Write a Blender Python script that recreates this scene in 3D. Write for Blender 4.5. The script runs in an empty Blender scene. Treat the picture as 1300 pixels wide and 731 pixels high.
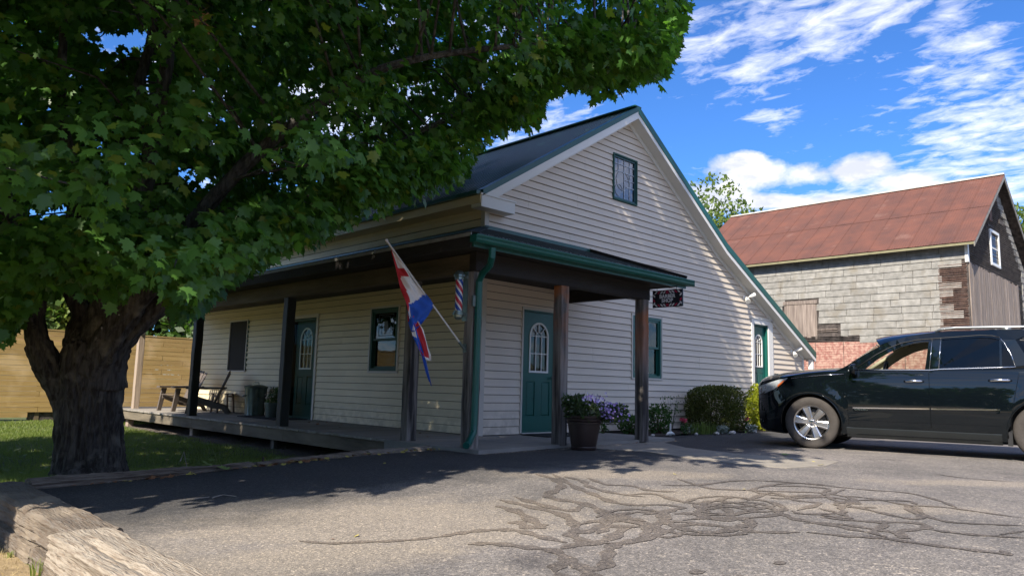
import bpy, bmesh, math, random
import numpy as np
from mathutils import Vector, Matrix
from mathutils.geometry import tessellate_polygon
R_ = math.radians
rng = random.Random(7)
nrg = np.random.default_rng(11)
C = bpy.context.scene.collection
scn = bpy.context.scene

# ------------------------------------------------------------------ camera
CAM = Vector((-8.033, -8.852, 0.775))
_y, _p, _r, F = 0.77647218, 0.13199077, -0.026037, 945.79
_f = Vector((math.sin(_y)*math.cos(_p), math.cos(_y)*math.cos(_p), math.sin(_p)))
_rt = Vector((math.cos(_y), -math.sin(_y), 0)); _up = _rt.cross(_f)
CR = _rt*math.cos(_r) - _up*math.sin(_r); CU = CR.cross(_f); CF = _f
cam = bpy.data.objects.new('camera', bpy.data.cameras.new('camera')); C.objects.link(cam)
cam.matrix_world = Matrix(((CR.x, CU.x, -CF.x, CAM.x), (CR.y, CU.y, -CF.y, CAM.y), (CR.z, CU.z, -CF.z, CAM.z), (0, 0, 0, 1)))
cam.data.sensor_width = 36; cam.data.lens = F/1300*36
cam.data.clip_start = 0.05; cam.data.clip_end = 3000
scn.camera = cam
def ray(u, v): return CR*((u-650)/F) - CU*((v-365.5)/F) + CF
def at(u, v, ax, val):
    "the world point on the plane axis=val that was surveyed at photo pixel u,v"
    d = ray(u, v); return CAM + d*((val-CAM[ax])/d[ax])
def px(P):
    d = Vector(P)-CAM; z = d.dot(CF)
    return 650+F*d.dot(CR)/z, 365.5-F*d.dot(CU)/z, z

# ------------------------------------------------------------------ light
SHX, SHY = 1.1, 0.33
SUN = Vector((-SHX, -SHY, 1.0)).normalized()
elev = math.asin(SUN.z); azim = math.atan2(SUN.x, SUN.y)
sl = bpy.data.lights.new('sun', 'SUN'); sl.energy = 2.6; sl.angle = R_(0.53); sl.color = (1.0, 0.91, 0.78)
so = bpy.data.objects.new('sun', sl); C.objects.link(so); so.rotation_euler = (-SUN).to_track_quat('-Z', 'Y').to_euler()
scn.view_settings.view_transform = 'Standard'; scn.view_settings.look = 'None'
scn.view_settings.exposure = 1.82; scn.view_settings.gamma = 1.0

w = bpy.data.worlds.new('World'); scn.world = w; w.use_nodes = True
nt = w.node_tree; nt.nodes.clear()
def N(t, **k):
    n = nt.nodes.new(t)
    for a, b in k.items():
        if a in n.inputs.keys(): n.inputs[a].default_value = b
        else: setattr(n, a, b)
    return n
def L(a, b): nt.links.new(a, b)
out = N('ShaderNodeOutputWorld'); bg = N('ShaderNodeBackground'); bg.inputs['Strength'].default_value = 0.15
sky = N('ShaderNodeTexSky', sky_type='NISHITA', sun_disc=False, sun_elevation=elev, sun_rotation=azim, altitude=200, air_density=1.0, dust_density=0.4, ozone_density=3.0)
tc = N('ShaderNodeTexCoord')
sep = N('ShaderNodeSeparateXYZ'); L(tc.outputs['Generated'], sep.inputs[0])
def M(op, a, b=None, c=None, clamp=False):
    n = N('ShaderNodeMath', operation=op); n.use_clamp = clamp
    for i, x in enumerate((a, b, c)):
        if x is None: continue
        if isinstance(x, (int, float)): n.inputs[i].default_value = x
        else: L(x, n.inputs[i])
    return n.outputs[0]
# clouds on a plane high above: direction / height
zz = M('MAXIMUM', M('ADD', sep.outputs[2], 0.06), 0.03)
cx = M('DIVIDE', sep.outputs[0], zz); cy = M('DIVIDE', sep.outputs[1], zz)
cmb = N('ShaderNodeCombineXYZ'); L(cx, cmb.inputs[0]); L(cy, cmb.inputs[1])
def noise(vec, scale, detail, rough, dist=0.0, loc=(0, 0, 0), scl=(1, 1, 1), rot=0):
    mp = N('ShaderNodeMapping'); mp.inputs['Location'].default_value = loc; mp.inputs['Scale'].default_value = scl; mp.inputs['Rotation'].default_value = (0, 0, rot)
    L(vec, mp.inputs[0]); n = N('ShaderNodeTexNoise'); n.inputs['Scale'].default_value = scale; n.inputs['Detail'].default_value = detail
    n.inputs['Roughness'].default_value = rough; n.inputs['Distortion'].default_value = dist; L(mp.outputs[0], n.inputs['Vector']); return n.outputs['Fac']
def spot(u, v, ru, rv, ang=0.0):
    "soft patch of sky round a direction, as an ellipse in angle"
    d = ray(u, v).normalized(); e1 = CR - d*d.dot(CR); e1.normalize(); e2 = d.cross(e1)*-1; e2.normalize()
    c_, s_ = math.cos(ang), math.sin(ang); a1 = e1*c_+e2*s_; a2 = e2*c_-e1*s_
    def dot(vv):
        n = N('ShaderNodeVectorMath', operation='DOT_PRODUCT'); L(tc.outputs['Generated'], n.inputs[0]); n.inputs[1].default_value = vv; return n.outputs['Value']
    q = M('ADD', M('POWER', M('DIVIDE', dot(a1), ru/F), 2.0), M('POWER', M('DIVIDE', dot(a2), rv/F), 2.0))
    front = M('GREATER_THAN', dot(d), 0.0)
    return M('MULTIPLY', M('POWER', 2.718, M('MULTIPLY', q, -1.0)), front)
def cover(*lst):
    s = lst[0]
    for x in lst[1:]: s = M('MAXIMUM', s, x)
    return s
wis = noise(cmb.outputs[0], 3.2, 10, 0.62, 0.6, (3.1, 1.7, 0), (1, .55, 1), 0.5)
fine = noise(cmb.outputs[0], 14, 8, 0.6, 0.4, (9, 4, 0), (1, .7, 1), 0.5)
wmask = cover(spot(1010, 30, 150, 62, 0.35), spot(890, 60, 70, 45, .3), spot(1290, 170, 130, 105, .4), spot(1250, 250, 150, 40), spot(1230, 60, 50, 70, .8), spot(985, 150, 42, 18),
              spot(960, 90, 75, 40, .3), spot(1120, 10, 70, 30, .5), spot(650, 190, 60, 20), spot(400, 100, 300, 160), M('MULTIPLY', spot(1180, 260, 260, 60), 0.8))
wamt = M('ADD', M('ADD', M('MULTIPLY', M('SUBTRACT', wis, 0.5), 2.4), M('MULTIPLY', M('SUBTRACT', fine, 0.5), 2.9)), M('SUBTRACT', M('MULTIPLY', wmask, 1.25), 0.62))
behind = M('LESS_THAN', M('ADD', M('MULTIPLY', sep.outputs[0], CF.x), M('MULTIPLY', sep.outputs[1], CF.y)), 0.25)
wamt = M('MAXIMUM', M('MULTIPLY', wamt, 1.0), M('MULTIPLY', M('MULTIPLY', M('SUBTRACT', wis, 0.38), 3.6), behind))  # extra unseen cloud behind the viewer, added to brighten and whiten the fill
wisp = M('MULTIPLY', M('SMOOTHSTEP', wamt, 0.0, 1.0) if False else M('MULTIPLY', wamt, 1.05, clamp=True), 0.62)
# cumulus: noise on the direction itself, heaped
cum = noise(tc.outputs['Generated'], 9.0, 10, 0.55, 0.2, (2.2, 0.3, 0), (1, 1, 1.9))
cmask = cover(spot(1000, 220, 105, 24), spot(1085, 216, 65, 24), spot(905, 250, 60, 22), spot(1140, 232, 45, 18), spot(940, 205, 45, 18), spot(1000, 258, 150, 14), spot(600, 240, 120, 40))
camt = M('ADD', M('MULTIPLY', M('SUBTRACT', cum, 0.5), 4.6), M('SUBTRACT', M('MULTIPLY', cmask, 1.9), 0.95))
cumul = M('MULTIPLY', camt, 1.5, clamp=True)
shade = noise(tc.outputs['Generated'], 11.0, 6, 0.6, 0.0, (5, 1, .4), (1, 1, 2.4))
def mixc(f, a, b):
    n = N('ShaderNodeMix', data_type='RGBA')
    if isinstance(f, (int, float)): n.inputs[0].default_value = f
    else: L(f, n.inputs[0])
    for i, x in ((6, a), (7, b)):
        if isinstance(x, tuple): n.inputs[i].default_value = x
        else: L(x, n.inputs[i])
    return n.outputs[2]
tint = N('ShaderNodeMix', data_type='RGBA', blend_type='MULTIPLY'); tint.inputs[0].default_value = 1.0; L(sky.outputs[0], tint.inputs[6]); tint.inputs[7].default_value = (0.135, 0.25, 0.405, 1)
c1 = mixc(wisp, tint.outputs[2], (3.0, 2.95, 3.05, 1))
cc = mixc(M('MULTIPLY', M('SUBTRACT', shade, 0.44), 3.5, clamp=True), (1.6, 1.68, 1.95, 1), (3.1, 3.0, 2.95, 1))
c2 = mixc(cumul, c1, cc)
L(c2, bg.inputs[0]); L(bg.outputs[0], out.inputs[0])

# ------------------------------------------------------------------ helpers
def tagp(o, label=None, cat=None, group=None, kind=None):
    if label: o['label'] = label
    if cat: o['category'] = cat
    if group: o['group'] = group
    if kind: o['kind'] = kind
    return o
def thing(name, label, cat, loc=(0, 0, 0), rotz=0, group=None):
    o = bpy.data.objects.new(name, None); C.objects.link(o); o.location = loc; o.rotation_euler = (0, 0, rotz); o.empty_display_size = .2
    return tagp(o, label, cat, group)
def copy_tree(o, parent=None):
    c = o.copy(); C.objects.link(c); c.parent = parent
    for ch in list(o.children): copy_tree(ch, c)
    return c
class MB:
    def __init__(s, xf=None): s.v = []; s.f = []; s.m = []; s.xf = xf
    def add(s, vs, fs, m=0):
        b = len(s.v); s.v += [tuple(s.xf(*p)) if s.xf else tuple(p) for p in vs]
        for f in fs: s.f.append([i+b for i in f]); s.m.append(m)
    def box(s, a, b, m=0):
        x0, y0, z0 = a; x1, y1, z1 = b
        s.add([(x0, y0, z0), (x1, y0, z0), (x1, y1, z0), (x0, y1, z0), (x0, y0, z1), (x1, y0, z1), (x1, y1, z1), (x0, y1, z1)],
              [(3, 2, 1, 0), (4, 5, 6, 7), (0, 1, 5, 4), (1, 2, 6, 5), (2, 3, 7, 6), (3, 0, 4, 7)], m)
    def beam(s, p, q, w, h, m=0, up=(0, 0, 1)):
        "square bar from p to q"
        p = Vector(p); q = Vector(q); d = (q-p).normalized(); u = Vector(up)
        if abs(d.dot(u)) > .98: u = Vector((1, 0, 0))
        a = d.cross(u).normalized()*w/2; b = a.cross(d).normalized()*h/2
        s.add([p-a-b, p+a-b, p+a+b, p-a+b, q-a-b, q+a-b, q+a+b, q-a+b], [(0, 1, 2, 3), (7, 6, 5, 4), (0, 4, 5, 1), (1, 5, 6, 2), (2, 6, 7, 3), (3, 7, 4, 0)], m)
    def tube(s, pts, rad, n=8, m=0, cap=True, jit=None):
        pts = [Vector(p) for p in pts]; rings = []
        if isinstance(rad, (int, float)): rad = [rad]*len(pts)
        ref = None; b0 = len(s.v); vs = []
        for i, p in enumerate(pts):
            d = (pts[min(i+1, len(pts)-1)]-pts[max(i-1, 0)]).normalized()
            if ref is None:
                ref = Vector((0, 0, 1)) if abs(d.z) < .9 else Vector((1, 0, 0))
            a = (ref - d*ref.dot(d)).normalized(); ref = a; b = d.cross(a)
            for k in range(n):
                t = 2*math.pi*k/n; r = rad[i]*(jit(i, k) if jit else 1)
                vs.append(p+a*math.cos(t)*r+b*math.sin(t)*r)
        fs = []
        for i in range(len(pts)-1):
            for k in range(n): fs.append((i*n+k, i*n+(k+1) % n, (i+1)*n+(k+1) % n, (i+1)*n+k))
        if cap: fs.append(tuple(range(n))[::-1]); fs.append(tuple((len(pts)-1)*n+k for k in range(n)))
        s.add(vs, fs, m)
    def lathe(s, prof, n=24, m=0, c=(0, 0, 0), axis=2, mats=None):
        vs = []
        for (r, h) in prof:
            for k in range(n):
                t = 2*math.pi*k/n; a, b = r*math.cos(t), r*math.sin(t)
                p = (a, b, h) if axis == 2 else ((a, h, b) if axis == 1 else (h, a, b)); vs.append((p[0]+c[0], p[1]+c[1], p[2]+c[2]))
        for i in range(len(prof)-1):
            s_f = [(i*n+k, i*n+(k+1) % n, (i+1)*n+(k+1) % n, (i+1)*n+k) for k in range(n)]
            if i == 0: base = len(s.v); s.add(vs, s_f, mats[0] if mats else m)
            else:
                mm = mats[i] if mats else m
                for f in s_f: s.f.append([q+base for q in f]); s.m.append(mm)
    def prism(s, poly, f0, f1, m=0):
        "poly: 2D points; f0/f1 map (a,b) to 3D for the two end faces"
        n = len(poly); vs = [f0(*p) for p in poly]+[f1(*p) for p in poly]
        s.add(vs, [tuple(range(n))[::-1], tuple(range(n, 2*n))]+[(i, (i+1) % n, n+(i+1) % n, n+i) for i in range(n)], m)
    def mesh(s, name, mats, smooth=False, fix=True, bevel=0):
        me = bpy.data.meshes.new(name); me.from_pydata(s.v, [], s.f)
        for mt in (mats if isinstance(mats, (list, tuple)) else [mats]): me.materials.append(mt)
        me.polygons.foreach_set('material_index', s.m)
        if fix or bevel:
            bm = bmesh.new(); bm.from_mesh(me)
            if bevel: bmesh.ops.bevel(bm, geom=bm.edges[:], offset=bevel, segments=1, affect='EDGES', clamp_overlap=True)
            bmesh.ops.recalc_face_normals(bm, faces=bm.faces[:]); bm.to_mesh(me); bm.free()
        if smooth:
            me.polygons.foreach_set('use_smooth', [True]*len(me.polygons))
            if isinstance(smooth, float): 
                me.set_sharp_from_angle(angle=smooth)
        me.update(); return me
    def build(s, name, mats, parent=None, smooth=False, fix=True, bevel=0, loc=None):
        o = bpy.data.objects.new(name, s.mesh(name, mats, smooth, fix, bevel)); C.objects.link(o)
        if parent: o.parent = parent
        if loc is not None: o.location = loc
        return o
def tess(loops):
    "triangles of a polygon with holes"
    bm = bmesh.new(); vs = [bm.verts.new((p.x, p.y, 0)) for l in loops for p in l]; b = 0; es = []
    for l in loops:
        k = len(l); es += [bm.edges.new((vs[b+i], vs[b+(i+1) % k])) for i in range(k)]; b += k
    bm.verts.index_update(); bmesh.ops.triangle_fill(bm, use_beauty=True, use_dissolve=False, edges=es, normal=(0, 0, 1)); tri = [tuple(v.index for v in f.verts) for f in bm.faces]; bm.free(); return tri
def inst(name, me, parent, loc=(0, 0, 0), rot=(0, 0, 0), scale=(1, 1, 1)):
    o = bpy.data.objects.new(name, me); C.objects.link(o); o.parent = parent; o.location = loc; o.rotation_euler = rot; o.scale = scale; return o

# ------------------------------------------------------------------ materials
def mat(name, base, rough=0.6, var=0.15, vscale=3.0, col2=None, bump=0.0, bscale=20.0, metallic=0.0, spec=0.5, coat=0.0, stretch=(1, 1, 1), trans=0.0, alpha=None, obj_var=0.0, detail=6, thr=None, col3=None, s3=1.0, t3=0.6, zr=None):
    m = bpy.data.materials.new(name); m.use_nodes = True; t = m.node_tree; nd = t.nodes; lk = t.links
    b = nd['Principled BSDF']; b.inputs['Roughness'].default_value = rough; b.inputs['Metallic'].default_value = metallic
    b.inputs['Specular IOR Level'].default_value = spec; b.inputs['Coat Weight'].default_value = coat; b.inputs['Coat Roughness'].default_value = 0.03
    c2 = col2 if col2 else tuple(x*(1-var) for x in base); c1 = base
    tcn = nd.new('ShaderNodeTexCoord'); mp = nd.new('ShaderNodeMapping'); mp.inputs['Scale'].default_value = stretch
    geo = nd.new('ShaderNodeNewGeometry'); lk.new(geo.outputs['Position'], mp.inputs[0])
    nz = nd.new('ShaderNodeTexNoise'); nz.inputs['Scale'].default_value = vscale; nz.inputs['Detail'].default_value = detail; nz.inputs['Roughness'].default_value = .6; lk.new(mp.outputs[0], nz.inputs['Vector'])
    rp = nd.new('ShaderNodeValToRGB'); lo, hi = thr if thr else (0.3, 0.7); rp.color_ramp.elements[0].position = lo; rp.color_ramp.elements[1].position = hi
    rp.color_ramp.elements[0].color = (*c2, 1); rp.color_ramp.elements[1].color = (*c1, 1); lk.new(nz.outputs['Fac'], rp.inputs[0]); col = rp.outputs[0]
    def mx(fac, a, bb, bt='MIX'):
        n = nd.new('ShaderNodeMix'); n.data_type = 'RGBA'; n.blend_type = bt
        if isinstance(fac, float): n.inputs[0].default_value = fac
        else: lk.new(fac, n.inputs[0])
        for i, x in ((6, a), (7, bb)):
            if isinstance(x, tuple): n.inputs[i].default_value = x
            else: lk.new(x, n.inputs[i])
        return n.outputs[2]
    if col3:
        n3 = nd.new('ShaderNodeTexNoise'); n3.inputs['Scale'].default_value = s3; n3.inputs['Detail'].default_value = 5; lk.new(geo.outputs['Position'], n3.inputs['Vector'])
        r3 = nd.new('ShaderNodeMapRange'); r3.inputs[1].default_value = t3-.08; r3.inputs[2].default_value = t3+.08; lk.new(n3.outputs['Fac'], r3.inputs[0])
        fac3 = r3.outputs[0]
        if zr:      # unbleached only where the roof shelters it: a range of height
            sz = nd.new('ShaderNodeSeparateXYZ'); lk.new(geo.outputs['Position'], sz.inputs[0]); mz_ = nd.new('ShaderNodeMapRange'); mz_.inputs[1].default_value = zr[0]; mz_.inputs[2].default_value = zr[1]; lk.new(sz.outputs[2], mz_.inputs[0])
            mu = nd.new('ShaderNodeMath'); mu.operation = 'MULTIPLY'; lk.new(fac3, mu.inputs[0]); lk.new(mz_.outputs[0], mu.inputs[1]); fac3 = mu.outputs[0]
        col = mx(fac3, col, (*col3, 1))
    if obj_var:
        oi = nd.new('ShaderNodeObjectInfo'); r4 = nd.new('ShaderNodeMapRange'); r4.inputs[3].default_value = 1-obj_var; r4.inputs[4].default_value = 1+obj_var; lk.new(oi.outputs['Random'], r4.inputs[0])
        hs = nd.new('ShaderNodeHueSaturation'); lk.new(r4.outputs[0], hs.inputs['Value']); lk.new(col, hs.inputs['Color']); col = hs.outputs[0]
    lk.new(col, b.inputs['Base Color'])
    if bump:
        nb = nd.new('ShaderNodeTexNoise'); nb.inputs['Scale'].default_value = bscale; nb.inputs['Detail'].default_value = 5; lk.new(mp.outputs[0], nb.inputs['Vector'])
        bp = nd.new('ShaderNodeBump'); bp.inputs['Strength'].default_value = bump; bp.inputs['Distance'].default_value = .02; lk.new(nb.outputs['Fac'], bp.inputs['Height']); lk.new(bp.outputs[0], b.inputs['Normal'])
    if trans: b.inputs['Transmission Weight'].default_value = trans
    if alpha is not None: b.inputs['Alpha'].default_value = alpha
    m['c'] = 1
    return m
def window_glass(name, tint, refl=1.0, alpha=0.35):
    "thin pane: reflection over a see-through tint"
    m = bpy.data.materials.new(name); m.use_nodes = True; t = m.node_tree; t.nodes.clear()
    o = t.nodes.new('ShaderNodeOutputMaterial'); g = t.nodes.new('ShaderNodeBsdfGlossy'); g.inputs['Roughness'].default_value = .02
    tr = t.nodes.new('ShaderNodeBsdfTransparent'); tr.inputs[0].default_value = (*tint, 1)
    fr = t.nodes.new('ShaderNodeFresnel'); io = 1.5*refl; gb = t.nodes.new('ShaderNodeNewGeometry'); mr = t.nodes.new('ShaderNodeMapRange'); mr.inputs[3].default_value = io; mr.inputs[4].default_value = 1/io; t.links.new(gb.outputs['Backfacing'], mr.inputs[0]); t.links.new(mr.outputs[0], fr.inputs['IOR'])
    nz = t.nodes.new('ShaderNodeTexNoise'); nz.inputs['Scale'].default_value = 2.5; bp = t.nodes.new('ShaderNodeBump'); bp.inputs['Strength'].default_value = .04; bp.inputs['Distance'].default_value = .05
    geo = t.nodes.new('ShaderNodeNewGeometry'); t.links.new(geo.outputs['Position'], nz.inputs['Vector']); t.links.new(nz.outputs['Fac'], bp.inputs['Height']); t.links.new(bp.outputs[0], g.inputs['Normal'])
    mx = t.nodes.new('ShaderNodeMixShader'); t.links.new(fr.outputs[0], mx.inputs[0]); t.links.new(tr.outputs[0], mx.inputs[1]); t.links.new(g.outputs[0], mx.inputs[2]); t.links.new(mx.outputs[0], o.inputs[0])
    return m
def leafmat(name, c1, c2, tr=(.12, .3, .02), tw=.45, attr=True, rough=.42, tmul=1.0):
    m = bpy.data.materials.new(name); m.use_nodes = True; t = m.node_tree; nd = t.nodes; lk = t.links; b = nd['Principled BSDF']
    b.inputs['Roughness'].default_value = rough; b.inputs['Specular IOR Level'].default_value = .3
    geo = nd.new('ShaderNodeNewGeometry'); rp = nd.new('ShaderNodeValToRGB')
    rp.color_ramp.elements[0].color = (*c2, 1); rp.color_ramp.elements[1].color = (*c1, 1)
    lk.new(geo.outputs['Random Per Island'], rp.inputs[0]); lk.new(rp.outputs[0], b.inputs['Base Color'])
    tl = nd.new('ShaderNodeBsdfTranslucent'); mm = nd.new('ShaderNodeMix'); mm.data_type = 'RGBA'; mm.inputs[0].default_value = .75; lk.new(rp.outputs[0], mm.inputs[6]); mm.inputs[7].default_value = (*tr, 1); lk.new(mm.outputs[2], tl.inputs[0])
    mx = nd.new('ShaderNodeMixShader'); mx.inputs[0].default_value = tw; lk.new(b.outputs[0], mx.inputs[1]); lk.new(tl.outputs[0], mx.inputs[2]); lk.new(mx.outputs[0], nd['Material Output'].inputs[0])
    return m
SID = mat('cream_vinyl', (.71, .62, .51), .5, .10, 1.2, bump=.08, bscale=40, stretch=(1, 1, 4), obj_var=.035, col3=(.47, .41, .33), s3=6, t3=.5, zr=(.55, -.05))
SIDL = mat('bounce_cream_vinyl', (.73, .63, .42), .5, .12, 1.2, bump=.08, bscale=40, stretch=(1, 1, 4), obj_var=.035, col3=(.50, .43, .28), s3=6, t3=.5, zr=(.5, -.05))  # yellower than the gable siding: warm bounced light put into the colour
WHT = mat('white_trim_paint', (.78, .77, .73), .45, .06, 2)
SHBK = mat('shadow_backing', (.05, .045, .04), .9)  # dark backing that deepens the shadow line in the gap under each course
CASE = mat('beige_trim', (.58, .54, .48), .5, .08, 2)
GRN = mat('green_paint', (.008, .10, .08), .38, .15, 2)
GRNM = mat('green_metal', (.010, .085, .070), .35, .2, 1.5, metallic=.0, spec=.6)
ROOFG = mat('green_roof_metal', (.010, .045, .042), .33, .25, 1.0, spec=.7)
DKGRN = mat('dark_green_door', (.010, .075, .055), .6, .15, 2)
POST = mat('weathered_post', (.25, .23, .21), .85, .3, 9, thr=(.38, .6), col2=(.022, .02, .02), bump=.6, bscale=22, stretch=(1, 1, .08), col3=(.24, .10, .035), s3=2.2, t3=.58, zr=(1.2, 2.2))
POSTD = mat('dark_green_post', (.02, .026, .024), .6, .3, 5, bump=.4, bscale=25, stretch=(1, 1, .1))
PALEW = mat('pale_cedar', (.42, .33, .26), .8, .3, 8, bump=.4, bscale=25, stretch=(1, 1, .1))
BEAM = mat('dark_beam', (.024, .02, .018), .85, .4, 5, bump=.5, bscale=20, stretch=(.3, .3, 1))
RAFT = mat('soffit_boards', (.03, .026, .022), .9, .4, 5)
LOG = mat('rough_log_beam', (.15, .115, .075), .85, .5, 5, col2=(.05, .038, .025), bump=.6, bscale=15, stretch=(1, .15, 1))
DECK = mat('deck_wood', (.33, .30, .26), .8, .3, 5, bump=.3, bscale=30, stretch=(.2, 2, 1), obj_var=.14)
RIM = mat('rim_joist', (.22, .185, .135), .85, .4, 4, col2=(.06, .05, .035), bump=.4, bscale=20, stretch=(1, .2, 1))
SHIN = mat('grey_green_shingle', (.035, .045, .043), .9, .35, 20, bump=.5, bscale=80)
BLK = mat('black_plastic', (.012, .012, .013), .45, .1, 3)
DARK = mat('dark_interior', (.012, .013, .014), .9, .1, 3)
CONC = mat('concrete', (.27, .26, .24), .9, .2, 3, bump=.3, bscale=60)
GLS = window_glass('window_glass', (.62, .66, .65), 1.0)
GLSB = window_glass('gable_window_glass', (.3, .35, .4), 1.9)
SCREEN = mat('window_screen', (.016, .017, .018), .85, .3, 30)
METAL = mat('galvanised_metal', (.17, .215, .205), .42, .3, 9, metallic=.7, bump=.15, bscale=12)
CHROME = mat('chrome', (.8, .8, .82), .12, .05, 3, metallic=1.0)
# ------------------------------------------------------------------ ground
def sst(t): t = max(0, min(1, t)); return t*t*(3-2*t)
def za(x, y):
    return -.05 - .13*sst((-2-x)/4.5)*sst((8+x+2)/2 if x < -7 else 1)
def zl(x, y):
    "lawn height"
    z = -.20 - .22*sst((y+1.1)/3.2) + .18*sst((x+1.5)/6)*sst((y-9)/4)
    return z + .02*math.sin(x*2.1+y*.7)*math.sin(y*1.3)
def sheet(name, xs, ys, zf, m, kind='structure', cond=None):
    vs = []; idx = {}; fs = []
    for i, x in enumerate(xs):
        for j, y in enumerate(ys): idx[i, j] = len(vs); vs.append((x, y, zf(x, y)))
    for i in range(len(xs)-1):
        for j in range(len(ys)-1):
            if cond and not cond((xs[i]+xs[i+1])/2, (ys[j]+ys[j+1])/2): continue
            fs.append((idx[i, j], idx[i+1, j], idx[i+1, j+1], idx[i, j+1]))
    mb = MB(); mb.add(vs, fs); o = mb.build(name, m, None, smooth=True, fix=False); tagp(o, kind=kind); return o
def lin(a, b, n): return [a+(b-a)*i/(n-1) for i in range(n)]
def asphalt_mat(nm='old_asphalt', k=None):
    m = bpy.data.materials.new(nm); m.use_nodes = True; t = m.node_tree; nd = t.nodes; lk = t.links; b = nd['Principled BSDF']; b.inputs['Roughness'].default_value = .9; b.inputs['Specular IOR Level'].default_value = .25
    geo = nd.new('ShaderNodeNewGeometry')
    def nz(s, d=4, r=.6):
        n = nd.new('ShaderNodeTexNoise'); n.inputs['Scale'].default_value = s; n.inputs['Detail'].default_value = d; n.inputs['Roughness'].default_value = r; lk.new(geo.outputs['Position'], n.inputs['Vector']); return n.outputs['Fac']
    def ramp(f, stops):
        r = nd.new('ShaderNodeValToRGB'); e = r.color_ramp.elements
        while len(e) < len(stops): e.new(.5)
        for k, (p, c) in enumerate(stops): e[k].position = p; e[k].color = (*c, 1)
        lk.new(f, r.inputs[0]); return r.outputs[0]
    def mx(fac, a, bb, bt='MIX'):
        n = nd.new('ShaderNodeMix'); n.data_type = 'RGBA'; n.blend_type = bt
        if isinstance(fac, float): n.inputs[0].default_value = fac
        else: lk.new(fac, n.inputs[0])
        for i, x in ((6, a), (7, bb)):
            if isinstance(x, tuple): n.inputs[i].default_value = x
            else: lk.new(x, n.inputs[i])
        return n.outputs[2]
    base = ramp(nz(.55, 6), [(.32, (.15, .142, .137)), (.68, (.235, .217, .206))])
    vor = nd.new('ShaderNodeTexVoronoi'); vor.inputs['Scale'].default_value = 120; lk.new(geo.outputs['Position'], vor.inputs['Vector'])
    sc = nd.new('ShaderNodeSeparateColor'); lk.new(vor.outputs['Color'], sc.inputs[0])
    spk = ramp(sc.outputs[0], [(.0, (.55, .55, .56)), (.55, (.95, .94, .93)), (.9, (1.15, 1.12, 1.08)), (1.0, (1.9, 1.8, 1.65))])
    col = mx(1.0, base, spk, 'MULTIPLY')
    vor2 = nd.new('ShaderNodeTexVoronoi'); vor2.inputs['Scale'].default_value = 45; lk.new(geo.outputs['Position'], vor2.inputs['Vector']); s2 = nd.new('ShaderNodeSeparateColor'); lk.new(vor2.outputs['Color'], s2.inputs[0])
    col = mx(1.0, col, ramp(s2.outputs[1], [(.0, (.8, .8, .8)), (.9, (1.05, 1.05, 1.05)), (1.0, (1.5, 1.45, 1.35))]), 'MULTIPLY')
    col = mx(1.0, col, ramp(nz(2.3, 8, .7), [(.30, (.78, .78, .79)), (.5, (1.0, 1.0, 1.0)), (.72, (1.16, 1.14, 1.10))]), 'MULTIPLY'); col = mx(1.0, col, ramp(nz(.9, 3, .5), [(.28, (.66, .66, .68)), (.36, (1.0, 1.0, 1.0))]), 'MULTIPLY')
    # bare sandy wear, where the seal coat has gone
    def patch(x, y, rx, ry, ang, soft=.25):
        mp = nd.new('ShaderNodeMapping'); mp.vector_type = 'TEXTURE'; mp.inputs['Location'].default_value = (x, y, 0); mp.inputs['Rotation'].default_value = (0, 0, ang); mp.inputs['Scale'].default_value = (rx, ry, 1000)
        lk.new(geo.outputs['Position'], mp.inputs[0]); vl = nd.new('ShaderNodeVectorMath'); vl.operation = 'LENGTH'; lk.new(mp.outputs[0], vl.inputs[0])
        ad = nd.new('ShaderNodeMath'); ad.operation = 'MULTIPLY_ADD'; lk.new(nz(3.2, 6), ad.inputs[0]); ad.inputs[1].default_value = 1.6; lk.new(vl.outputs['Value'], ad.inputs[2])
        r = nd.new('ShaderNodeMapRange'); r.inputs[1].default_value = 2.0; r.inputs[2].default_value = 1.4; r.inputs[3].default_value = 0; r.inputs[4].default_value = .6; lk.new(ad.outputs[0], r.inputs[0]); return r.outputs[0]
    for (u, v, rx, ry, an) in ((880, 632, 1.1, .35, -.55), (1270, 618, 1.4, .28, -.75), (480, 650, 1.6, .9, -.7), (780, 605, 1.2, .4, -.7), (1120, 650, .9, .25, -.7), (350, 690, .9, .4, -.6)):
        P = at(u, v, 2, -.08); col = mx(patch(P.x, P.y, rx, ry, an), col, mx(1.0, (.30, .262, .215, 1), spk, 'MULTIPLY'))
    # dark seal coat near the building, with the shade there worked into its colour
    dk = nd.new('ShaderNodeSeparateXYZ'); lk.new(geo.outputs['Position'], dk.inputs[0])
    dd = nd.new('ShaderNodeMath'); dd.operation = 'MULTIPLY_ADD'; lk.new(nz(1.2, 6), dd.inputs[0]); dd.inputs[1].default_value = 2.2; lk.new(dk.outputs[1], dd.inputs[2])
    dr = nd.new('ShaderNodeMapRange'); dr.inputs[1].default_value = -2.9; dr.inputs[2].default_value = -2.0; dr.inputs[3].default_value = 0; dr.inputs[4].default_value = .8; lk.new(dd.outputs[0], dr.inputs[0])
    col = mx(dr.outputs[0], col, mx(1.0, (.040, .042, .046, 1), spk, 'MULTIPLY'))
    if k: col = mx(1.0, col, k, 'MULTIPLY')
    lk.new(col, b.inputs['Base Color'])
    bp = nd.new('ShaderNodeBump'); bp.inputs['Strength'].default_value = .55; bp.inputs['Distance'].default_value = .006; lk.new(vor.outputs['Distance'], bp.inputs['Height']); lk.new(bp.outputs[0], b.inputs['Normal'])
    return m
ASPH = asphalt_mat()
GRASSB = mat('turf_soil', (.10, .13, .035), .95, .4, 3, col2=(.055, .06, .02), bump=.5, bscale=40)
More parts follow.
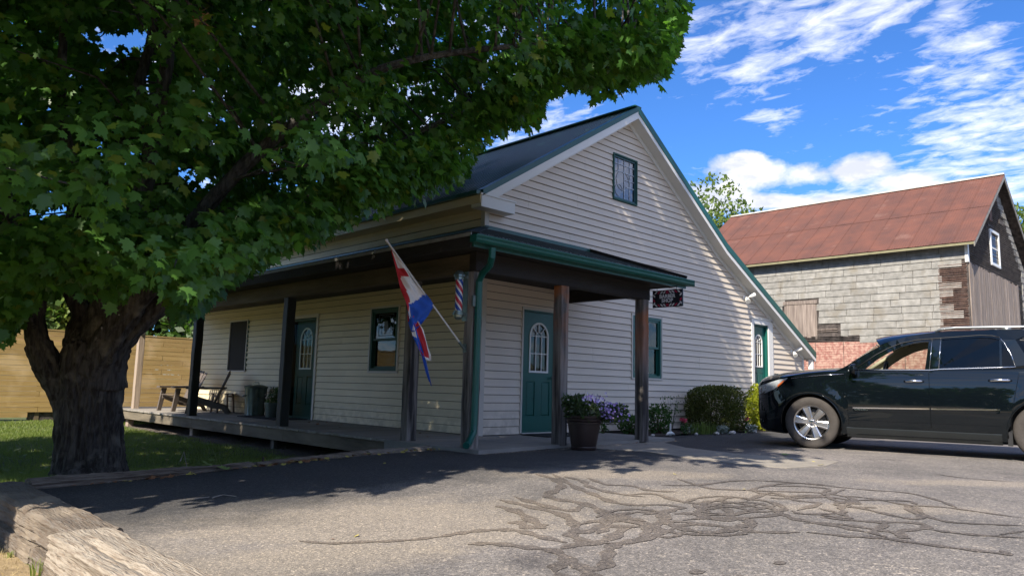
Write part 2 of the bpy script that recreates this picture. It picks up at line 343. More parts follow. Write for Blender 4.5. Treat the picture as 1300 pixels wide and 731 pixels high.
SAND = mat('sandy_dirt', (.36, .27, .15), .95, .3, 6, col2=(.20, .145, .08), bump=.6, bscale=50)
GRAV = mat('dark_gravel', (.13, .105, .085), .95, .5, 14, col2=(.05, .042, .035), bump=.8, bscale=60)
def far(a, b, inner): return [-900, -300, -120, -60] + inner + [120, 300, 900]
base_o = sheet('ground', [-1500, -400, -120, -40, -20, -13, -9, -7.6, -6.0, 0, 20, 60, 120, 400, 1500], [-1500, -400, -120, -40, -14, -8, -5, -2, 0, 6, 16, 30, 60, 120, 400, 1500], lambda x, y: -.62, GRASSB)
xs = lin(-6.58, -2, 24)+lin(-1.6, 14, 30)+[20, 30, 60]; ys = [-60, -40, -25, -16]+lin(-12, -1.3, 30)
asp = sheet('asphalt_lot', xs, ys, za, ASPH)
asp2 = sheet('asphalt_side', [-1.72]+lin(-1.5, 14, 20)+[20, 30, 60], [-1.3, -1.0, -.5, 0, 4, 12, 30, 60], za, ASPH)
dirt = sheet('dirt_ground', [-30, -16, -12]+lin(-10, -6.6, 16), [-40, -20, -14]+lin(-11, -1.2, 24), lambda x, y: -.44+.02*math.sin(x*3)*math.sin(y*2.3)-.0*x, SAND)
lawn = sheet('lawn', [-60, -30, -18]+lin(-14, 6, 50)+[12, 20, 40], lin(-1.3, 17, 50)+[22, 30, 50], zl, GRASSB)
grav = sheet('gravel_bed', lin(-1.95, 0.0, 8), lin(-.9, 11.6, 30), lambda x, y: zl(x, y)+.006+.012*math.sin(5*x+3*y)*math.sin(7*y), GRAV)
# concrete apron under the corner of the porch and the strip running out from it
mb = MB(); mb.prism([(-1.78, -1.98), (.25, -1.75), (2.9, -1.72), (2.9, 0.0), (-1.78, 0.0)], lambda a, b: (a, b, -.2), lambda a, b: (a, b, -.004)); tagp(mb.build('porch_slab', CONC), kind='structure')
LCONC = mat('worn_concrete', (.30, .27, .225), .9, .3, 4, col2=(.20, .18, .155), bump=.3, bscale=60)
mb = MB(); st = [(.0, -1.5), (2.95, -1.3), (2.9, -1.7), (2.3, -1.9), (1.7, -2.7), (1.47, -3.65), (1.7, -4.4), (1.65, -4.95), (.9, -5.1), (.2, -4.95), (.12, -4.4), (.25, -3.7), (.55, -2.8), (.2, -1.9)]
mb.prism(st, lambda a, b: (a, b, -.2), lambda a, b: (a, b, -.044)); tagp(mb.build('concrete_path', LCONC), kind='structure')
# garden bed soil along the gable wall
BED = mat('mulch', (.06, .045, .035), .95, .5, 12, bump=.8, bscale=50)
sheet('garden_bed', lin(2.95, 9.0, 14), lin(-.95, 0, 5), lambda x, y: -.03+.02*math.sin(x*5+y*8), BED)

# tar snakes poured on the lot
TAR = asphalt_mat('crack_sealer', (.66, .63, .61, 1))
tar = MB()
def snake(pts, w, z=.004, off=(0, 0, 1)):
    P = [at(off[0]+a*off[2], off[1]+b*off[2], 2, -.08) for a, b in pts]
    # Catmull-Rom
    Q = []; PP = [P[0]*2-P[1]]+P+[P[-1]*2-P[-2]]
    for i in range(1, len(PP)-2):
        for k in range(6):
            t = k/6; a, b, c, d = PP[i-1:i+3]
            Q.append(.5*((2*b)+(c-a)*t+(2*a-5*b+4*c-d)*t*t+(3*b-a-3*c+d)*t**3))
    Q.append(P[-1]); vs = []
    for i, q in enumerate(Q):
        d = Q[min(i+1, len(Q)-1)]-Q[max(i-1, 0)]; d.z = 0; d.normalize(); n = Vector((-d.y, d.x, 0))
        ww = w*1.85*min(1, .25+.25*i, .25+.25*(len(Q)-1-i))*(.8+.35*math.sin(i*1.3+len(pts))+.2*rng.random()); 
        for s in (-1, 1): p = q+n*s*ww/2; vs.append((p.x, p.y, za(p.x, p.y)+z))
    tar.add(vs, [(2*i, 2*i+1, 2*i+3, 2*i+2) for i in range(len(Q)-1)])
zc = [.0035]
def S(off, w, *pts):
    snake(pts, w, zc[0], off); zc[0] += .00003
A_ = (560, 590, .2); B_ = (800, 590, .2); D_ = (1040, 590, .2)
S(A_, .05, (600, 70), (730, 110), (760, 150), (680, 185), (720, 210), (900, 240), (1030, 290), (1060, 340), (960, 380), (820, 395), (900, 435), (760, 470))
S(A_, .05, (350, 235), (470, 265), (600, 330), (640, 350), (560, 355), (490, 325), (430, 330))
S(A_, .045, (370, 205), (560, 245), (770, 295), (850, 355), (830, 400))
S(A_, .045, (460, 190), (640, 240), (820, 275), (900, 250))
S(A_, .045, (170, 430), (330, 430), (540, 455), (720, 480), (830, 540), (930, 575), (1040, 570), (1060, 500), (1110, 460), (1300, 430))
S(A_, .05, (720, 590), (760, 545), (870, 560), (960, 620), (1080, 670), (1170, 675), (1060, 690), (940, 690), (820, 650), (730, 590))
S(A_, .04, (0, 385), (120, 370), (280, 360), (470, 365), (620, 400), (800, 440))
S(A_, .028, (-900, 385), (-700, 402), (-500, 400), (-250, 398), (0, 385))
S(A_, .045, (1060, 340), (1140, 330), (1120, 300), (1180, 320), (1300, 345))
S(A_, .05, (990, 400), (1060, 365), (1160, 370), (1060, 430), (880, 460))
S(A_, .04, (700, 70), (850, 150), (960, 190), (1100, 240), (1300, 265))
S(A_, .035, (780, 90), (900, 120), (940, 150), (1100, 190), (1300, 215))
S(A_, .035, (930, 100), (1050, 140), (1200, 150), (1330, 180), (1500, 190))
S(B_, .045, (-60, 340), (60, 350), (200, 400), (60, 440), (-60, 450))
S(B_, .045, (300, 280), (210, 310), (220, 350), (380, 400), (560, 415), (700, 390), (760, 370), (700, 350), (560, 350), (400, 315), (280, 310))
S(B_, .04, (250, 375), (450, 370), (650, 395), (800, 420), (1080, 430))
S(B_, .035, (430, 290), (600, 290), (640, 345), (540, 345), (400, 300))
S(B_, .035, (0, 200), (150, 200), (350, 250), (600, 270), (800, 310), (980, 300), (860, 250), (700, 240))
S(B_, .03, (0, 260), (200, 260), (330, 280), (180, 300), (80, 310))
S(B_, .04, (860, 340), (960, 330), (1060, 360), (1300, 400), (1500, 440))
S(B_, .035, (740, 250), (900, 200), (1060, 250), (1200, 270), (1060, 310))
S(B_, .03, (300, 110), (500, 170), (650, 180), (900, 190), (1200, 200), (1400, 230))
S(B_, .03, (200, 150), (420, 150), (700, 120), (1000, 130), (1300, 160))
S(D_, .03, (-80, 430), (200, 460), (400, 475), (640, 510), (950, 550), (1200, 580), (1150, 560))
S(D_, .035, (-100, 380), (150, 395), (380, 430), (500, 450), (540, 480), (520, 440), (680, 425), (620, 395), (300, 380), (0, 350))
S(D_, .03, (180, 280), (350, 320), (560, 365), (650, 360), (560, 300), (600, 290), (680, 350), (830, 390), (1050, 405), (1300, 415))
S(D_, .03, (690, 430), (900, 460), (1150, 480), (1300, 490)); S(D_, .025, (1150, 470), (1300, 450))
S(D_, .025, (170, 220), (350, 240), (560, 280), (800, 295), (1050, 330), (1300, 365))
S(D_, .025, (0, 150), (300, 180), (560, 200), (760, 250), (880, 300)); S(D_, .02, (700, 70), (950, 105), (1300, 130))
S(D_, .03, (40, 220), (130, 260), (240, 270), (200, 235), (120, 215)); S(D_, .03, (0, 300), (130, 330), (190, 360), (100, 350), (0, 340)); S(D_, .03, (330, 380), (420, 400), (340, 440), (430, 470))
rs = random.Random(8)
for _ in range(13):     # more loops in the thick of it
    u = rs.uniform(760, 1150); v = rs.uniform(618, 668); w_, h_ = rs.uniform(18, 60), rs.uniform(5, 11); k0 = rs.uniform(0, 6.3); n_ = rs.randint(7, 11)
    S((0, 0, 1), .028, *[(u+w_*math.cos(k0+q*.75)+q*rs.uniform(-2, 5), v+h_*math.sin(k0+q*.75)+q*.6) for q in range(n_)])
for _ in range(0):
    u = rs.uniform(780, 1190); v = rs.uniform(612, 668); pts = []; a = rs.uniform(-.5, .5)
    for q in range(rs.randint(5, 9)): pts.append((u, v)); a += rs.uniform(-.7, .7); u += 26*math.cos(a)+8; v += 7*math.sin(a); v = min(max(v, 608), 690)
    S((0, 0, 1), .03, *pts)
for (u, v, r_) in ((885, 713, .035), (940, 722, .05), (990, 707, .03), (725, 726, .05), (620, 715, .02), (828, 717, .02)):
    P = at(u, v, 2, -.08); q = [(P.x+r_*(1.6 if k % 2 else 1.1)*math.cos(k)*1.0, P.y+r_*math.sin(k)) for k in np.linspace(0, 6.28, 9)[:-1]]; tar.add([(a, b, za(a, b)+.0045) for a, b in q], [tuple(range(8))])
tagp(tar.build('crack_sealer_lines', TAR, fix=False), kind='structure')
# ------------------------------------------------------------------ the house
house = thing('house', 'cream vinyl sided barber shop with green metal roof, green doors and a wraparound porch', 'house')
FR = lambda u, v, n: (u, -n, v)          # front (gable) wall: u=x, v=z, n outward
LF = lambda u, v, n: (-n, u, v)          # left wall: u=y
HL = 11.3
def ztop(x): return 6.43-.62*(3.85-x) if x < 3.85 else (6.43-.66*(x-3.85) if x < 7.3 else 4.153-.49*(x-7.3))
def zund(x): return ztop(x)-.20
def xr(z):
    "right end of the gable wall at height z"
    a = 11.72
    if z <= zund(a): return a
    lo, hi = 3.85, a
    for _ in range(30):
        m_ = (lo+hi)/2
        if zund(m_) > z: lo = m_
        else: hi = m_
    return lo
def xl(z):
    if z <= zund(.07): return .07
    return min(3.85, 3.85-(6.23-z)/.62)
# wall cores
mb = MB(FR); prof = [(0, -.15), (11.72, -.15), (11.72, zund(11.72)), (7.3, zund(7.3)), (3.85, 6.23), (0, zund(0))]
# openings cut right through, so that the glass has a dark room behind it
fo = {'door': (.93, 1.80, .0, 2.09), 'win': (4.0, 5.04, 1.0, 2.28), 'gwin': (3.36, 4.13, 4.5, 5.42), 'door3': (8.98, 9.74, .42, 2.47)}
def wall_panel(xf, outer, holes, name, m, thick=.12, n0=0.0):
    loops = [[Vector((a, b, 0)) for a, b in outer]]+[[Vector((a, b, 0)) for a, b in h] for h in holes]
    tri = tess(loops); pts = [p for l in loops for p in l]
    mb = MB(xf); vs = [(p.x, p.y, n0) for p in pts]+[(p.x, p.y, n0-thick) for p in pts]; n = len(pts); fs = [tuple(t) for t in tri]+[tuple(n+i for i in t[::-1]) for t in tri]
    b = 0
    for l in loops:
        k = len(l); fs += [(b+i, b+(i+1) % k, n+b+(i+1) % k, n+b+i) for i in range(k)]; b += k
    mb.add(vs, fs); return mb
rect = lambda a, b, c, d: [(a, c), (b, c), (b, d), (a, d)]
wall_panel(FR, prof, [rect(*fo[k]) for k in fo], 'wall', CASE).build('wall', [SHBK], house)
lo_ = {'win': (2.2, 3.12, .98, 2.2), 'door': (5.10, 6.12, .0, 2.12), 'swin': (8.28, 9.27, .97, 2.22)}
wall_panel(LF, [(.0, -.2), (HL, -.2), (HL, zund(0)), (.0, zund(0))], [rect(*lo_[k]) for k in lo_], 'wall', CASE).build('wall', [SHBK], house)
mb = MB(); mb.prism([(0, -.15), (11.72, -.15), (11.72, zund(11.72)), (7.3, zund(7.3)), (3.85, 6.23), (0, zund(0))], lambda a, b: (a, HL-.12, b), lambda a, b: (a, HL, b)); mb.build('wall', CASE, house)
mb = MB(); mb.box((11.6, .12, -.15), (11.72, HL-.12, zund(11.72))); mb.build('wall', SID, house)
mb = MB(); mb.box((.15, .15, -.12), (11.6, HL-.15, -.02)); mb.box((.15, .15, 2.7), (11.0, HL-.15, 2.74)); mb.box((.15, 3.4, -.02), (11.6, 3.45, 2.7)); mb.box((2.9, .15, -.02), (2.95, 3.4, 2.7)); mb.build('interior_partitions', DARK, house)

EXP = .128
def siding(xf, z0, zmax, lo, hi, holes, m, seams=(3.7, 1.3), nmax=200):
    k = 0
    while z0+k*EXP < zmax-.02:
        a = z0+k*EXP; b = min(a+EXP, zmax); iv = [(lo(a), lo(b), hi(a), hi(b))]
        segs = []
        ul, uh = max(lo(a), lo(b)) if False else lo(a), hi(a)
        cuts = sorted([(h[0], h[1]) for h in holes if h[2] < b-.01 and h[3] > a+.01])
        x = None; pieces = []; cur = ('lo',)
        edges = [('lo', 0)]
        start = 'lo'
        for (c0, c1) in cuts:
            pieces.append((start, c0)); start = c1
        pieces.append((start, 'hi'))
        for h in holes:     # courses notched over and under the openings
            for (q0, q1) in ((a, h[2]), (h[3], b)):
                if (h[2] < b-.01 and h[3] > a+.01) and a < (h[2] if q0 == a else h[3]) < b and q1-q0 > .006:
                    mb = MB(xf); na = .026-.020*(q0-a)/EXP; nb = .026-.020*(q1-a)/EXP; s0 = q0+(.009 if q0 == a else 0)
                    if s0 < q1: mb.add([(h[0], s0, 0), (h[1], s0, 0), (h[0], s0, na), (h[1], s0, na), (h[0], q1, nb), (h[1], q1, nb), (h[0], q1, 0), (h[1], q1, 0)], [(0, 1, 3, 2), (2, 3, 5, 4), (4, 5, 7, 6), (0, 2, 4, 6), (1, 7, 5, 3)]); mb.build('siding_board', m, house, fix=False)
        for (s, e) in pieces:
            sa = lo(a) if s == 'lo' else s; sb = lo(b) if s == 'lo' else s; ea = hi(a) if e == 'hi' else e; eb = hi(b) if e == 'hi' else e
            if ea-sa < .03: continue
            if eb < sb: eb = sb = (ea+sa)/2
            # joints between vinyl lengths
            js = []; j = s if s != 'lo' else 0.0; off = (k//2*seams[1]) % seams[0]
            q = off
            while q < 14:
                if sa+.4 < q < ea-.4 and sb+.3 < q < eb-.3: js.append(q)
                q += seams[0]
            st = [(sa, sb)]+[(q+.0015, q+.0015) for q in js]; en = [(q-.0015, q-.0015) for q in js]+[(ea, eb)]
            for (p0, p1), (q0, q1) in zip(st, en):
                if q0-p0 < .02: continue
                wv = rng.uniform(-.0015, .0015); mid = a+EXP*.5
                mb = MB(xf); pm = p0+(p1-p0)*.5; qm = q0+(q1-q0)*.5
                n1, n2, n3 = .026+wv, .013, .006; aa = a+.009
                mb.add([(p0, aa, 0), (q0, aa, 0), (p0, aa, n1), (q0, aa, n1), (pm, mid, n2+.002), (qm, mid, n2+.002), (p1, b, n3), (q1, b, n3), (p1, b, 0), (q1, b, 0)],
                       [(0, 1, 3, 2), (2, 3, 5, 4), (4, 5, 7, 6), (6, 7, 9, 8), (0, 2, 4, 6, 8), (1, 9, 7, 5, 3)])
                mb.build('siding_board', m, house, fix=False)
        k += 1
FH = [(.898, 1.842, -.2, 2.132), (3.988, 5.052, .988, 2.292), (3.348, 4.142, 4.488, 5.432), (8.868, 9.972, -.2, 2.60)]
siding(FR, .0, 6.2, xl, lambda z: xr(z)-.03 if z > zund(11.66) else 11.64, FH, SID)
LH = [(2.188, 3.132, .968, 2.212), (5.028, 6.192, -.2, 2.192), (8.278, 9.272, .968, 2.222)]
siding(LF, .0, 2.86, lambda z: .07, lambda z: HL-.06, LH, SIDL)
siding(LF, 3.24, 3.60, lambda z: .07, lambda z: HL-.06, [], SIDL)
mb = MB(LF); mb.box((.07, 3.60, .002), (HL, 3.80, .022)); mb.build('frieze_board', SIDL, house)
# corner trims
mb = MB(); mb.box((-.028, -.03, -.03), (.068, .0, zund(0)-.06)); mb.box((-.028, .0, -.03), (0, .066, zund(0)-.06)); mb.build('corner_trim', CASE, house)
mb = MB(); mb.box((11.66, -.03, -.05), (11.75, .0, zund(11.72)-.02)); mb.build('corner_trim', WHT, house)
mb = MB(); mb.box((-.028, HL-.07, -.03), (0, HL, 3.6)); mb.build('corner_trim', CASE, house)
# main roof
OV = .25
def roof_slab(x0, x1, y0, y1, nm='roof_panel'):
    z0, z1 = ztop(x0), ztop(x1); mb = MB(); nx, nz_ = (z0-z1), (x1-x0); l = math.hypot(nx, nz_); nx /= l; nz_ /= l
    def P(s, y, h): return (x0+(x1-x0)*s+nx*h, y, z0+(z1-z0)*s+nz_*h)
    y = y0; prof = [(y0, 0)]; 
    while y < y1-.01:
        for dy, h in ((.015, .0), (.03, .018), (.055, .018), (.07, 0), (.10, .0), (.108, .004), (.116, 0)):
            prof.append((min(y+dy, y1), h))
        y += .152
    prof.append((y1, 0))
    vs = []; fs = []
    for (yy, h) in prof: vs += [P(0, yy, h), P(1, yy, h)]
    n = len(prof); vs += [P(0, y0, -.012), P(1, y0, -.012), P(0, y1, -.012), P(1, y1, -.012)]
    fs = [(2*i, 2*i+2, 2*i+3, 2*i+1) for i in range(n-1)]+[(2*n, 2*n+1, 2*n+3, 2*n+2)]
    mb.add(vs, fs); mb.build(nm, ROOFG, house, fix=False)
roof = thing('roof', None, None); roof.parent = house; _h = house; house = roof
for i in range(13):
    y0 = -OV+i*.912; y1 = min(y0+.909, HL+.3)
    roof_slab(-.32, 3.85, y0, y1); roof_slab(3.85, 7.3, y0, y1); roof_slab(7.3, 11.95, y0, y1)
house = _h
mb = MB(); mb.beam((3.85, -OV-.02, 6.455), (3.85, HL+.32, 6.455), .22, .035); mb.build('ridge_cap', GRNM, roof, bevel=.008)
# deck, soffits, fascia
mb = MB()
for (a, b) in ((-.30, 3.85), (3.85, 7.3), (7.3, 11.93)):
    mb.add([(a, -OV+.02, ztop(a)-.015), (b, -OV+.02, ztop(b)-.015), (b, HL+.28, ztop(b)-.015), (a, HL+.28, ztop(a)-.015), (a, -OV+.02, zund(a)+.03), (b, -OV+.02, zund(b)+.03), (b, HL+.28, zund(b)+.03), (a, HL+.28, zund(a)+.03)],
           [(0, 1, 2, 3), (7, 6, 5, 4), (0, 4, 5, 1), (1, 5, 6, 2), (2, 6, 7, 3), (3, 7, 4, 0)])
mb.build('roof_deck', CASE, roof)
def rake(x0, x1, t0, t1, ya, yb, nm, m):
    mb = MB(); mb.prism([(x0, ztop(x0)-t0), (x1, ztop(x1)-t0), (x1, ztop(x1)-t1), (x0, ztop(x0)-t1)], lambda a, b: (a, ya, b), lambda a, b: (a, yb, b)); mb.build(nm, m, roof)
for (a, b) in ((-.31, 3.85), (3.85, 7.3), (7.3, 11.94)):
    g1 = .125 if a > 3 else .075
    rake(a, b, -.03, g1, -OV-.035, -OV-.005, 'rake_trim', GRN if a > 3 else GRNM)
    rake(a, b, -.03, -.022, -OV-.03, -OV+.10, 'rake_flashing', GRNM)
    rake(a, b, g1, .225, -OV-.022, -OV+.005, 'fascia_board', WHT)
    rake(a, b, .19, .205, -OV+.005, -.004, 'soffit_panel', WHT)
    rake(max(a, .05), min(b, 11.7), .205, .30, -.034, -.004, 'frieze_board', WHT)
mb = MB(); mb.box((-.33, -OV-.02, 3.60), (.42, -.034, 3.79)); mb.box((-.35, -OV-.035, 3.79), (.44, -.034, 3.815)); mb.build('cornice_return', WHT, roof)
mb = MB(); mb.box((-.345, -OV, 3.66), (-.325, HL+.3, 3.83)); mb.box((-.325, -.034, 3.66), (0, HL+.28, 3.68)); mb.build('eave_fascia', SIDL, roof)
mb = MB(); mb.beam((-.38, -OV, 3.82), (-.38, HL+.3, 3.82), .09, .06); mb.build('roof_edge_trim', GRNM, roof)
mb = MB(); mb.box((11.93, -OV, ztop(11.93)-.18), (11.96, HL+.28, ztop(11.93)-.01)); mb.box((11.80, -OV+.02, 1.45), (11.90, -.12, 1.72)); mb.build('eave_fascia', WHT, roof)

# ---- windows and doors
def frame(mb, u0, u1, v0, v1, w_, n0, n1, m=0):
    mb.box((u0, v0, n0), (u1, v0+w_, n1), m); mb.box((u0, v1-w_, n0), (u1, v1, n1), m); mb.box((u0, v0+w_, n0), (u0+w_, v1-w_, n1), m); mb.box((u1-w_, v0+w_, n0), (u1, v1-w_, n1), m)
class XB(MB):
    pass
def xfb(xf): return MB(lambda u, v, n: xf(u, v, n))
def dh_window(xf, u0, u1, v0, v1, outer, sash, gl, nm='window', grid=None):
    mb = MB(xf); frame(mb, u0-.03, u1+.03, v0-.03, v1+.03, .035, .0, .034); w0 = mb.build(nm, outer, house)
    mb = MB(xf); frame(mb, u0+.006, u1-.006, v0+.006, v1-.006, .05, -.045, .026); mb.build('frame', sash, w0)
    vm = (v0+v1)/2; mb = MB(xf); frame(mb, u0+.057, u1-.057, vm-.02, v1-.057, .04, -.035, .006); mb.build('sash', sash, w0)
    mb = MB(xf); frame(mb, u0+.057, u1-.057, v0+.057, vm+.02, .04, -.06, -.037); mb.build('sash', sash, w0)
    mb = MB(xf); mb.box((u0+.098, vm+.021, -.022), (u1-.098, v1-.098, -.018)); mb.build('pane', gl, w0)
    mb = MB(xf); mb.box((u0+.098, v0+.098, -.050), (u1-.098, vm-.021, -.046)); mb.build('pane', gl, w0)
    return w0
dh_window(FR, 4.02, 5.02, 1.02, 2.26, CASE, GRN, GLS)
wl = dh_window(LF, 2.22, 3.10, 1.0, 2.18, CASE, DKGRN, GLS)
# etched ornament in the upper sash of the left window: a small urn with a border
ETCH = mat('etched_glass', (.04, .055, .045), .5, .2, 10)
mb = MB(LF); frame(mb, 2.42, 2.90, 1.66, 2.06, .008, -.017, -.015); frame(mb, 2.52, 2.80, 1.70, 2.02, .006, -.017, -.015)
mb.prism([(2.62, 1.74), (2.70, 1.74), (2.73, 1.82), (2.70, 1.90), (2.72, 1.93), (2.60, 1.93), (2.62, 1.90), (2.59, 1.82)], lambda a, b: (a, b, -.017), lambda a, b: (a, b, -.015)); mb.build('etched_ornament', ETCH, wl)
# curtains
CURT = mat('curtain', (.35, .36, .33), .9, .2, 5, stretch=(8, 8, .3))
mb = MB(FR)
n = 26; vs = [(4.06+.95*i/n, z, -.16-.02*math.sin(i*1.7)) for z in (1.55, 1.0) for i in range(n+1)]; mb.add(vs, [(i, i+1, n+2+i, n+1+i) for i in range(n)]); mb.build('curtain', mat('dark_cloth', (.05, .055, .06), .9), house, fix=False)
# small screened window
mb = MB(LF); frame(mb, 8.28, 9.27, .97, 2.22, .03, .0, .04); sw = mb.build('window', CASE, house)
mb = MB(LF); mb.box((8.31, 1.0, .008), (9.24, 2.19, .014)); mb.build('screen', SCREEN, sw)
mb = MB(LF)
for k in range(11): mb.box((8.235, 1.0+k*.112, .018), (8.275, 1.06+k*.112, .034))
tagp(mb.build('shutter_track', DKGRN, sw), kind='stuff')
# gable window with its decorative grille
mb = MB(FR); frame(mb, 3.35, 4.14, 4.49, 5.43, .03, .0, .045); gw = mb.build('window', DKGRN, house)
mb = MB(FR); frame(mb, 3.385, 4.105, 4.525, 5.395, .03, -.03, .02); mb.build('frame', mat('teal_frame', (.03, .10, .11), .4), gw)
mb = MB(FR); mb.box((3.415, 4.555, -.012), (4.075, 5.365, -.008)); mb.build('pane', GLSB, gw)
mb = MB(FR); g = .012; LAT = mat('leaded_grille', (.55, .6, .66), .4)
for u in (3.56, 3.75, 3.93): mb.box((u-g/2, 5.10, -.004), (u+g/2, 5.365, .004))
for u in (3.75, 3.93): mb.box((u-g/2, 4.555, -.0045), (u+g/2, 5.10, .0035))
for v in (5.10, 5.25): mb.box((3.415, v-g/2, -.003), (4.075, v+g/2, .005))
for v in (4.82, 4.96): mb.box((3.75, v-g/2, -.003), (4.075, v+g/2, .005))
for (cu, cv, r) in ((3.58, 4.72, .12), (3.70, 4.93, .20)):
    pts = [(cu+r*math.cos(t), cv+r*math.sin(t), 0) for t in np.linspace(0, 5.2, 20)]; mb.tube(pts, .005, 5)
mb.build('grille', LAT, gw)

def arch_door(xf, u0, u1, v0, v1, skin, cas, nn=-.02, grid=WHT, lite_top=.30, recess=.0, nm='door'):
    W = u1-u0; H = v1-v0; n1 = nn; um = (u0+u1)/2
    r = W*.262; cv = v0+H*.80; lb = v0+H*.505
    arc = [(um+r*math.cos(t), cv+r*math.sin(t)) for t in np.linspace(0, math.pi, 15)]
    loop = [(um-r, lb), (um+r, lb)]+arc
    loops = [[Vector((a, b, 0)) for a, b in [(u0, v0), (u1, v0), (u1, v1), (u0, v1)]], [Vector((a, b, 0)) for a, b in loop]]
    holes = []
    for s in (-1, 1):
        a0 = um+s*W*.23-W*.13; a1 = um+s*W*.23+W*.13; holes.append((a0, a1, v0+H*.13, v0+H*.42))
    loops += [[Vector((a, b, 0)) for a, b in rect(*h)] for h in holes]
    tri = tess(loops); pts = [p for l in loops for p in l]; n = len(pts); mb = MB(xf)
    vs = [(p.x, p.y, n1) for p in pts]+[(p.x, p.y, n1-.04) for p in pts]; fs = [tuple(t) for t in tri]+[tuple(n+i for i in t[::-1]) for t in tri]; b = 0
    for l in loops:
        k = len(l); fs += [(b+i, b+(i+1) % k, n+b+(i+1) % k, n+b+i) for i in range(k)]; b += k
    mb.add(vs, fs); d = mb.build(nm, skin, house)
    for h in holes:
        mb = MB(xf); mb.box((h[0], h[2], n1-.035), (h[1], h[3], n1-.014)); e = .028
        mb.add([(h[0]+e*.4, h[2]+e*.4, n1-.014), (h[1]-e*.4, h[2]+e*.4, n1-.014), (h[1]-e*.4, h[3]-e*.4, n1-.014), (h[0]+e*.4, h[3]-e*.4, n1-.014), (h[0]+e, h[2]+e, n1-.002), (h[1]-e, h[2]+e, n1-.002), (h[1]-e, h[3]-e, n1-.002), (h[0]+e, h[3]-e, n1-.002)], [(0, 1, 5, 4), (1, 2, 6, 5), (2, 3, 7, 6), (3, 0, 4, 7), (4, 5, 6, 7)]); mb.build('raised_panel', skin, d, fix=False)
    # moulded ring round the light and the grille bars
    mb = MB(xf); path = [(um-r, lb), (um+r, lb)]+arc; m_ = len(path)
    def off(k, w_):
        a, b = path[k]
        if k == 0: return (a-w_, b-w_)
        if k == 1: return (a+w_, b-w_)
        t = math.pi*(k-2)/14; return (um+(r+w_)*math.cos(t), cv+(r+w_)*math.sin(t))
    vs = []
    for k in range(m_):
        i_, o_ = off(k, -.006), off(k, .026); vs += [(*i_, n1-.012), (*i_, n1+.010), (*o_, n1+.012), (*o_, n1+.0005)]
    fs = []
    for k in range(m_):
        q = (k+1) % m_
        for j in range(3): fs.append((4*k+j, 4*k+j+1, 4*q+j+1, 4*q+j))
    mb.add(vs, fs); mb.build('light_frame', grid, d, fix=True)
    mb = MB(xf); g = .0075; a_ = n1-.010; b_ = n1+.004; hgt = cv-lb
    for s in (-1, 1): mb.box((um+s*r/3-g, lb, a_), (um+s*r/3+g, cv, b_))
    for k in (1,): mb.box((um-r, lb+hgt*.5-g, a_+.0007), (um+r, lb+hgt*.5+g, b_+.0007))
    mb.box((um-r, cv-g, a_+.0009), (um+r, cv+g, b_+.0009))
    mb.tube([xyz for xyz in [(um+r/3*math.cos(t), cv+r/3*math.sin(t), n1-.003) for t in np.linspace(0, math.pi, 10)]], g, 6)
    for t in (math.pi*.25, math.pi*.5, math.pi*.75): mb.beam((um+r/3*math.cos(t), cv+r/3*math.sin(t), n1-.003), (um+r*math.cos(t), cv+r*math.sin(t), n1-.003), 2*g, .012, up=(0, 0, 1))
    mb.build('grille', grid, d)
    mb = MB(xf); mb.box((um-r-.004, lb-.004, n1-.022), (um+r+.004, cv+r, n1-.018)); 
    mb = MB(xf); mb.prism([(a, b) for a, b in path], lambda a, b: (a, b, n1-.022), lambda a, b: (a, b, n1-.018)); mb.build('pane', GLS, d)
    return d
d1 = arch_door(FR, .96, 1.775, .03, 2.06, GRN, CASE)
mb = MB(FR); mb.box((.90, .02, 0), (.935, 2.13, .035)); mb.box((1.80, .02, 0), (1.84, 2.13, .035)); mb.box((.935, 2.09, 0), (1.80, 2.13, .035)); mb.box((.94, -.0, -.06), (1.79, .026, .045)); mb.build('door_casing', CASE, house)
mb = MB(FR); frame(mb, .936, 1.799, .028, 2.088, .022, -.07, .012); mb.build('door_frame', GRN, house)
mb = MB(FR); mb.lathe([(0, -.02), (.022, -.02), (.024, 0), (.012, .01), (.012, .03), (.028, .04), (.028, .06), (.0, .068)], 14, c=(1.72, .95, -.005), axis=2); mb.build('handle', METAL, d1)
d2 = arch_door(LF, 5.16, 6.03, .02, 2.08, DKGRN, CASE, nn=-.05)
mb = MB(LF); mb.box((5.03, .0, 0), (5.10, 2.19, .035)); mb.box((6.12, .0, 0), (6.19, 2.19, .035)); mb.box((5.10, 2.12, 0), (6.12, 2.19, .035)); mb.build('door_casing', CASE, house)
mb = MB(LF); n = 18; vs = [(5.30+.60*i/n, z, -.085-.012*math.sin(i*1.9)) for z in (1.96, 1.04) for i in range(n+1)]; mb.add(vs, [(i, i+1, n+2+i, n+1+i) for i in range(n)]); mb.build('curtain', mat('pale_curtain', (.55, .60, .54), .9), d2, fix=False)
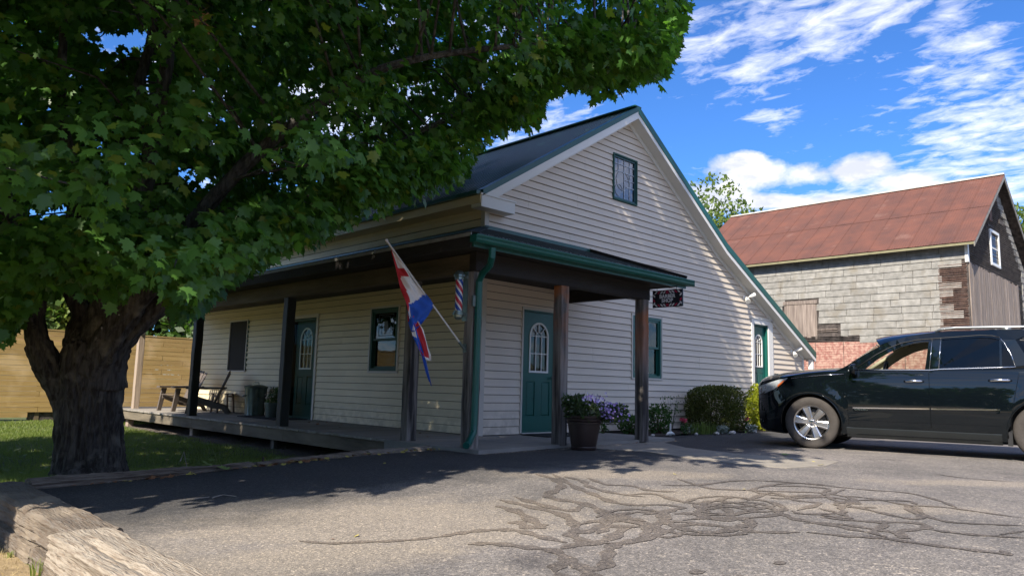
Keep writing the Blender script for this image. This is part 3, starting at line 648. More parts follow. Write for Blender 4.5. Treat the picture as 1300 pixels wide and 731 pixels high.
# aluminium storm door in front of the dark green one
mb = MB(LF); frame(mb, 5.11, 6.11, .005, 2.11, .05, .002, .028); sd = mb.build('storm_door', DKGRN, house)
mb = MB(LF); mb.box((5.16, .055, .012), (6.06, 2.06, .015)); mb.build('pane', window_glass('storm_glass', (.9, .92, .9), .70), sd)
mb = MB(LF); mb.tube([(6.02, .95, .03), (6.02, .97, .06), (6.02, 1.1, .06), (6.02, 1.12, .03)], .008, 8); mb.build('handle', CHROME, sd)
d3 = arch_door(FR, 9.03, 9.68, .44, 2.43, GRN, WHT, nn=-.055)
mb = MB(FR); mb.box((8.87, .36, 0), (8.985, 2.60, .034)); mb.box((9.735, .36, 0), (9.97, 2.60, .034)); mb.box((8.985, 2.47, 0), (9.735, 2.60, .034)); mb.box((8.84, 2.60, 0), (10.0, 2.625, .055)); mb.box((8.985, .38, -.08), (9.735, .435, .05)); mb.build('door_casing', WHT, house)
mb = MB(FR); mb.box((9.69, .44, -.08), (9.733, 2.46, .01)); mb.box((8.99, .44, -.08), (9.02, 2.46, -.0)); mb.box((9.02, 2.435, -.08), (9.69, 2.465, .0)); mb.build('door_frame', GRN, house)

# ---- porch
mb = MB(); z0, z1, e = 2.62, 3.32, 2.12
SL = (z1-z0)/e
def pz(d): return z0+(z1-z0)*(e-d)/e      # height of the porch roof at distance d from the wall
porch = thing('porch_roof', None, None); porch.parent = house
def sheetroof(pts, t, nm, m):
    mb = MB(); mb.add([(*p[:2], p[2]) for p in pts]+[(p[0], p[1], p[2]-t) for p in pts], [(0, 1, 2, 3), (7, 6, 5, 4), (0, 4, 5, 1), (1, 5, 6, 2), (2, 6, 7, 3), (3, 7, 4, 0)]); return mb.build(nm, m, porch)
# shingle courses
nc = 15
for k in range(nc):
    d0 = e*(1-k/nc); d1_ = e*(1-(k+1)/nc)-.02; h = .010
    a, b = pz(d0)+h+.006, pz(max(d1_, 0.0))+.004; d1_ = max(d1_, 0.0)
    if d1_ < .03: d1_ = .03
    mb = MB(); mb.add([(-d0, -d0, a), (2.62, -d0, a), (2.62, -d1_, b), (-d1_, -d1_, b), (-d0, -d0, a-.009), (2.62, -d0, a-.009)], [(0, 1, 2, 3), (4, 5, 1, 0)]); mb.build('shingle_course', SHIN, porch, fix=False)
    mb = MB(); mb.add([(-d0, -d0, a), (-d0, 11.6, a), (-d1_, 11.6, b), (-d1_, -d1_, b), (-d0, -d0, a-.009), (-d0, 11.6, a-.009)], [(3, 2, 1, 0), (0, 1, 5, 4)]); mb.build('shingle_course', SHIN, porch, fix=False)
mb = MB(); mb.add([(-e, -e, z0), (2.6, -e, z0), (2.6, -.03, z1), (-.03, -.03, z1), (-e, -e, z0-.05), (2.6, -e, z0-.05), (2.6, -.03, z1-.05), (-.03, -.03, z1-.05)], [(0, 1, 2, 3), (7, 6, 5, 4), (0, 4, 5, 1), (1, 5, 6, 2)])
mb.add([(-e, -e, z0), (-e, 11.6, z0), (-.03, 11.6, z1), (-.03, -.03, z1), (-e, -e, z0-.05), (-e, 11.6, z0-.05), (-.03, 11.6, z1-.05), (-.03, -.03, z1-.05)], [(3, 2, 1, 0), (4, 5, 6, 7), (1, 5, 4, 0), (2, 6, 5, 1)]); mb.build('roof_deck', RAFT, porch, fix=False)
mb = MB(); mb.beam((-e, -e, z0+.02), (-.04, -.04, z1+.02), .16, .012); mb.build('hip_cap', SHIN, porch)
mb = MB(); mb.box((-.02, -.06, z1-.01), (2.70, -.022, z1+.055)); mb.build('flashing', GRNM, porch)
mb = MB(); mb.box((-.06, -.06, z1-.01), (-.022, 11.5, z1+.03)); mb.build('flashing', GRNM, porch)
mb = MB(); mb.beam((2.64, -e, z0), (2.64, -.03, z1), .03, .13); mb.build('rake_board', BEAM, porch)
mb = MB(); mb.prism([(-e+.2, z0-.10), (-.02, z0-.10), (-.02, z1-.06), (-e+.2, z0+.02)], lambda a, b: (2.55, a, b), lambda a, b: (2.58, a, b)); mb.build('gable_infill', RAFT, porch)
# eave boards
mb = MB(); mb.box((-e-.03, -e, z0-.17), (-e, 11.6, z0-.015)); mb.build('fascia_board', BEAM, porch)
mb = MB(); mb.box((-e-.045, -e-.02, z0-.03), (-e-.03, 11.6, z0+.012)); mb.build('drip_edge', mat('worn_drip_edge', (.30, .30, .28), .6, .4, 7), porch)
mb = MB(); mb.box((-e, -e-.025, z0-.16), (2.6, -e, z0-.012)); mb.build('fascia_board', GRNM, porch)
# ogee gutter along the front eave
gp = [(a, b*.82+.02) for a, b in [(0, 0), (-.10, 0), (-.125, .03), (-.13, .06), (-.115, .075), (-.13, .10), (-.13, .115), (-.118, .115), (-.118, .1), (-.095, .012), (-.012, .012), (-.012, .105), (0, .105)]]
mb = MB(); mb.prism(gp, lambda a, b: (-e-.06, -e-.026+a, z0-.14+b), lambda a, b: (2.66, -e-.026+a, z0-.14+b)); mb.box((-e-.066, -e-.15, z0-.12), (-e-.0605, -e-.03, z0-.03)); mb.box((2.6605, -e-.15, z0-.12), (2.666, -e-.03, z0-.03)); mb.build('gutter', GRN, porch)
mb = MB(); q0 = [(-1.86, -2.20, 2.47), (-1.86, -2.20, 2.36), (-1.80, -2.10, 2.27), (-1.72, -1.88, 2.20), (-1.70, -1.80, 2.10), (-1.70, -1.80, 1.0), (-1.71, -1.80, .30), (-1.73, -1.82, .20), (-1.90, -1.92, .08), (-1.97, -1.96, .06)]
mb.tube(q0, .044, 10); mb.tube([(-1.70, -1.80, 1.62), (-1.70, -1.80, 1.66)], .049, 10); mb.build('downspout', GRN, house, smooth=.6)
mb = MB(); mb.box((-1.79, -1.80, 1.78), (-1.73, -1.765, 1.92)); mb.build('junction_box', METAL, house)
# light snow of debris along the gutter edge = worn pale shingle edge
mb = MB(); 
for k in range(420):
    x = rng.uniform(-2.1, 2.55); r = rng.uniform(.006, .018); y = -e+rng.uniform(-.02, .05); zz_ = pz(-y)+.02; mb.add([(x-r, y-r, zz_), (x+r, y-r*.6, zz_), (x, y+r, zz_+r)], [(0, 1, 2)])
tagp(mb.build('leaf_debris', mat('grey_debris', (.32, .31, .28), .9, .4, 30), porch, fix=False), kind='stuff')
# ceiling, rafters, beams
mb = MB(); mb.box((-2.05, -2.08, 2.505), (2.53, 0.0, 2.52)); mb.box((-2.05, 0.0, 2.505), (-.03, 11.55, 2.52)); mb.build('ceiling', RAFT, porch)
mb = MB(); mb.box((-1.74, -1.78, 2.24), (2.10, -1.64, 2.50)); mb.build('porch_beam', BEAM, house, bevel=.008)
mb = MB()
n = 60
for k in range(1): mb.box((-1.66, -1.63, 2.245), (-1.54, 11.5, 2.50))
mb.build('porch_beam', LOG, house, bevel=.008)
mb = MB(); mb.box((1.98, -1.64, 2.30), (2.10, -.03, 2.50)); mb.build('porch_beam', BEAM, house)
def post(x, y, z0_, z1_, w_, m, seed):
    r = random.Random(seed); mb = MB(); n = 14; vs = []
    for i in range(n+1):
        z = z0_+(z1_-z0_)*i/n; dx, dy = r.uniform(-.003, .003), r.uniform(-.003, .003)
        h = w_/2; c = .012
        for a, b in ((-h+c, -h), (h-c, -h), (h, -h+c), (h, h-c), (h-c, h), (-h+c, h), (-h, h-c), (-h, -h+c)): vs.append((x+a+dx+r.uniform(-.0018, .0018), y+b+dy+r.uniform(-.0018, .0018), z))
    fs = [(8*i+k, 8*i+(k+1) % 8, 8*i+8+(k+1) % 8, 8*i+8+k) for i in range(n) for k in range(8)]+[tuple(range(8))[::-1], tuple(range(8*n, 8*n+8))]
    mb.add(vs, fs)
    # drying checks: thin dark slits standing 2 mm into view as grooves
    o = mb.build('porch_post', m, house, smooth=.5); return o
RED = mat('rusty_stained_post', (.21, .19, .175), .85, .4, 9, thr=(.38, .6), col2=(.025, .022, .022), bump=.7, bscale=22, stretch=(1, 1, .07), col3=(.30, .10, .03), s3=1.6, t3=.50, zr=(1.0, 2.1))
post(-1.66, -1.66, -.08, 2.24, .17, POST, 1); post(-.01, -1.71, -.02, 2.24, .165, RED, 2); post(1.97, -1.71, -.03, 2.24, .165, RED, 3)
post(-1.62, -.33, .0, 2.24, .165, POST, 4); post(-1.60, 3.32, .0, 2.24, .165, POSTD, 5); post(-1.60, 7.28, .0, 2.24, .165, POSTD, 6); post(-1.42, 11.30, .0, 2.50, .15, PALEW, 7)
for (y, s) in ((3.6, .13), (7.15, .15), (11.15, .15)):
    post(-1.56, y, -.55, -.21, s, PALEW if y > 5 else POST, 9)
# deck boards (run out from the wall), rim joist
dk = thing('porch_deck', None, None); dk.parent = house
bw = .139; y = -.62; k = 0
mb = MB(); mb.box((-1.77, 0, -.035), (-.002, bw-.006, 0)); bm_ = mb.mesh('deck_board', DECK, bevel=.004)
while y < 11.4:
    inst('deck_board', bm_, dk, (rng.uniform(-.006, .006), y, rng.uniform(-.003, .001))); y += bw; k += 1
mb = MB()
for a, b in ((-.62, 3.0), (3.003, 6.9), (6.903, 11.42)): mb.box((-1.74, a, -.235), (-1.70, b, -.037))
mb.build('rim_joist', RIM, dk, bevel=.004)
mb = MB()
for y in lin(-.6, 11.4, 12): mb.box((-1.70, y, -.2), (-.02, y+.04, -.04))
mb.box((-1.70, 11.38, -.235), (-.02, 11.42, -.036)); mb.build('joists', RIM, dk)
# ------------------------------------------------------------------ things hung on the house
def flood_light(x, z, label, s=1.0):
    t = thing('flood_light', label, 'floodlight', (x, 0, z), 0, 'white floodlights under the rake')
    mb = MB(); mb.lathe([(0, .0), (.055*s, .0), (.06*s, -.02), (.045*s, -.035), (0, -.035)], 14, axis=1); mb.tube([(0, -.03, 0), (0, -.09, -.0)], .016*s, 8); mb.build('mount', WHT, t, smooth=.6)
    for sx in (-1, 1):
        mb = MB(); a = Vector((sx*.02, -.08, .0)); d = Vector((sx*.62, -.55, -.55 if sx < 0 else .35)).normalized()
        pts = [a, a+d*.05, a+d*.07, a+d*.16, a+d*.21]; mb.tube(pts, [.018*s, .02*s, .04*s, .058*s, .062*s], 12); l = mb.build('lamp_head', WHT, t, smooth=.6)
        mb = MB(); mb.tube([a+d*.2105, a+d*.2115], [.054*s, .05*s], 12); mb.build('lens', mat('lens_%d' % (sx > 0), (.5, .5, .48), .2), l)
    return t
P = at(944, 378, 1, 0); flood_light(P.x, P.z, 'white twin floodlight high on the gable siding left of the small green door', 1.0)
P = at(1004, 446, 1, 0); flood_light(P.x, P.z, 'white twin floodlight beside the low eave, right of the small green door', .9)

# barber pole
bp = thing('barber_pole', 'striped red, white and blue barber pole on the corner post', 'barber pole', (-1.86, -1.60, 0))
SILV = mat('pole_silver', (.30, .38, .37), .3, .3, 9, metallic=.75)
mb = MB(); mb.lathe([(0, 2.245), (.03, 2.24), (.058, 2.215), (.066, 2.19), (.078, 2.185), (.078, 2.165), (.062, 2.158), (.062, 2.125), (0, 2.125)], 24); mb.build('cap', SILV, bp, smooth=.5)
mb = MB(); mb.lathe([(0, 1.725), (.062, 1.725), (.062, 1.70), (.078, 1.693), (.078, 1.672), (.066, 1.668), (.06, 1.64), (.03, 1.61), (0, 1.605)], 24); mb.build('base', SILV, bp, smooth=.5)
cols = [mat('stripe_white', (.72, .72, .70), .25), mat('stripe_blue', (.02, .06, .32), .25), mat('stripe_red', (.50, .03, .05), .25)]
mb = MB(); n = 36; mz = 30; vs = []; 
for j in range(mz+1):
    for i in range(n): t = 2*math.pi*i/n - j*.21*1.0; vs.append((.05*math.cos(t), .05*math.sin(t), 1.725+.40*j/mz))
mb.v = vs
for j in range(mz):
    for i in range(n): mb.f.append([j*n+i, j*n+(i+1) % n, (j+1)*n+(i+1) % n, (j+1)*n+i]); s = (i*12//n) % 6; mb.m.append([0, 0, 1, 0, 2, 2][s] if False else [0, 1, 0, 2, 0, 1][s] if False else {0: 0, 1: 1, 2: 1, 3: 0, 4: 2, 5: 2}[s])
mb.build('striped_cylinder', cols, bp, smooth=True, fix=False)
mb = MB(); mb.box((.06, -.04, 1.66), (.12, .04, 1.70)); mb.box((.06, -.04, 2.15), (.12, .04, 2.19)); mb.box((.10, -.045, 1.60), (.117, .045, 2.24)); mb.build('bracket', SILV, bp)

# flag on its slanting staff
fl = thing('flag', 'red, white and blue flag hanging limp from a white staff on the corner post', 'flag', (0, 0, 0))
B0 = Vector((-1.78, -1.66, 1.40)); B0 = at(588, 441, 0, -1.78); T0 = at(491, 306, 1, B0.y+.30)
mb = MB(); mb.tube([B0, T0], .0125, 10); d = (T0-B0).normalized(); mb.tube([T0-d*.01, T0+d*.02, T0+d*.03], [.02, .022, .012], 10); mb.build('staff', mat('white_staff', (.62, .6, .57), .35), fl, smooth=.6)
mb = MB(); mb.tube([B0-d*.03, B0+d*.09], .019, 10); mb.box((B0.x+.02, B0.y-.03, B0.z-.06), (B0.x+.036, B0.y+.03, B0.z+.05)); mb.beam(B0+Vector((.03, 0, -.01)), B0-d*.02, .02, .03); mb.build('bracket', METAL, fl)
def fp(u, v, w_=0.0):
    "point of the cloth hanging in the vertical plane through the staff"
    n = Vector((0, 0, 1)).cross(d).normalized(); r = ray(u, v); t = (B0-CAM).dot(n)/r.dot(n); return CAM+r*t+n*w_
FW = [mat('flag_white', (.74, .72, .70), .8, .05, 20), mat('flag_red', (.48, .02, .03), .8, .1, 20), mat('flag_blue', (.02, .10, .50), .8, .1, 20), mat('flag_black', (.02, .02, .02), .8)]
def cloth(rows, colf, nm, amp, ns=18, ss=8):
    "rows: list of (left,right) pixel pairs down the cloth"
    k = len(rows)-1; n = 12; mb = MB(); vs = []
    for j in range(k*ss+1):
        t = j/ss; i = min(int(t), k-1); f = t-i; l = [rows[i][0][q]*(1-f)+rows[i+1][0][q]*f for q in (0, 1)]; r = [rows[i][1][q]*(1-f)+rows[i+1][1][q]*f for q in (0, 1)]
        for a in range(ns+1):
            s = a/ns; u, v = l[0]*(1-s)+r[0]*s, l[1]*(1-s)+r[1]*s
            vs.append(fp(u, v, amp*math.sin(s*7+t*1.7)*min(1, t*.8+.15)+amp*.4*math.sin(s*15-t*2)*min(1, t)))
    mb.v = [tuple(p) for p in vs]
    for j in range(k*ss):
        for a in range(ns): mb.f.append([j*(ns+1)+a, j*(ns+1)+a+1, (j+1)*(ns+1)+a+1, (j+1)*(ns+1)+a]); mb.m.append(colf((a+.5)/ns, (j+.5)/ss))
    o = mb.build(nm, FW, fl, smooth=True, fix=False); return o
def c1(s, t):
    if t > 4.0: return 2 if s > .12 else 0
    if t < 1.35 and s < .72 and t > .8: return 1
    if s < max(.30-.03*t, .12) and t > .1: return 1
    return 0
cloth([((496, 316), (499, 320)), ((500, 334), (513, 338)), ((505, 352), (525, 354)), ((509, 366), (536, 368)), ((513, 378), (546, 381)), ((516, 390), (551, 389)), ((518, 398), (545, 400)), ((519, 408), (535, 411)), ((521, 420), (525, 421))], lambda s, t: (1 if (s < .34-.045*t or (s < .75 and 1.2 < t < 1.9 and s > .2)) else (2 if (t > 4.6 or (t > 3.4 and s > .95-(t-3.4)*.62)) else 0)), 'cloth', .028)
cloth([((515, 384), (523, 388)), ((517, 396), (524, 402)), ((521, 412), (529, 416)), ((524, 426), (533, 432)), ((528, 436), (536, 444)), ((535, 452), (541, 458)), ((540, 470), (545, 474)), ((545, 484), (548, 490))], lambda s, t: (3 if (s < .25 and t < 2.6) else (0 if (s < .62 and t < 3) else 2)), 'cloth_tail', .014, ns=10)
cloth([((523, 400), (527, 402)), ((525, 414), (537, 418)), ((529, 430), (543, 436)), ((534, 446), (547, 450)), ((539, 456), (547, 458))], lambda s, t: (0 if s > .84 or t > 3.6 else 1), 'cloth_fold', .016, ns=12)

# hanging sign
sg = thing('hanging_sign', 'black barber shop sign with red and white striped border below the gutter end', 'sign', (2.06, 0, 0))
ya, yb = -1.86, -2.46; za0, zb0 = 2.00, 2.285
P1, P2 = at(829, 370, 0, 2.06), at(867, 366, 0, 2.06); P3, P4 = at(829, 391, 0, 2.06), at(867, 388.5, 0, 2.06)
ya, yb, zb0, za0 = P1.y, P2.y, (P1.z+P2.z)/2, (P3.z+P4.z)/2
BLKS = mat('sign_black', (.012, .012, .02), .35); STW = mat('sign_white', (.60, .60, .62), .4); STR = mat('sign_red', (.42, .02, .07), .4)
mb = MB(); mb.box((-.012, yb, za0), (.012, ya, zb0)); mb.build('board', BLKS, sg, bevel=.002)
W_, H_ = ya-yb, zb0-za0; mb = MB()
def su(a, b, n_=.0135): return (-n_, ya-a*W_, za0+b*H_)
def strip(a0, a1, b0, b1, da, m):
    mb.add([su(a0, b0), su(a1, b0), su(a1+da, b1), su(a0+da, b1)], [(0, 1, 2, 3)], m)
for k in range(5):
    for s in (0, 1):
        a = .06+k*.095; A0, A1 = (a, a+.05) if s == 0 else (1-a, 1-a-.05); dd = .07 if s == 0 else -.07
        strip(A0, A1, .80, .95, dd*(-1 if False else 1), 1 if k in (1, 4) else 0); strip(A0+dd, A1+dd, .05, .20, -dd, 1 if k in (1, 4) else 0)
for k in range(3):
    for s in (0, 1):
        b = .12+k*.28; x0, x1 = (.025, .09) if s == 0 else (.975, .91)
        mb.add([su(x0, b), su(x0, b+.12), su(x1, b+.22 if k < 1 else b+.02), su(x1, b+.10 if k < 1 else b-.10)], [(0, 1, 2, 3)], 1 if k == 1 else 0)
mb.build('striped_border', [STW, STR], sg, fix=False)
mb = MB(); mb.box((-.0150, ya-.87*W_, za0+.23*H_), (-.0125, ya-.13*W_, za0+.77*H_)); mb.build('centre_panel', BLKS, sg)
def text(s, size, M4, m, parent, nm, ext=.001, bold=0.0, sx=1.0):
    cu = bpy.data.curves.new('t', 'FONT'); cu.body = s; cu.size = size; cu.extrude = ext; cu.align_x = 'CENTER'; cu.align_y = 'CENTER'; cu.offset = bold; cu.resolution_u = 3
    o = bpy.data.objects.new('t', cu); C.objects.link(o); bpy.context.view_layer.update(); me = bpy.data.meshes.new_from_object(o.evaluated_get(bpy.context.evaluated_depsgraph_get())); bpy.data.objects.remove(o)
    me.transform(M4 @ Matrix.Diagonal((sx, 1, 1, 1))); me.name = nm; me.materials.clear(); me.materials.append(m); q = bpy.data.objects.new(nm, me); C.objects.link(q); q.parent = parent; return q
def basis(o, r, u): n = Vector(r).cross(Vector(u)); return Matrix(((r[0], u[0], n[0], o[0]), (r[1], u[1], n[1], o[1]), (r[2], u[2], n[2], o[2]), (0, 0, 0, 1)))
text('BARBER', H_*.30, basis((-.0158, (ya+yb)/2, za0+H_*.625), (0, -1, 0), (0, 0, 1)), mat('sign_letters', (.66, .66, .68), .4), sg, 'lettering', bold=.002, sx=1.02)
text('SHOP', H_*.30, basis((-.0158, (ya+yb)/2, za0+H_*.375), (0, -1, 0), (0, 0, 1)), bpy.data.materials['sign_letters'], sg, 'lettering', bold=.002, sx=1.02)
mb = MB(); mb.beam((0, ya+.10, zb0+.045), (0, yb+.1, zb0+.045), .012, .02); mb.tube([(0, ya-.08, zb0), (0, ya-.08, zb0+.05)], .004, 6); mb.tube([(0, yb+.12, zb0), (0, yb+.12, zb0+.05)], .004, 6); mb.build('hanger', BLK, sg)

# ------------------------------------------------------------------ on the porch
WOODC = mat('resin_chair_brown', (.13, .105, .09), .55, .15, 5, bump=.1)
def chair():
    "adirondack chair, local: faces -y"
    t = thing('adirondack_chair', 'x', 'chair')
    def P(nm, f, bev=.004):
        mb = MB(); f(mb); mb.build(nm, WOODC, t, bevel=bev)
    for s in (-1, 1):
        P('leg', lambda m: m.prism([(-.45, 0), (-.35, 0), (-.25, .53), (-.37, .53)], lambda a, b: (s*.30, a, b), lambda a, b: (s*.345, a, b)))
        P('leg', lambda m: m.prism([(.38, 0), (.47, 0), (.36, .18), (.14, .24), (-.36, .39), (-.36, .29), (.10, .12), (.30, .10)], lambda a, b: (s*.262, a, b), lambda a, b: (s*.295, a, b)))
        P('arm', lambda m: m.prism([(s*.26, -.46), (s*.40, -.46), (s*.41, -.30), (s*.37, .30), (s*.30, .34), (s*.27, .1)], lambda a, b: (a, b, .535+.02*(b+.4)), lambda a, b: (a, b, .575+.02*(b+.4))))
    for k in range(6):
        P('seat_slat', lambda m: m.beam((-.27, -.36+k*.085, .375-k*.034), (.27, -.36+k*.085, .375-k*.034), .075, .018))
    for k in range(5):
        x = (k-2)*.108; h = .80+.10*math.cos((k-2)*.62); q = (k-2)
        P('back_slat', lambda m: m.beam((x*.9, .10, .19), (x*1.12, .40, .19+h*.86), .095, .018, up=(0, 1, .3)))
    P('crossbar', lambda m: m.box((-.30, .29, .535), (.30, .315, .585)))
    return t
c1_ = chair(); c1_.location = (-.80, 8.35, .0); c1_.rotation_euler = (0, 0, R_(-118)); c1_.scale = (1.02, 1.02, 1.02); c1_['label'] = 'brown adirondack chair nearest the trash can, seen side on by the wall'; c1_['group'] = 'adirondack chairs on the porch'
c2_ = copy_tree(c1_); c2_.location = (-.85, 9.75, .0); c2_.rotation_euler = (0, 0, R_(-82)); c2_['label'] = 'brown adirondack chair farther along the porch, half behind the dark post'
tb = thing('side_table', 'small brown side table standing between the adirondack chairs', 'table', (-.30, 8.75, 0))
mb = MB()
for k in range(5): mb.box((-.24+k*.098, -.22, .43), (-.15+k*.098, .22, .45))
mb.build('tabletop', WOODC, tb, bevel=.004)
for sx in (-1, 1):
    for sy in (-1, 1): mb = MB(); mb.beam((sx*.20, sy*.18, 0), (sx*.17, sy*.15, .43), .05, .03); mb.build('leg', WOODC, tb)
mb = MB(); mb.beam((-.18, -.15, .38), (-.18, .15, .38), .02, .05); mb.beam((.18, -.15, .38), (.18, .15, .38), .02, .05); mb.build('apron', WOODC, tb)
# galvanised trash can
P = at(320, 526, 2, 0); tc_ = thing('trash_can', 'galvanised metal trash can with lid against the porch wall', 'trash can', (-.36, 6.95, 0)); tc_.scale = (1, 1, 1.13)
mb = MB(); n = 72; prof = [(.205, .0), (.215, .02), (.207, .03), (.235, .52), (.245, .53), (.245, .545), (.235, .55)]; vs = []
for i, (r, h) in enumerate(prof):
    for k in range(n): q = r*(1+(.018*(1 if (k//3) % 2 else -1) if 2 <= i <= 3 else 0)); vs.append((q*math.cos(2*math.pi*k/n), q*math.sin(2*math.pi*k/n), h))
mb.add(vs, [(i*n+k, i*n+(k+1) % n, (i+1)*n+(k+1) % n, (i+1)*n+k) for i in range(len(prof)-1) for k in range(n)]); mb.build('body', METAL, tc_, smooth=.5, fix=False)
mb = MB(); mb.lathe([(.252, .535), (.258, .56), (.24, .575), (.12, .605), (0, .61)], 32); mb.build('lid', METAL, tc_, smooth=.6, fix=False)
mb = MB(); mb.tube([(-.06, 0, .605), (-.055, 0, .645), (.055, 0, .645), (.06, 0, .605)], .009, 8); mb.build('lid_handle', METAL, tc_, smooth=True)
mb = MB(); mb.tube([(.0-.235, -.05, .40), (-.285, -.05, .37), (-.285, .05, .37), (-.235, .05, .40)], .008, 8); mb.tube([(-.06, -.23, .36), (-.06, -.275, .33), (.06, -.275, .33), (.06, -.23, .36)], .008, 8); mb.build('side_handle', METAL, tc_, smooth=True)
# grey bucket with a bundle of dried stems
bk = thing('planter_bucket', 'grey metal bucket of dried pale flowers leaning behind the dark porch post', 'planter', (-.45, 5.98, 0))
mb = MB(); mb.lathe([(0, .0), (.12, .0), (.165, .30), (.172, .30), (.172, .315), (.155, .315), (.115, .02), (0, .02)], 24); mb.build('bucket', METAL, bk, smooth=.6)
mb = MB(); mb.lathe([(0, .27), (.158, .27)], 20); mb.build('soil', BED, bk, fix=False)
LD = leafmat('dried_leaf', (.12, .12, .10), (.03, .035, .03)); LW = mat('dried_flower', (.55, .52, .48), .8)
def tuft(n, spread, h0, h1, size, c=(0, 0, 0), m=0, lean=(0, 0), seed=1, mb=None, up=.4):
    r = random.Random(seed); mb = mb or MB()
    for _ in range(n):
        a = r.uniform(0, 6.283); q = spread*math.sqrt(r.random()); z = r.uniform(h0, h1); x = c[0]+q*math.cos(a)+lean[0]*(z-h0); y = c[1]+q*math.sin(a)+lean[1]*(z-h0); z += c[2]
        d = Vector((r.gauss(0, 1), r.gauss(0, 1), r.gauss(up, 1))).normalized(); e_ = d.orthogonal().normalized(); e_.rotate(Matrix.Rotation(r.uniform(0, 6.3), 3, d)); s = size*r.uniform(.6, 1.3); p = Vector((x, y, z))
        mb.add([p, p+d*s*.5+e_*s*.28, p+d*s, p+d*s*.5-e_*s*.28], [(0, 1, 2), (0, 2, 3)], m)
    return mb
tagp(tuft(420, .17, .28, .62, .06, lean=(.25, -.25), seed=5).build('foliage', LD, bk, fix=False), kind='stuff')
mb = MB(); r = random.Random(4)
for _ in range(26):
    p = Vector((r.gauss(-.02, .1), r.gauss(-.04, .1), r.uniform(.40, .66))); mb.lathe([(0, -.018), (.016, -.008), (.018, .006), (0, .016)], 6, c=p)
tagp(mb.build('dried_flowers', LW, bk), kind='stuff')
MATM = mat('rubber_mat', (.02, .02, .022), .85, .3, 20, bump=.5, bscale=90)
def doormat(x0, x1, y0, y1, z, label):
    mb = MB(); 
    mb.box((x0, y0, z), (x1, y1, z+.014)); o = mb.build('doormat', MATM, None, bevel=.005); tagp(o, label, 'doormat')
doormat(-.85, -.10, 5.10, 6.75, .003, 'long black mat on the wooden porch deck outside the dark green door')
doormat(.85, 1.85, -.72, -.10, .0005, 'black mat on the concrete in front of the bright green arched door')

# ------------------------------------------------------------------ flower tub by the post
tub = thing('flower_tub', 'large dark brown tub overflowing with purple flowers beside the middle porch post', 'planter', (0, 0, 0)); P = at(741, 566, 2, 0); tub.location = (P.x, P.y, -.045)
TUBM = mat('brown_resin', (.028, .016, .014), .42, .2, 3)
sc_ = 1.0
hh = .44; mb = MB(); mb.lathe([(0, 0), (.168, 0), (.172, .02), (.176, .035), (.172, .045), (.222, .34), (.222, .345), (.236, .35), (.238, .375), (.226, .382), (.24, .39), (.243, .412), (.236, .42), (.245, .43), (.248, .46), (.215, .46), (.21, .42), (0, .40)], 40); mb.build('tub', TUBM, tub, smooth=.5)
LG1 = leafmat('petunia_leaf', (.07, .095, .045), (.025, .045, .02), tw=.25); 
mb = tuft(1500, .26, .42, .64, .065, seed=8); tuft(500, .18, .36, .60, .06, c=(.28, -.28, 0), seed=9, mb=mb); tuft(300, .16, .55, .72, .06, c=(-.12, .10, 0), seed=12, mb=mb)
for k in range(26):
    r = random.Random(k); a = r.uniform(0, 6.3); q = r.uniform(.02, .2); b_ = Vector((q*math.cos(a), q*math.sin(a), .42)); mb.tube([b_, b_+Vector((.1*math.cos(a)*r.random(), .1*math.sin(a), r.uniform(.15, .34)))], [.004, .002], 5)
tagp(mb.build('foliage', LG1, tub, fix=False), kind='stuff')
PUR = [mat('petal_violet', (.40, .29, .64), .7, .2, 20), mat('petal_pale', (.68, .60, .80), .7, .2, 20)]
mb = MB(); r = random.Random(21)
for _ in range(460):
    rd = abs(r.gauss(0, 1)); s_ = r.random(); c0 = Vector((-.02, .0, .64)).lerp(Vector((.27, -.29, .54)), min(1, s_*1.1)); p = c0+Vector((r.gauss(0, .085), r.gauss(0, .085), r.gauss(0, .06)-(.10*r.random() if s_ > .5 else 0)))
    nrm = Vector((-.6+r.gauss(0, .5), -.7+r.gauss(0, .5), .5+r.gauss(0, .4))).normalized(); a = nrm.orthogonal().normalized(); b_ = nrm.cross(a); R = r.uniform(.016, .028); mm = 0 if s_ > .45 or r.random() < .3 else 1
    vs = [p-nrm*R*.3]
    for k in range(10): t = math.pi*k/5; q = R*(1 if k % 2 == 0 else .62); vs.append(p+a*math.cos(t)*q+b_*math.sin(t)*q)
    mb.add(vs, [(0, k+1, (k+1) % 10+1) for k in range(10)], mm)
tagp(mb.build('flowers', PUR, tub, fix=False), kind='stuff')

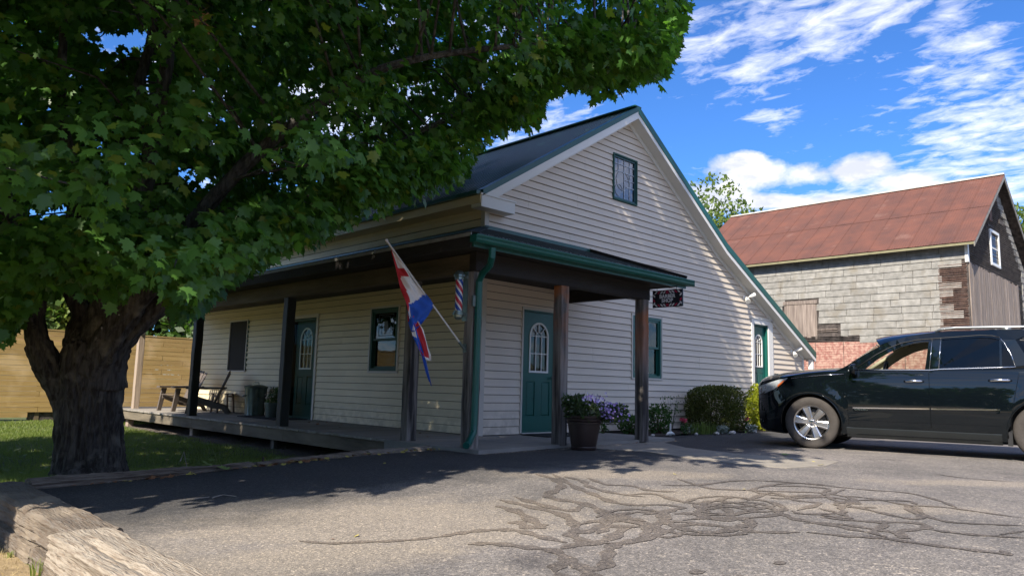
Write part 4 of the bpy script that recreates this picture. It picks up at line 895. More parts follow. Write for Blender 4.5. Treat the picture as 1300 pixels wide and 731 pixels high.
# ------------------------------------------------------------------ planting along the gable wall
def shrub(name, label, cat, c, half, n, size, m, seed, flat=.0, stem=(.08, .05, .03), jag=.1, group=None, twn=6):
    "clipped or loose shrub: leaves through a lumpy volume over real stems"
    t = thing(name, label, cat, (c[0], c[1], c[2]), 0, group); r = random.Random(seed); mb = MB(); hx, hy, hz = half
    lumps = [(Vector((r.uniform(-.7, .7)*hx, r.uniform(-.7, .7)*hy, hz+r.uniform(-.6, .6)*hz)), r.uniform(.10, .2)) for _ in range(14)]
    k = 0
    while k < n:
        d = Vector((r.gauss(0, 1), r.gauss(0, 1), r.gauss(0, 1))).normalized(); p_ = 4.5 if flat else 2.2
        q = (abs(d.x)**p_+abs(d.y)**p_+abs(d.z)**p_)**(-1/p_); s = 1-abs(r.gauss(0, .13))
        if r.random() < .25: s = r.uniform(.4, 1)
        w_ = 1+jag*(.5*math.sin(d.x*9+seed)+.5*math.sin(d.y*11+d.z*8+seed*2)); p = Vector((d.x*q*hx, d.y*q*hy, hz+d.z*q*hz))*1.0*s*w_; p.z = hz+(d.z*q*hz)*s*w_
        if p.z < .0: p.z = r.uniform(0, .05)
        dd = (d+Vector((r.gauss(0, .6), r.gauss(0, .6), r.gauss(.35, .6)))).normalized(); e_ = dd.orthogonal().normalized(); e_.rotate(Matrix.Rotation(r.uniform(0, 6.3), 3, dd)); z = size*r.uniform(.6, 1.4)
        mb.add([p, p+dd*z*.5+e_*z*.3, p+dd*z, p+dd*z*.5-e_*z*.3], [(0, 1, 2), (0, 2, 3)]); k += 1
    o = mb.build('foliage', m, t, fix=False); tagp(o, kind='stuff')
    mb = MB()
    for _ in range(twn):
        a = r.uniform(0, 6.3); mb.tube([(.05*math.cos(a), .05*math.sin(a), -.03), (hx*.3*math.cos(a), hy*.3*math.sin(a), hz*.7), (hx*.6*math.cos(a), hy*.6*math.sin(a), hz*1.4)], [.018, .012, .005], 6)
    mb.build('stem', mat('stem_bark', stem, .9), t); return t
BOX = leafmat('boxwood_leaf', (.15, .16, .035), (.045, .06, .016), tr=(.10, .14, .02), tw=.25)
YEL = leafmat('golden_leaf', (.50, .52, .05), (.28, .36, .03), tr=(.5, .5, .05), tw=.4)
MID = leafmat('mid_leaf', (.06, .13, .04), (.025, .07, .02), tw=.35)
P = at(912, 545, 1, -.62); shrub('box_hedge', 'clipped dark green hedge shrub against the siding, largest of the plants', 'hedge', (P.x-.05, -.60, -.03), (.70, .42, .46), 17000, .04, BOX, 3, flat=2, jag=.07)
P = at(960, 540, 1, -.5); shrub('golden_shrub', 'bright yellow-green shrub between the clipped hedge and the car', 'shrub', (P.x+.02, -.70, -.03), (.50, .36, .49), 6200, .055, YEL, 5, jag=.15)
P = at(975, 545, 1, -.9); shrub('golden_shrub', 'low lime-yellow plant at the foot of the yellow-green shrub by the car bumper', 'plant', (P.x-.02, -.85, -.03), (.22, .16, .10), 700, .05, YEL, 6, jag=.2)
P = at(803, 548, 1, -.5); shrub('small_shrub', 'small leafy green shrub left of the right porch post', 'shrub', (P.x, -.50, -.03), (.22, .22, .17), 1300, .045, MID, 7, jag=.2)
P = at(838, 548, 1, -.6); shrub('small_shrub', 'taller loose green shrub just right of the right porch post', 'shrub', (P.x, -.55, -.03), (.24, .22, .26), 1500, .045, MID, 8, jag=.3)
P = at(770, 548, 1, -.4); shrub('small_shrub', 'tiny dark seedling by the wall behind the flower tub', 'plant', (P.x, -.30, -.02), (.09, .08, .07), 120, .05, MID, 9, jag=.3)
# grass clump
def blades(n, c, rad, h, wd, m, nm, label, cat, seed=1, bend=.5):
    r = random.Random(seed); mb = MB()
    for _ in range(n):
        a = r.uniform(0, 6.3); q = rad*math.sqrt(r.random()); b_ = Vector((c[0]+q*math.cos(a)*1.6, c[1]+q*math.sin(a), c[2])); t = Vector((math.cos(a+r.gauss(0, .7)), math.sin(a+r.gauss(0, .7)), 0)); hh = h*r.uniform(.6, 1.1); s = t.cross(Vector((0, 0, 1)))*wd/2
        m1 = b_+Vector((0, 0, hh*.7))+t*hh*.2*bend; e_ = b_+Vector((0, 0, hh*(.95-.3*bend*r.random())))+t*hh*.7*bend
        mb.add([b_-s, b_+s, m1+s*.8, m1-s*.8, e_], [(0, 1, 2, 3), (3, 2, 4)])
    o = mb.build(nm, m, None, fix=False); tagp(o, label, cat); return o
GRL = leafmat('lily_blade', (.22, .26, .07), (.07, .11, .03), tw=.3)
P = at(892, 551, 1, -1.0); blades(150, (P.x, -.98, -.03), .22, .26, .010, GRL, 'grass_clump', 'clump of arching green blades in front of the clipped hedge', 'plant', 3)
# wispy stalk plant, pink flowers
w1 = thing('wispy_plant', 'thin dry stalks with sparse dark leaves right of the right porch post', 'plant', (0, 0, 0)); P = at(848, 550, 1, -.7); w1.location = (P.x+.1, -.70, -.03); r = random.Random(3)
mb = MB(); tips = []
for k in range(12):
    a = r.uniform(0, 6.3); q = r.uniform(.1, .32); h = r.uniform(.35, .72); t = Vector((q*math.cos(a), q*math.sin(a)*.5, h)); mb.tube([(0, 0, 0), t*.5+Vector((.02, 0, .06)), t], [.004, .003, .0015], 5); tips += [t, t*.75+Vector((.01, 0, .03))]
mb.build('stalk', mat('dry_stalk', (.06, .05, .03), .9), w1)
mb = MB()
for t in tips:
    for _ in range(5): tuft(1, .05, -.03, .03, .045, c=t, seed=r.randint(0, 9999), mb=mb)
tagp(mb.build('foliage', MID, w1, fix=False), kind='stuff')
def pink(u, v, y, label, hgt, n=4, sc=1.0):
    P = at(u, v, 1, y); t = thing('pink_flower', label, 'flower', (P.x, y, -.03), 0, 'pink flowers in the bed'); mb = MB(); r = random.Random(int(u)); hd = []
    for k in range(n):
        p = Vector((r.gauss(0, .03), r.gauss(0, .03), hgt*r.uniform(.9, 1.05))); mb.tube([(0, 0, 0), p*.6, p], .004, 5); hd.append(p)
    tuft(90, .07, .02, hgt*.8, .05, seed=int(u), mb=mb); mb.build('foliage', MID, t, fix=False); mb = MB()
    for p in hd:
        for _ in range(26):
            d_ = Vector((r.gauss(0, 1), r.gauss(0, 1), r.gauss(0, 1))).normalized(); e_ = d_.orthogonal(); q = p+d_*.012*sc; s = .028*sc; mb.add([q, q+d_*s*.6+e_*s*.35, q+d_*s, q+d_*s*.6-e_*s*.35], [(0, 1, 2, 3)])
    mb.build('petals', mat('pink_petal', (.62, .07, .13), .6), t, fix=False)
pink(868, 551, -.95, 'deep pink flower heads on short stems, left of the arching green blades', .27, 5, 1.3)
pink(948, 551, -1.0, 'pale pink flower beside white-leaved plant under the yellow-green shrub', .27, 3, 1.0)
DUST = leafmat('silver_leaf', (.42, .45, .42), (.22, .25, .22), tw=.2)
for (u, y, lab, n) in ((918, -1.05, 'silvery dusty miller plant right of the arching green blades', 160), (953, -1.08, 'silver-leaved plant with the pale pink flower over it', 220), (876, -.8, 'small silver-leaved seedling at the hedge corner near the pink flower', 50)):
    P = at(u, 552, 1, y); t = thing('silver_plant', lab, 'plant', (P.x, y, -.03), 0, 'silver-leaved plants in the bed'); tagp(tuft(n, .11, .0, .13, .06, seed=int(u)).build('foliage', DUST, t, fix=False), kind='stuff')
STN = mat('white_stone', (.55, .52, .48), .8, .2, 8, bump=.4)
r = random.Random(5)
def rock(c, s, seed):
    rr = random.Random(seed); bm = bmesh.new(); bmesh.ops.create_icosphere(bm, subdivisions=2, radius=1)
    for v in bm.verts: v.co = Vector((v.co.x*s[0], v.co.y*s[1], v.co.z*s[2]))*(1+.18*math.sin(v.co.x*5+seed)*math.cos(v.co.y*4+seed))+Vector((rr.gauss(0, 1), rr.gauss(0, 1), rr.gauss(0, 1)))*s[0]*.04
    me = bpy.data.meshes.new('bed_stone'); bm.to_mesh(me); bm.free(); me.materials.append(STN); o = bpy.data.objects.new('bed_stone', me); C.objects.link(o); o.location = c; return o
for k, (u, y, s, lab) in enumerate(((930, -1.12, (.09, .06, .04), 'pale stone edging the bed below the clipped hedge'), (910, -1.14, (.07, .05, .035), 'small pale stone left of the widest stone under the hedge'), (958, -1.15, (.05, .05, .045), 'rounded white stone beside the silver-leaved plant'), (884, -1.1, (.04, .03, .03), 'little white stone in front of the arching blades'), (829, -.95, (.05, .03, .02), 'flat pale stone at the base of the taller loose shrub'))):
    P = at(u, 553, 1, y); tagp(rock((P.x, y, -.02), s, k), lab, 'stone', 'pale stones edging the bed')
# white garden ornament on a stake
og = thing('garden_ornament', 'small white bird-shaped ornament on the ground right of the right porch post', 'ornament', (0, 0, 0)); P = at(851, 554, 1, -.95); og.location = (P.x, -.95, -.04)
mb = MB(); mb.tube([(0, 0, 0), (0, 0, .17), (.0, 0, .22)], [.022, .016, .006], 8); mb.build('stake', WHT, og, smooth=True)
mb = MB(); mb.tube([(-.13, 0, .015), (-.07, 0, .04), (.02, 0, .05), (.10, 0, .03), (.15, 0, .01)], [.012, .03, .036, .022, .006], 8); mb.build('base', WHT, og, smooth=True)
for y_, x0, x1, z_ in ((-1.02, 1.5, 0, 0),):
    P = at(795, 554, 1, -1.05); mb = MB(); mb.box((0, 0, 0), (.42, .14, .045)); o = mb.build('edging_block', CONC, None, bevel=.01, loc=(P.x-.05, -1.12, -.05)); tagp(o, 'flat concrete edging block at the foot of the right porch post', 'block')
# ------------------------------------------------------------------ the car
PAINT = mat('black_green_paint', (.003, .005, .007), .6, .1, 2, spec=.0, coat=1.0)
TRIM = mat('car_black_trim', (.012, .012, .013), .5, .1, 3)
RUB = mat('tyre_rubber', (.055, .048, .043), .85, .25, 14, bump=.2, bscale=60)
RIMM = mat('polished_rim', (.62, .61, .60), .30, .1, 8, metallic=1.0)
CREAM = mat('cream_interior', (.50, .47, .33), .7, .1, 4)
SEAT = mat('dark_seat_leather', (.02, .02, .022), .5, .1, 4)
CGL = window_glass('car_glass_clear', (.86, .90, .86), .9); CGD = window_glass('car_glass_dark', (.05, .055, .06), .95)
HLG = mat('headlight_lens', (.42, .46, .48), .06, .3, 30, spec=.8, coat=1.0); AMB = mat('amber_lens', (.55, .12, .02), .15, .1, 10, coat=1.0)
car = thing('suv_car', 'black three-row SUV with chrome six-spoke wheels parked facing the small green door, driver window down', 'car', (4.545, -3.552, -.05), R_(-78.5))
def lerp_tab(t, x):
    if x <= t[0][0]: return t[0][1]
    for (a, va), (b, vb) in zip(t, t[1:]):
        if x <= b: return va+(vb-va)*(x-a)/(b-a)
    return t[-1][1]
HW = [(-.93, .44), (-.90, .60), (-.84, .73), (-.74, .84), (-.60, .91), (-.42, .955), (-.2, .975), (.1, .985), (.6, .99), (2.6, .995), (3.4, .985), (3.9, .95), (4.1, .88), (4.16, .78)]
ZS = [(-.93, .96), (-.84, 1.01), (-.70, 1.05), (-.5, 1.09), (-.32, 1.12), (-.08, 1.165), (.2, 1.195), (.45, 1.205), (1.6, 1.225), (2.8, 1.26), (3.6, 1.29), (4.05, 1.28), (4.16, 1.2)]
ZC = [(-.93, 1.05), (-.84, 1.12), (-.7, 1.165), (-.5, 1.20), (-.3, 1.225), (-.08, 1.25), (.2, 1.27), (.45, 1.285), (.6, 1.26), (1.6, 1.24), (4.16, 1.25)]
ZB = [(-.93, .40), (-.88, .28), (-.75, .22), (-.45, .20), (.5, .22), (3.4, .22), (3.9, .30), (4.16, .42)]
def hw(x): return lerp_tab(HW, x)
def side_y(x, z):
    "half width of the body side"
    w_ = hw(x); f = lerp_tab([(.15, .90), (.22, .93), (.33, .965), (.40, .975), (.46, .982), (.55, .992), (.66, 1.0), (.85, 1.0), (1.0, .993), (1.10, .985), (1.16, .975), (1.25, .955), (1.3, .945)], z-(.08 if x < 0 else 0)*sst(-x))
    a = 0
    for cx_ in (0.0, 3.02):     # softly flared arches
        r = math.hypot(x-cx_, z-.40); a = max(a, .018*max(0, 1-abs(r-.50)/.10))
    return w_*f+a*(1 if x > -.6 else .4)
xsn = [-.93, -.90, -.86, -.80, -.72, -.62]+lin(-.5, .6, 23)+lin(.7, 2.4, 12)+lin(2.48, 3.6, 23)+[3.75, 3.9, 4.02, 4.10, 4.16]
def section(x):
    zb, zs, zc = lerp_tab(ZB, x), lerp_tab(ZS, x), lerp_tab(ZC, x); P = [(0, zb), (.55*hw(x), zb), (.84*hw(x), zb)]
    n = 13; zl_ = zb+.03; zu = zs-.035
    for i in range(n): z = zl_+(zu-zl_)*i/(n-1); P.append((side_y(x, z), z))
    w_ = side_y(x, zs-.03); P += [(w_-.018, zs-.006), (w_-.05, zs+.006), (w_*.86, zs+(zc-zs)*.28), (w_*.62, zs+(zc-zs)*.66+.006*(x < .4)), (w_*.3, zs+(zc-zs)*.93), (0, zc)]
    return P
mb = MB(); ns_ = None
for x in xsn:
    P = section(x); ring = [(x, -a, b) for a, b in P]+[(x, a, b) for a, b in P[-2:0:-1]]; ns_ = len(ring); mb.v += ring
for i in range(len(xsn)-1):
    for k in range(ns_): mb.f.append([i*ns_+k, i*ns_+(k+1) % ns_, (i+1)*ns_+(k+1) % ns_, (i+1)*ns_+k]); mb.m.append(0)
mb.f.append(list(range(ns_))); mb.m.append(0); mb.f.append(list(range((len(xsn)-1)*ns_, len(xsn)*ns_))[::-1]); mb.m.append(0)
body_me = mb.mesh('body', [PAINT, TRIM])
tmp = bpy.data.objects.new('tmpbody', body_me); C.objects.link(tmp); cut = MB()
for cx_ in (0.0, 3.02):
    for s in (-1, 1):
        n = 40; r = .455; cut.prism([(cx_+r*math.cos(2*math.pi*k/n), .39+r*math.sin(2*math.pi*k/n)) for k in range(n)], lambda a, b: (a, s*.66, b), lambda a, b: (a, s*1.2, b), 0)
cm = cut.mesh('cutm', [TRIM]); co = bpy.data.objects.new('cutm', cm); C.objects.link(co)
md = tmp.modifiers.new('b', 'BOOLEAN'); md.object = co; md.operation = 'DIFFERENCE'; md.solver = 'EXACT'; md.material_mode = 'TRANSFER'
bpy.context.view_layer.update(); dg = bpy.context.evaluated_depsgraph_get(); nm_ = bpy.data.meshes.new_from_object(tmp.evaluated_get(dg)); nm_.name = 'body'
bpy.data.objects.remove(tmp); bpy.data.objects.remove(co)
nm_.polygons.foreach_set('use_smooth', [True]*len(nm_.polygons)); nm_.set_sharp_from_angle(angle=R_(28))
body = bpy.data.objects.new('body', nm_); C.objects.link(body); body.parent = car
# side skins: door panels stand 7 mm proud of the shell so that the shut lines are real gaps
def skin(poly_cols, s, nm, m, off=.007, n=14, parent=None):
    "poly_cols: list of (x at bottom, x at top) edges; z range; builds a curved sheet"
    (xa0, xa1), (xb0, xb1), z0, z1, k = poly_cols; mb = MB(); vs = []
    for i in range(n+1):
        t = i/n; z = z0+(z1-z0)*t; a = xa0+(xa1-xa0)*t**k; b = xb0+(xb1-xb0)*t**k
        for j in range(k_n+1): x = a+(b-a)*j/k_n; vs.append((x, s*(side_y(x, z)+off), z))
    m0 = len(vs); vs2 = [(x, y-s*.012, z) for x, y, z in vs]; W = k_n+1
    fs = [(i*W+j, i*W+j+1, (i+1)*W+j+1, (i+1)*W+j) for i in range(n) for j in range(k_n)]
    edge = [j for j in range(W)]+[i*W+W-1 for i in range(1, n+1)]+[n*W+j for j in range(W-2, -1, -1)]+[i*W for i in range(n-1, 0, -1)]
    fs += [(edge[i], edge[(i+1) % len(edge)], edge[(i+1) % len(edge)]+m0, edge[i]+m0) for i in range(len(edge))]
    mb.add(vs+vs2, fs); o = mb.build(nm, m, parent or car, smooth=R_(40)); return o
k_n = 8
SILL = mat('lower_cladding', (.014, .018, .020), .35, .1, 3, coat=.4)
for s in (-1, 1):
    fd = skin(((.56, .535), (1.645, 1.645), .465, 1.185, 1), s, 'front_door', PAINT); rd = skin(((1.655, 1.655), (2.60, 2.735), .465, 1.21, 1.3), s, 'rear_door', PAINT)
    skin(((.585, .563), (1.645, 1.645), .365, .460, 1), s, 'lower_panel', PAINT, parent=fd); skin(((1.655, 1.655), (2.545, 2.595), .365, .460, 1), s, 'lower_panel', PAINT, parent=rd)
    for (xx0, xx1, kk) in ((1.648, 1.648, 1), (2.603, 2.738, 1.3), (.552, .530, 1)):
        mb = MB(); mb.tube([(xx0+(xx1-xx0)*((z-.40)/.8)**kk, s*(side_y(xx0+(xx1-xx0)*((z-.40)/.8)**kk, z)+.006), z) for z in lin(.40, 1.19, 12)], .0035, 5); mb.build('door_glint_bead', PAINT, fd if xx0 < 2 else rd, smooth=True)  # thin bead added along the shut line to catch a sun highlight
    # chrome moulding at mid door, belt moulding
    def strip3(x0, x1, z0, z1, t, o_, nm, m, par, n=16, zf0=None):
        mb = MB(); vs = []
        for i in range(n+1):
            x = x0+(x1-x0)*i/n; zz_ = z0+(z1-z0)*i/n
            for (dz, do) in ((-t/2, o_*.3), (-t/2, o_), (t/2, o_), (t/2, o_*.3)): vs.append((x, s*(side_y(x, zz_+dz)+.005+do), zz_+dz))
        fs = [(4*i+k, 4*i+k+1, 4*i+5+k, 4*i+4+k) for i in range(n) for k in range(3)]+[(0, 1, 2, 3), (4*n+3, 4*n+2, 4*n+1, 4*n)]; mb.add(vs, fs); mb.build(nm, m, par)
    strip3(.62, 1.64, .648, .668, .020, .016, 'chrome_moulding', CHROME, fd); strip3(1.66, 2.49, .668, .686, .020, .016, 'chrome_moulding', CHROME, rd)
    strip3(.62, 1.64, .615, .635, .035, .010, 'door_moulding', PAINT, fd); strip3(1.66, 2.49, .635, .653, .035, .010, 'door_moulding', PAINT, rd)
    for (x0, x1, z, par) in ((1.33, 1.58, 1.055, fd), (2.38, 2.645, 1.085, rd)):
        mb = MB(); y = side_y(x0, z); pts = [(x0, s*(y+.006), z), (x0+.03, s*(y+.04), z+.004), (x0+.12, s*(y+.05), z+.008), (x1-.04, s*(y+.042), z+.008), (x1, s*(y+.006), z+.006)]; mb.tube(pts, [.014, .017, .018, .017, .014], 8); mb.build('handle', CHROME, par, smooth=True)
        mb = MB(); xm = (x0+x1)/2; mb.lathe([(.0, 0), (.05, .002)], 14, c=(xm, s*(y+.0075), z-.012), axis=1); mb.build('handle_cup', TRIM, par, fix=False)
    mb = MB()
    # rocker panel
    n = 12; vs = []
    for i in range(n+1):
        x = .52+(2.50-.52)*i/n
        for (z, o_) in ((.205, -.05), (.215, -.015), (.30, .012), (.345, .016), (.358, .0)): vs.append((x, s*(side_y(x, z)+o_), z))
    mb.add(vs, [(5*i+k, 5*i+k+1, 5*i+6+k, 5*i+5+k) for i in range(n) for k in range(4)]); mb.build('rocker_panel', SILL, car, smooth=R_(40))
    # wheel arch lip
    for cx_ in (0.0, 3.02):
        mb = MB(); pts = []
        for k in range(31):
            t = math.pi*(-.05+1.1*k/30); x = cx_+.458*math.cos(t); z = .39+.458*math.sin(t); pts.append((x, s*(side_y(x, z)+.000), z))
        mb.tube(pts, .011, 6); mb.build('arch_lip', PAINT, car, smooth=True)
# greenhouse
def gy(x, z): 
    f = hw(x)*.955-.30*(z-1.2)-.25*max(0, z-1.66); return f
WF = [(.80, 1.235), (.95, 1.37), (1.12, 1.485), (1.30, 1.575), (1.45, 1.622), (1.58, 1.642), (1.655, 1.645), (1.60, 1.235)]
WR = [(1.79, 1.262), (2.518, 1.288), (2.528, 1.665), (2.45, 1.69), (2.3, 1.70), (1.825, 1.678)]
WQ = [(2.545, 1.290), (2.685, 1.295), (2.64, 1.45), (2.58, 1.58), (2.553, 1.63)]
WB = [(2.88, 1.31), (3.75, 1.34), (3.66, 1.55), (3.5, 1.68), (3.2, 1.71), (2.80, 1.70), (2.72, 1.66)]
OUT = [(.36, 1.19), (4.08, 1.27), (4.03, 1.45), (3.93, 1.65), (3.80, 1.765), (3.3, 1.80), (2.5, 1.812), (1.9, 1.802), (1.63, 1.778), (1.36, 1.728), (1.10, 1.645), (.78, 1.452), (.52, 1.27)]
PILL = mat('gloss_pillar', (.01, .012, .014), .08, .1, 3, coat=1.0)
for s in (-1, 1):
    loops = [[Vector((a, b, 0)) for a, b in L_] for L_ in (OUT, WF, WR, WQ, WB)]; 
    # refine edges for a smooth curve
    def dens(L_, k=2): return [L_[i].lerp(L_[(i+1) % len(L_)], j/k) for i in range(len(L_)) for j in range(k)]
    loops = [dens(l) for l in loops]; tri = tess(loops); pts = [p for l in loops for p in l]; n = len(pts); mb = MB()
    vs = [(p.x, s*gy(p.x, p.y), p.y) for p in pts]+[(p.x, s*(gy(p.x, p.y)-.035), p.y) for p in pts]
    mb.add(vs, [tuple(t) for t in tri], 0); 
    for t in tri: mb.f.append([n+i for i in t[::-1]]); mb.m.append(1)
    b = 0
    for li, l in enumerate(loops):
        k = len(l)
        for i in range(k): mb.f.append([b+i, b+(i+1) % k, n+b+(i+1) % k, n+b+i]); mb.m.append(0)
        b += k
    mb.build('window_frame', [PAINT, CREAM], car, fix=True)
    for (L_, nm, m) in ((WR, 'rear_window', CGD), (WQ, 'quarter_window', CGD), (WB, 'cargo_window', CGD))+(((WF, 'front_window', CGL),) if s > 0 else ()):
        mb = MB(); mb.prism(L_, lambda a, b_: (a, s*(gy(a, b_)-.012), b_), lambda a, b_: (a, s*(gy(a, b_)-.016), b_)); mb.build(nm, m, car)
    # bright window surround
    def surround(P_, r, nm, m):
        mb = MB(); mb.tube([(a, s*(gy(a, b_)+.003), b_) for a, b_ in P_], r, 5); mb.build(nm, m, car, smooth=True)
    surround([(.60, 1.222), (1.0, 1.224), (1.66, 1.226), (1.79, 1.24), (2.52, 1.270), (2.70, 1.278)], .008, 'belt_chrome', CHROME)
    surround([(2.70, 1.278), (2.66, 1.45), (2.585, 1.62), (2.53, 1.70)], .005, 'window_chrome', CHROME)
    surround([(1.775, 1.24), (1.81, 1.70)], .005, 'window_chrome', CHROME); surround([(1.655, 1.225), (1.70, 1.69)], .004, 'window_chrome', CHROME)
    surround([(.66, 1.24), (.95, 1.455), (1.12, 1.555), (1.30, 1.632), (1.5, 1.676), (1.66, 1.69), (2.3, 1.735), (2.45, 1.725), (2.53, 1.70)], .006, 'roof_drip', TRIM)
    # belt line of chrome that runs over the fender
    mb = MB(); mb.tube([(x, s*(side_y(x, z)+.006), z) for x, z in ((-.28, 1.075), (0, 1.115), (.25, 1.14), (.5, 1.155))], .005, 5); mb.build('fender_moulding', CHROME, car, smooth=True)
    # mirror
    mb = MB(); yb_ = .93; mb.tube([(.66, s*yb_, 1.215), (.66, s*(yb_+.07), 1.21), (.655, s*(yb_+.10), 1.215)], [.03, .022, .03], 10)
    mir = mb.build('wing_mirror', PAINT, car, smooth=True)
    mb = MB(); c0 = Vector((.655, s*(yb_+.15), 1.225)); mb.lathe([(0, -.055), (.05, -.05), (.072, -.02), (.078, .02), (.074, .035), (.0, .036)], 18, axis=0); 
    mb.v = [(c0.x+x, c0.y+y*1.35, c0.z+z*1.1) for x, y, z in mb.v]; mb.build('mirror_housing', PAINT, mir, smooth=R_(50))
    mb = MB(); mb.tube([(c0.x-.05, c0.y-.06, c0.z-.02), (c0.x-.062, c0.y, c0.z-.022), (c0.x-.05, c0.y+.06, c0.z-.02)], .011, 6); mb.build('mirror_light', HLG, mir, smooth=True)
    # roof rail
    mb = MB(); z_ = 1.845; mb.tube([(1.72, s*.66, 1.80), (1.82, s*.665, z_-.005), (2.0, s*.67, z_+.012), (3.5, s*.67, z_+.005), (3.72, s*.665, z_-.03), (3.80, s*.66, 1.77)], [.012, .018, .019, .019, .017, .01], 8)
    for x in (2.62, 3.45): mb.box((x-.06, s*.67-.015, 1.80), (x+.06, s*.67+.015, z_+.005))
    mb.build('roof_rail', mat('rail_grey_%d' % (s > 0), (.35, .37, .38), .35, .1, 3, metallic=.8), car, smooth=True)
# roof
mb = MB(); xsr = [1.0, 1.1, 1.22, 1.36, 1.5, 1.63, 1.8, 2.1, 2.5, 2.9, 3.3, 3.6, 3.80, 3.9]; ysr = [0, .2, .4, .56, .66, .72, .755]; vs = []
RZ = [(1.0, 1.745), (1.1, 1.775), (1.22, 1.80), (1.36, 1.82), (1.63, 1.846), (1.9, 1.855), (2.5, 1.860), (3.3, 1.845), (3.6, 1.82), (3.9, 1.76)]
EDGE = [(1.0, 1.60), (1.10, 1.645), (1.36, 1.728), (1.63, 1.778), (1.9, 1.802), (2.5, 1.812), (3.3, 1.80), (3.8, 1.765), (3.9, 1.70)]
full = [-y for y in ysr[::-1]]+ysr[1:]
for x in xsr:
    for y in full:
        c_ = lerp_tab(RZ, x); e_ = lerp_tab(EDGE, x); we = gy(x, e_); t = abs(y)/.755; yy = (y/.755)*we; f = (t**3.2); xo = x-.15*(1-t*t)*max(0, 1-(x-1.0)/.8)*(1 if x < 1.8 else 0); vs.append((xo, yy, c_*(1-f)+e_*f))
W = len(full); mb.add(vs+[(x, y*.985, z-.03) for x, y, z in vs], [(i*W+j, i*W+j+1, (i+1)*W+j+1, (i+1)*W+j) for i in range(len(xsr)-1) for j in range(W-1)])
m0 = len(vs)
for i in range(len(xsr)-1):
    for j in range(W-1): mb.f.append([m0+i*W+j, m0+(i+1)*W+j, m0+(i+1)*W+j+1, m0+i*W+j+1]); mb.m.append(1)
mb.build('roof', [PAINT, CREAM], car, smooth=True, fix=False)
mb = MB(); vs = []; n = 8
for i in range(n+1):
    t = i/n
    for j in range(n+1):
        q = -1+2*j/n; x0 = .47-.10*(1-q*q); x1 = 1.12-.07*(1-q*q); x = x0+(x1-x0)*t; z = 1.245+(1.62+.14*(1-abs(q)**3.2)-1.245)*t+.01*math.sin(math.pi*t); vs.append((x, q*(gy(x, z)-.02), z))
mb.add(vs, [(i*(n+1)+j, i*(n+1)+j+1, (i+1)*(n+1)+j+1, (i+1)*(n+1)+j) for i in range(n) for j in range(n)]); mb.build('windshield', CGL, car, smooth=True, fix=False)
mb = MB(); mb.add([(4.05, -.80, 1.30), (4.05, .80, 1.30), (3.86, .70, 1.72), (3.86, -.70, 1.72)], [(0, 1, 2, 3)]); mb.build('rear_glass', CGD, car, fix=False)
# interior
mb = MB(); mb.box((.50, -.82, 1.05), (.95, .82, 1.235)); mb.tube([(.55, -.8, 1.24), (.55, .8, 1.24)], .05, 8); mb.build('dashboard', SEAT, car)
mb = MB(); pts = [(1.00+.06*math.sin(t)*.6, -.40+.18*math.cos(t), 1.20+.17*math.sin(t)) for t in np.linspace(0, 2*math.pi, 21)]; mb.tube(pts, .016, 6, cap=False); mb.tube([(.8, -.4, 1.1), (1.0, -.4, 1.2)], .03, 8); mb.beam((1.0, -.56, 1.2), (1.0, -.24, 1.2), .02, .05); mb.build('steering_wheel', SEAT, car, smooth=True)
def seat(x, y, h=1.56):
    mb = MB(); vs = []
    for (z, w_, d0, d1_) in ((.9, .25, .0, .16), (1.15, .25, .06, .20), (1.38, .23, .12, .24), (1.43, .15, .14, .24), (1.46, .07, .16, .22), (1.49, .12, .14, .24), (1.56, .13, .13, .25), (h+.06, .10, .14, .25), (h+.08, .05, .17, .23)):
        vs += [(x+d0, y-w_, z), (x+d1_, y-w_*.9, z), (x+d1_, y+w_*.9, z), (x+d0, y+w_, z)]
    n = len(vs)//4; mb.add(vs, [(4*i+k, 4*i+(k+1) % 4, 4*i+4+(k+1) % 4, 4*i+4+k) for i in range(n-1) for k in range(4)]+[(3, 2, 1, 0), (4*n-4, 4*n-3, 4*n-2, 4*n-1)]); mb.build('seat', SEAT, car, smooth=R_(60))
for y in (-.42, .42): seat(1.55, y); seat(2.45, y, 1.54)
mb = MB(); mb.lathe([(0, -.01), (.05, -.01), (.055, .0), (.05, .012), (0, .012)], 14, axis=0); mb.v = [(x+.92, y*2.0, z*.7+1.58) for x, y, z in mb.v]; mb.tube([(.90, 0, 1.6), (.84, 0, 1.66)], .01, 5); mb.build('rear_view_mirror', TRIM, car)
for s in (-1, 1):
    mb = MB(); mb.tube([(.56, s*.85, 1.25), (.8, s*.80, 1.42), (1.08, s*.72, 1.60), (1.25, s*.68, 1.67)], .03, 6); mb.build('pillar_trim', CREAM, car, smooth=True)
    mb = MB(); mb.tube([(1.72, s*.80, 1.2), (1.73, s*.68, 1.68)], .045, 6); mb.build('pillar_trim', TRIM, car, smooth=True)
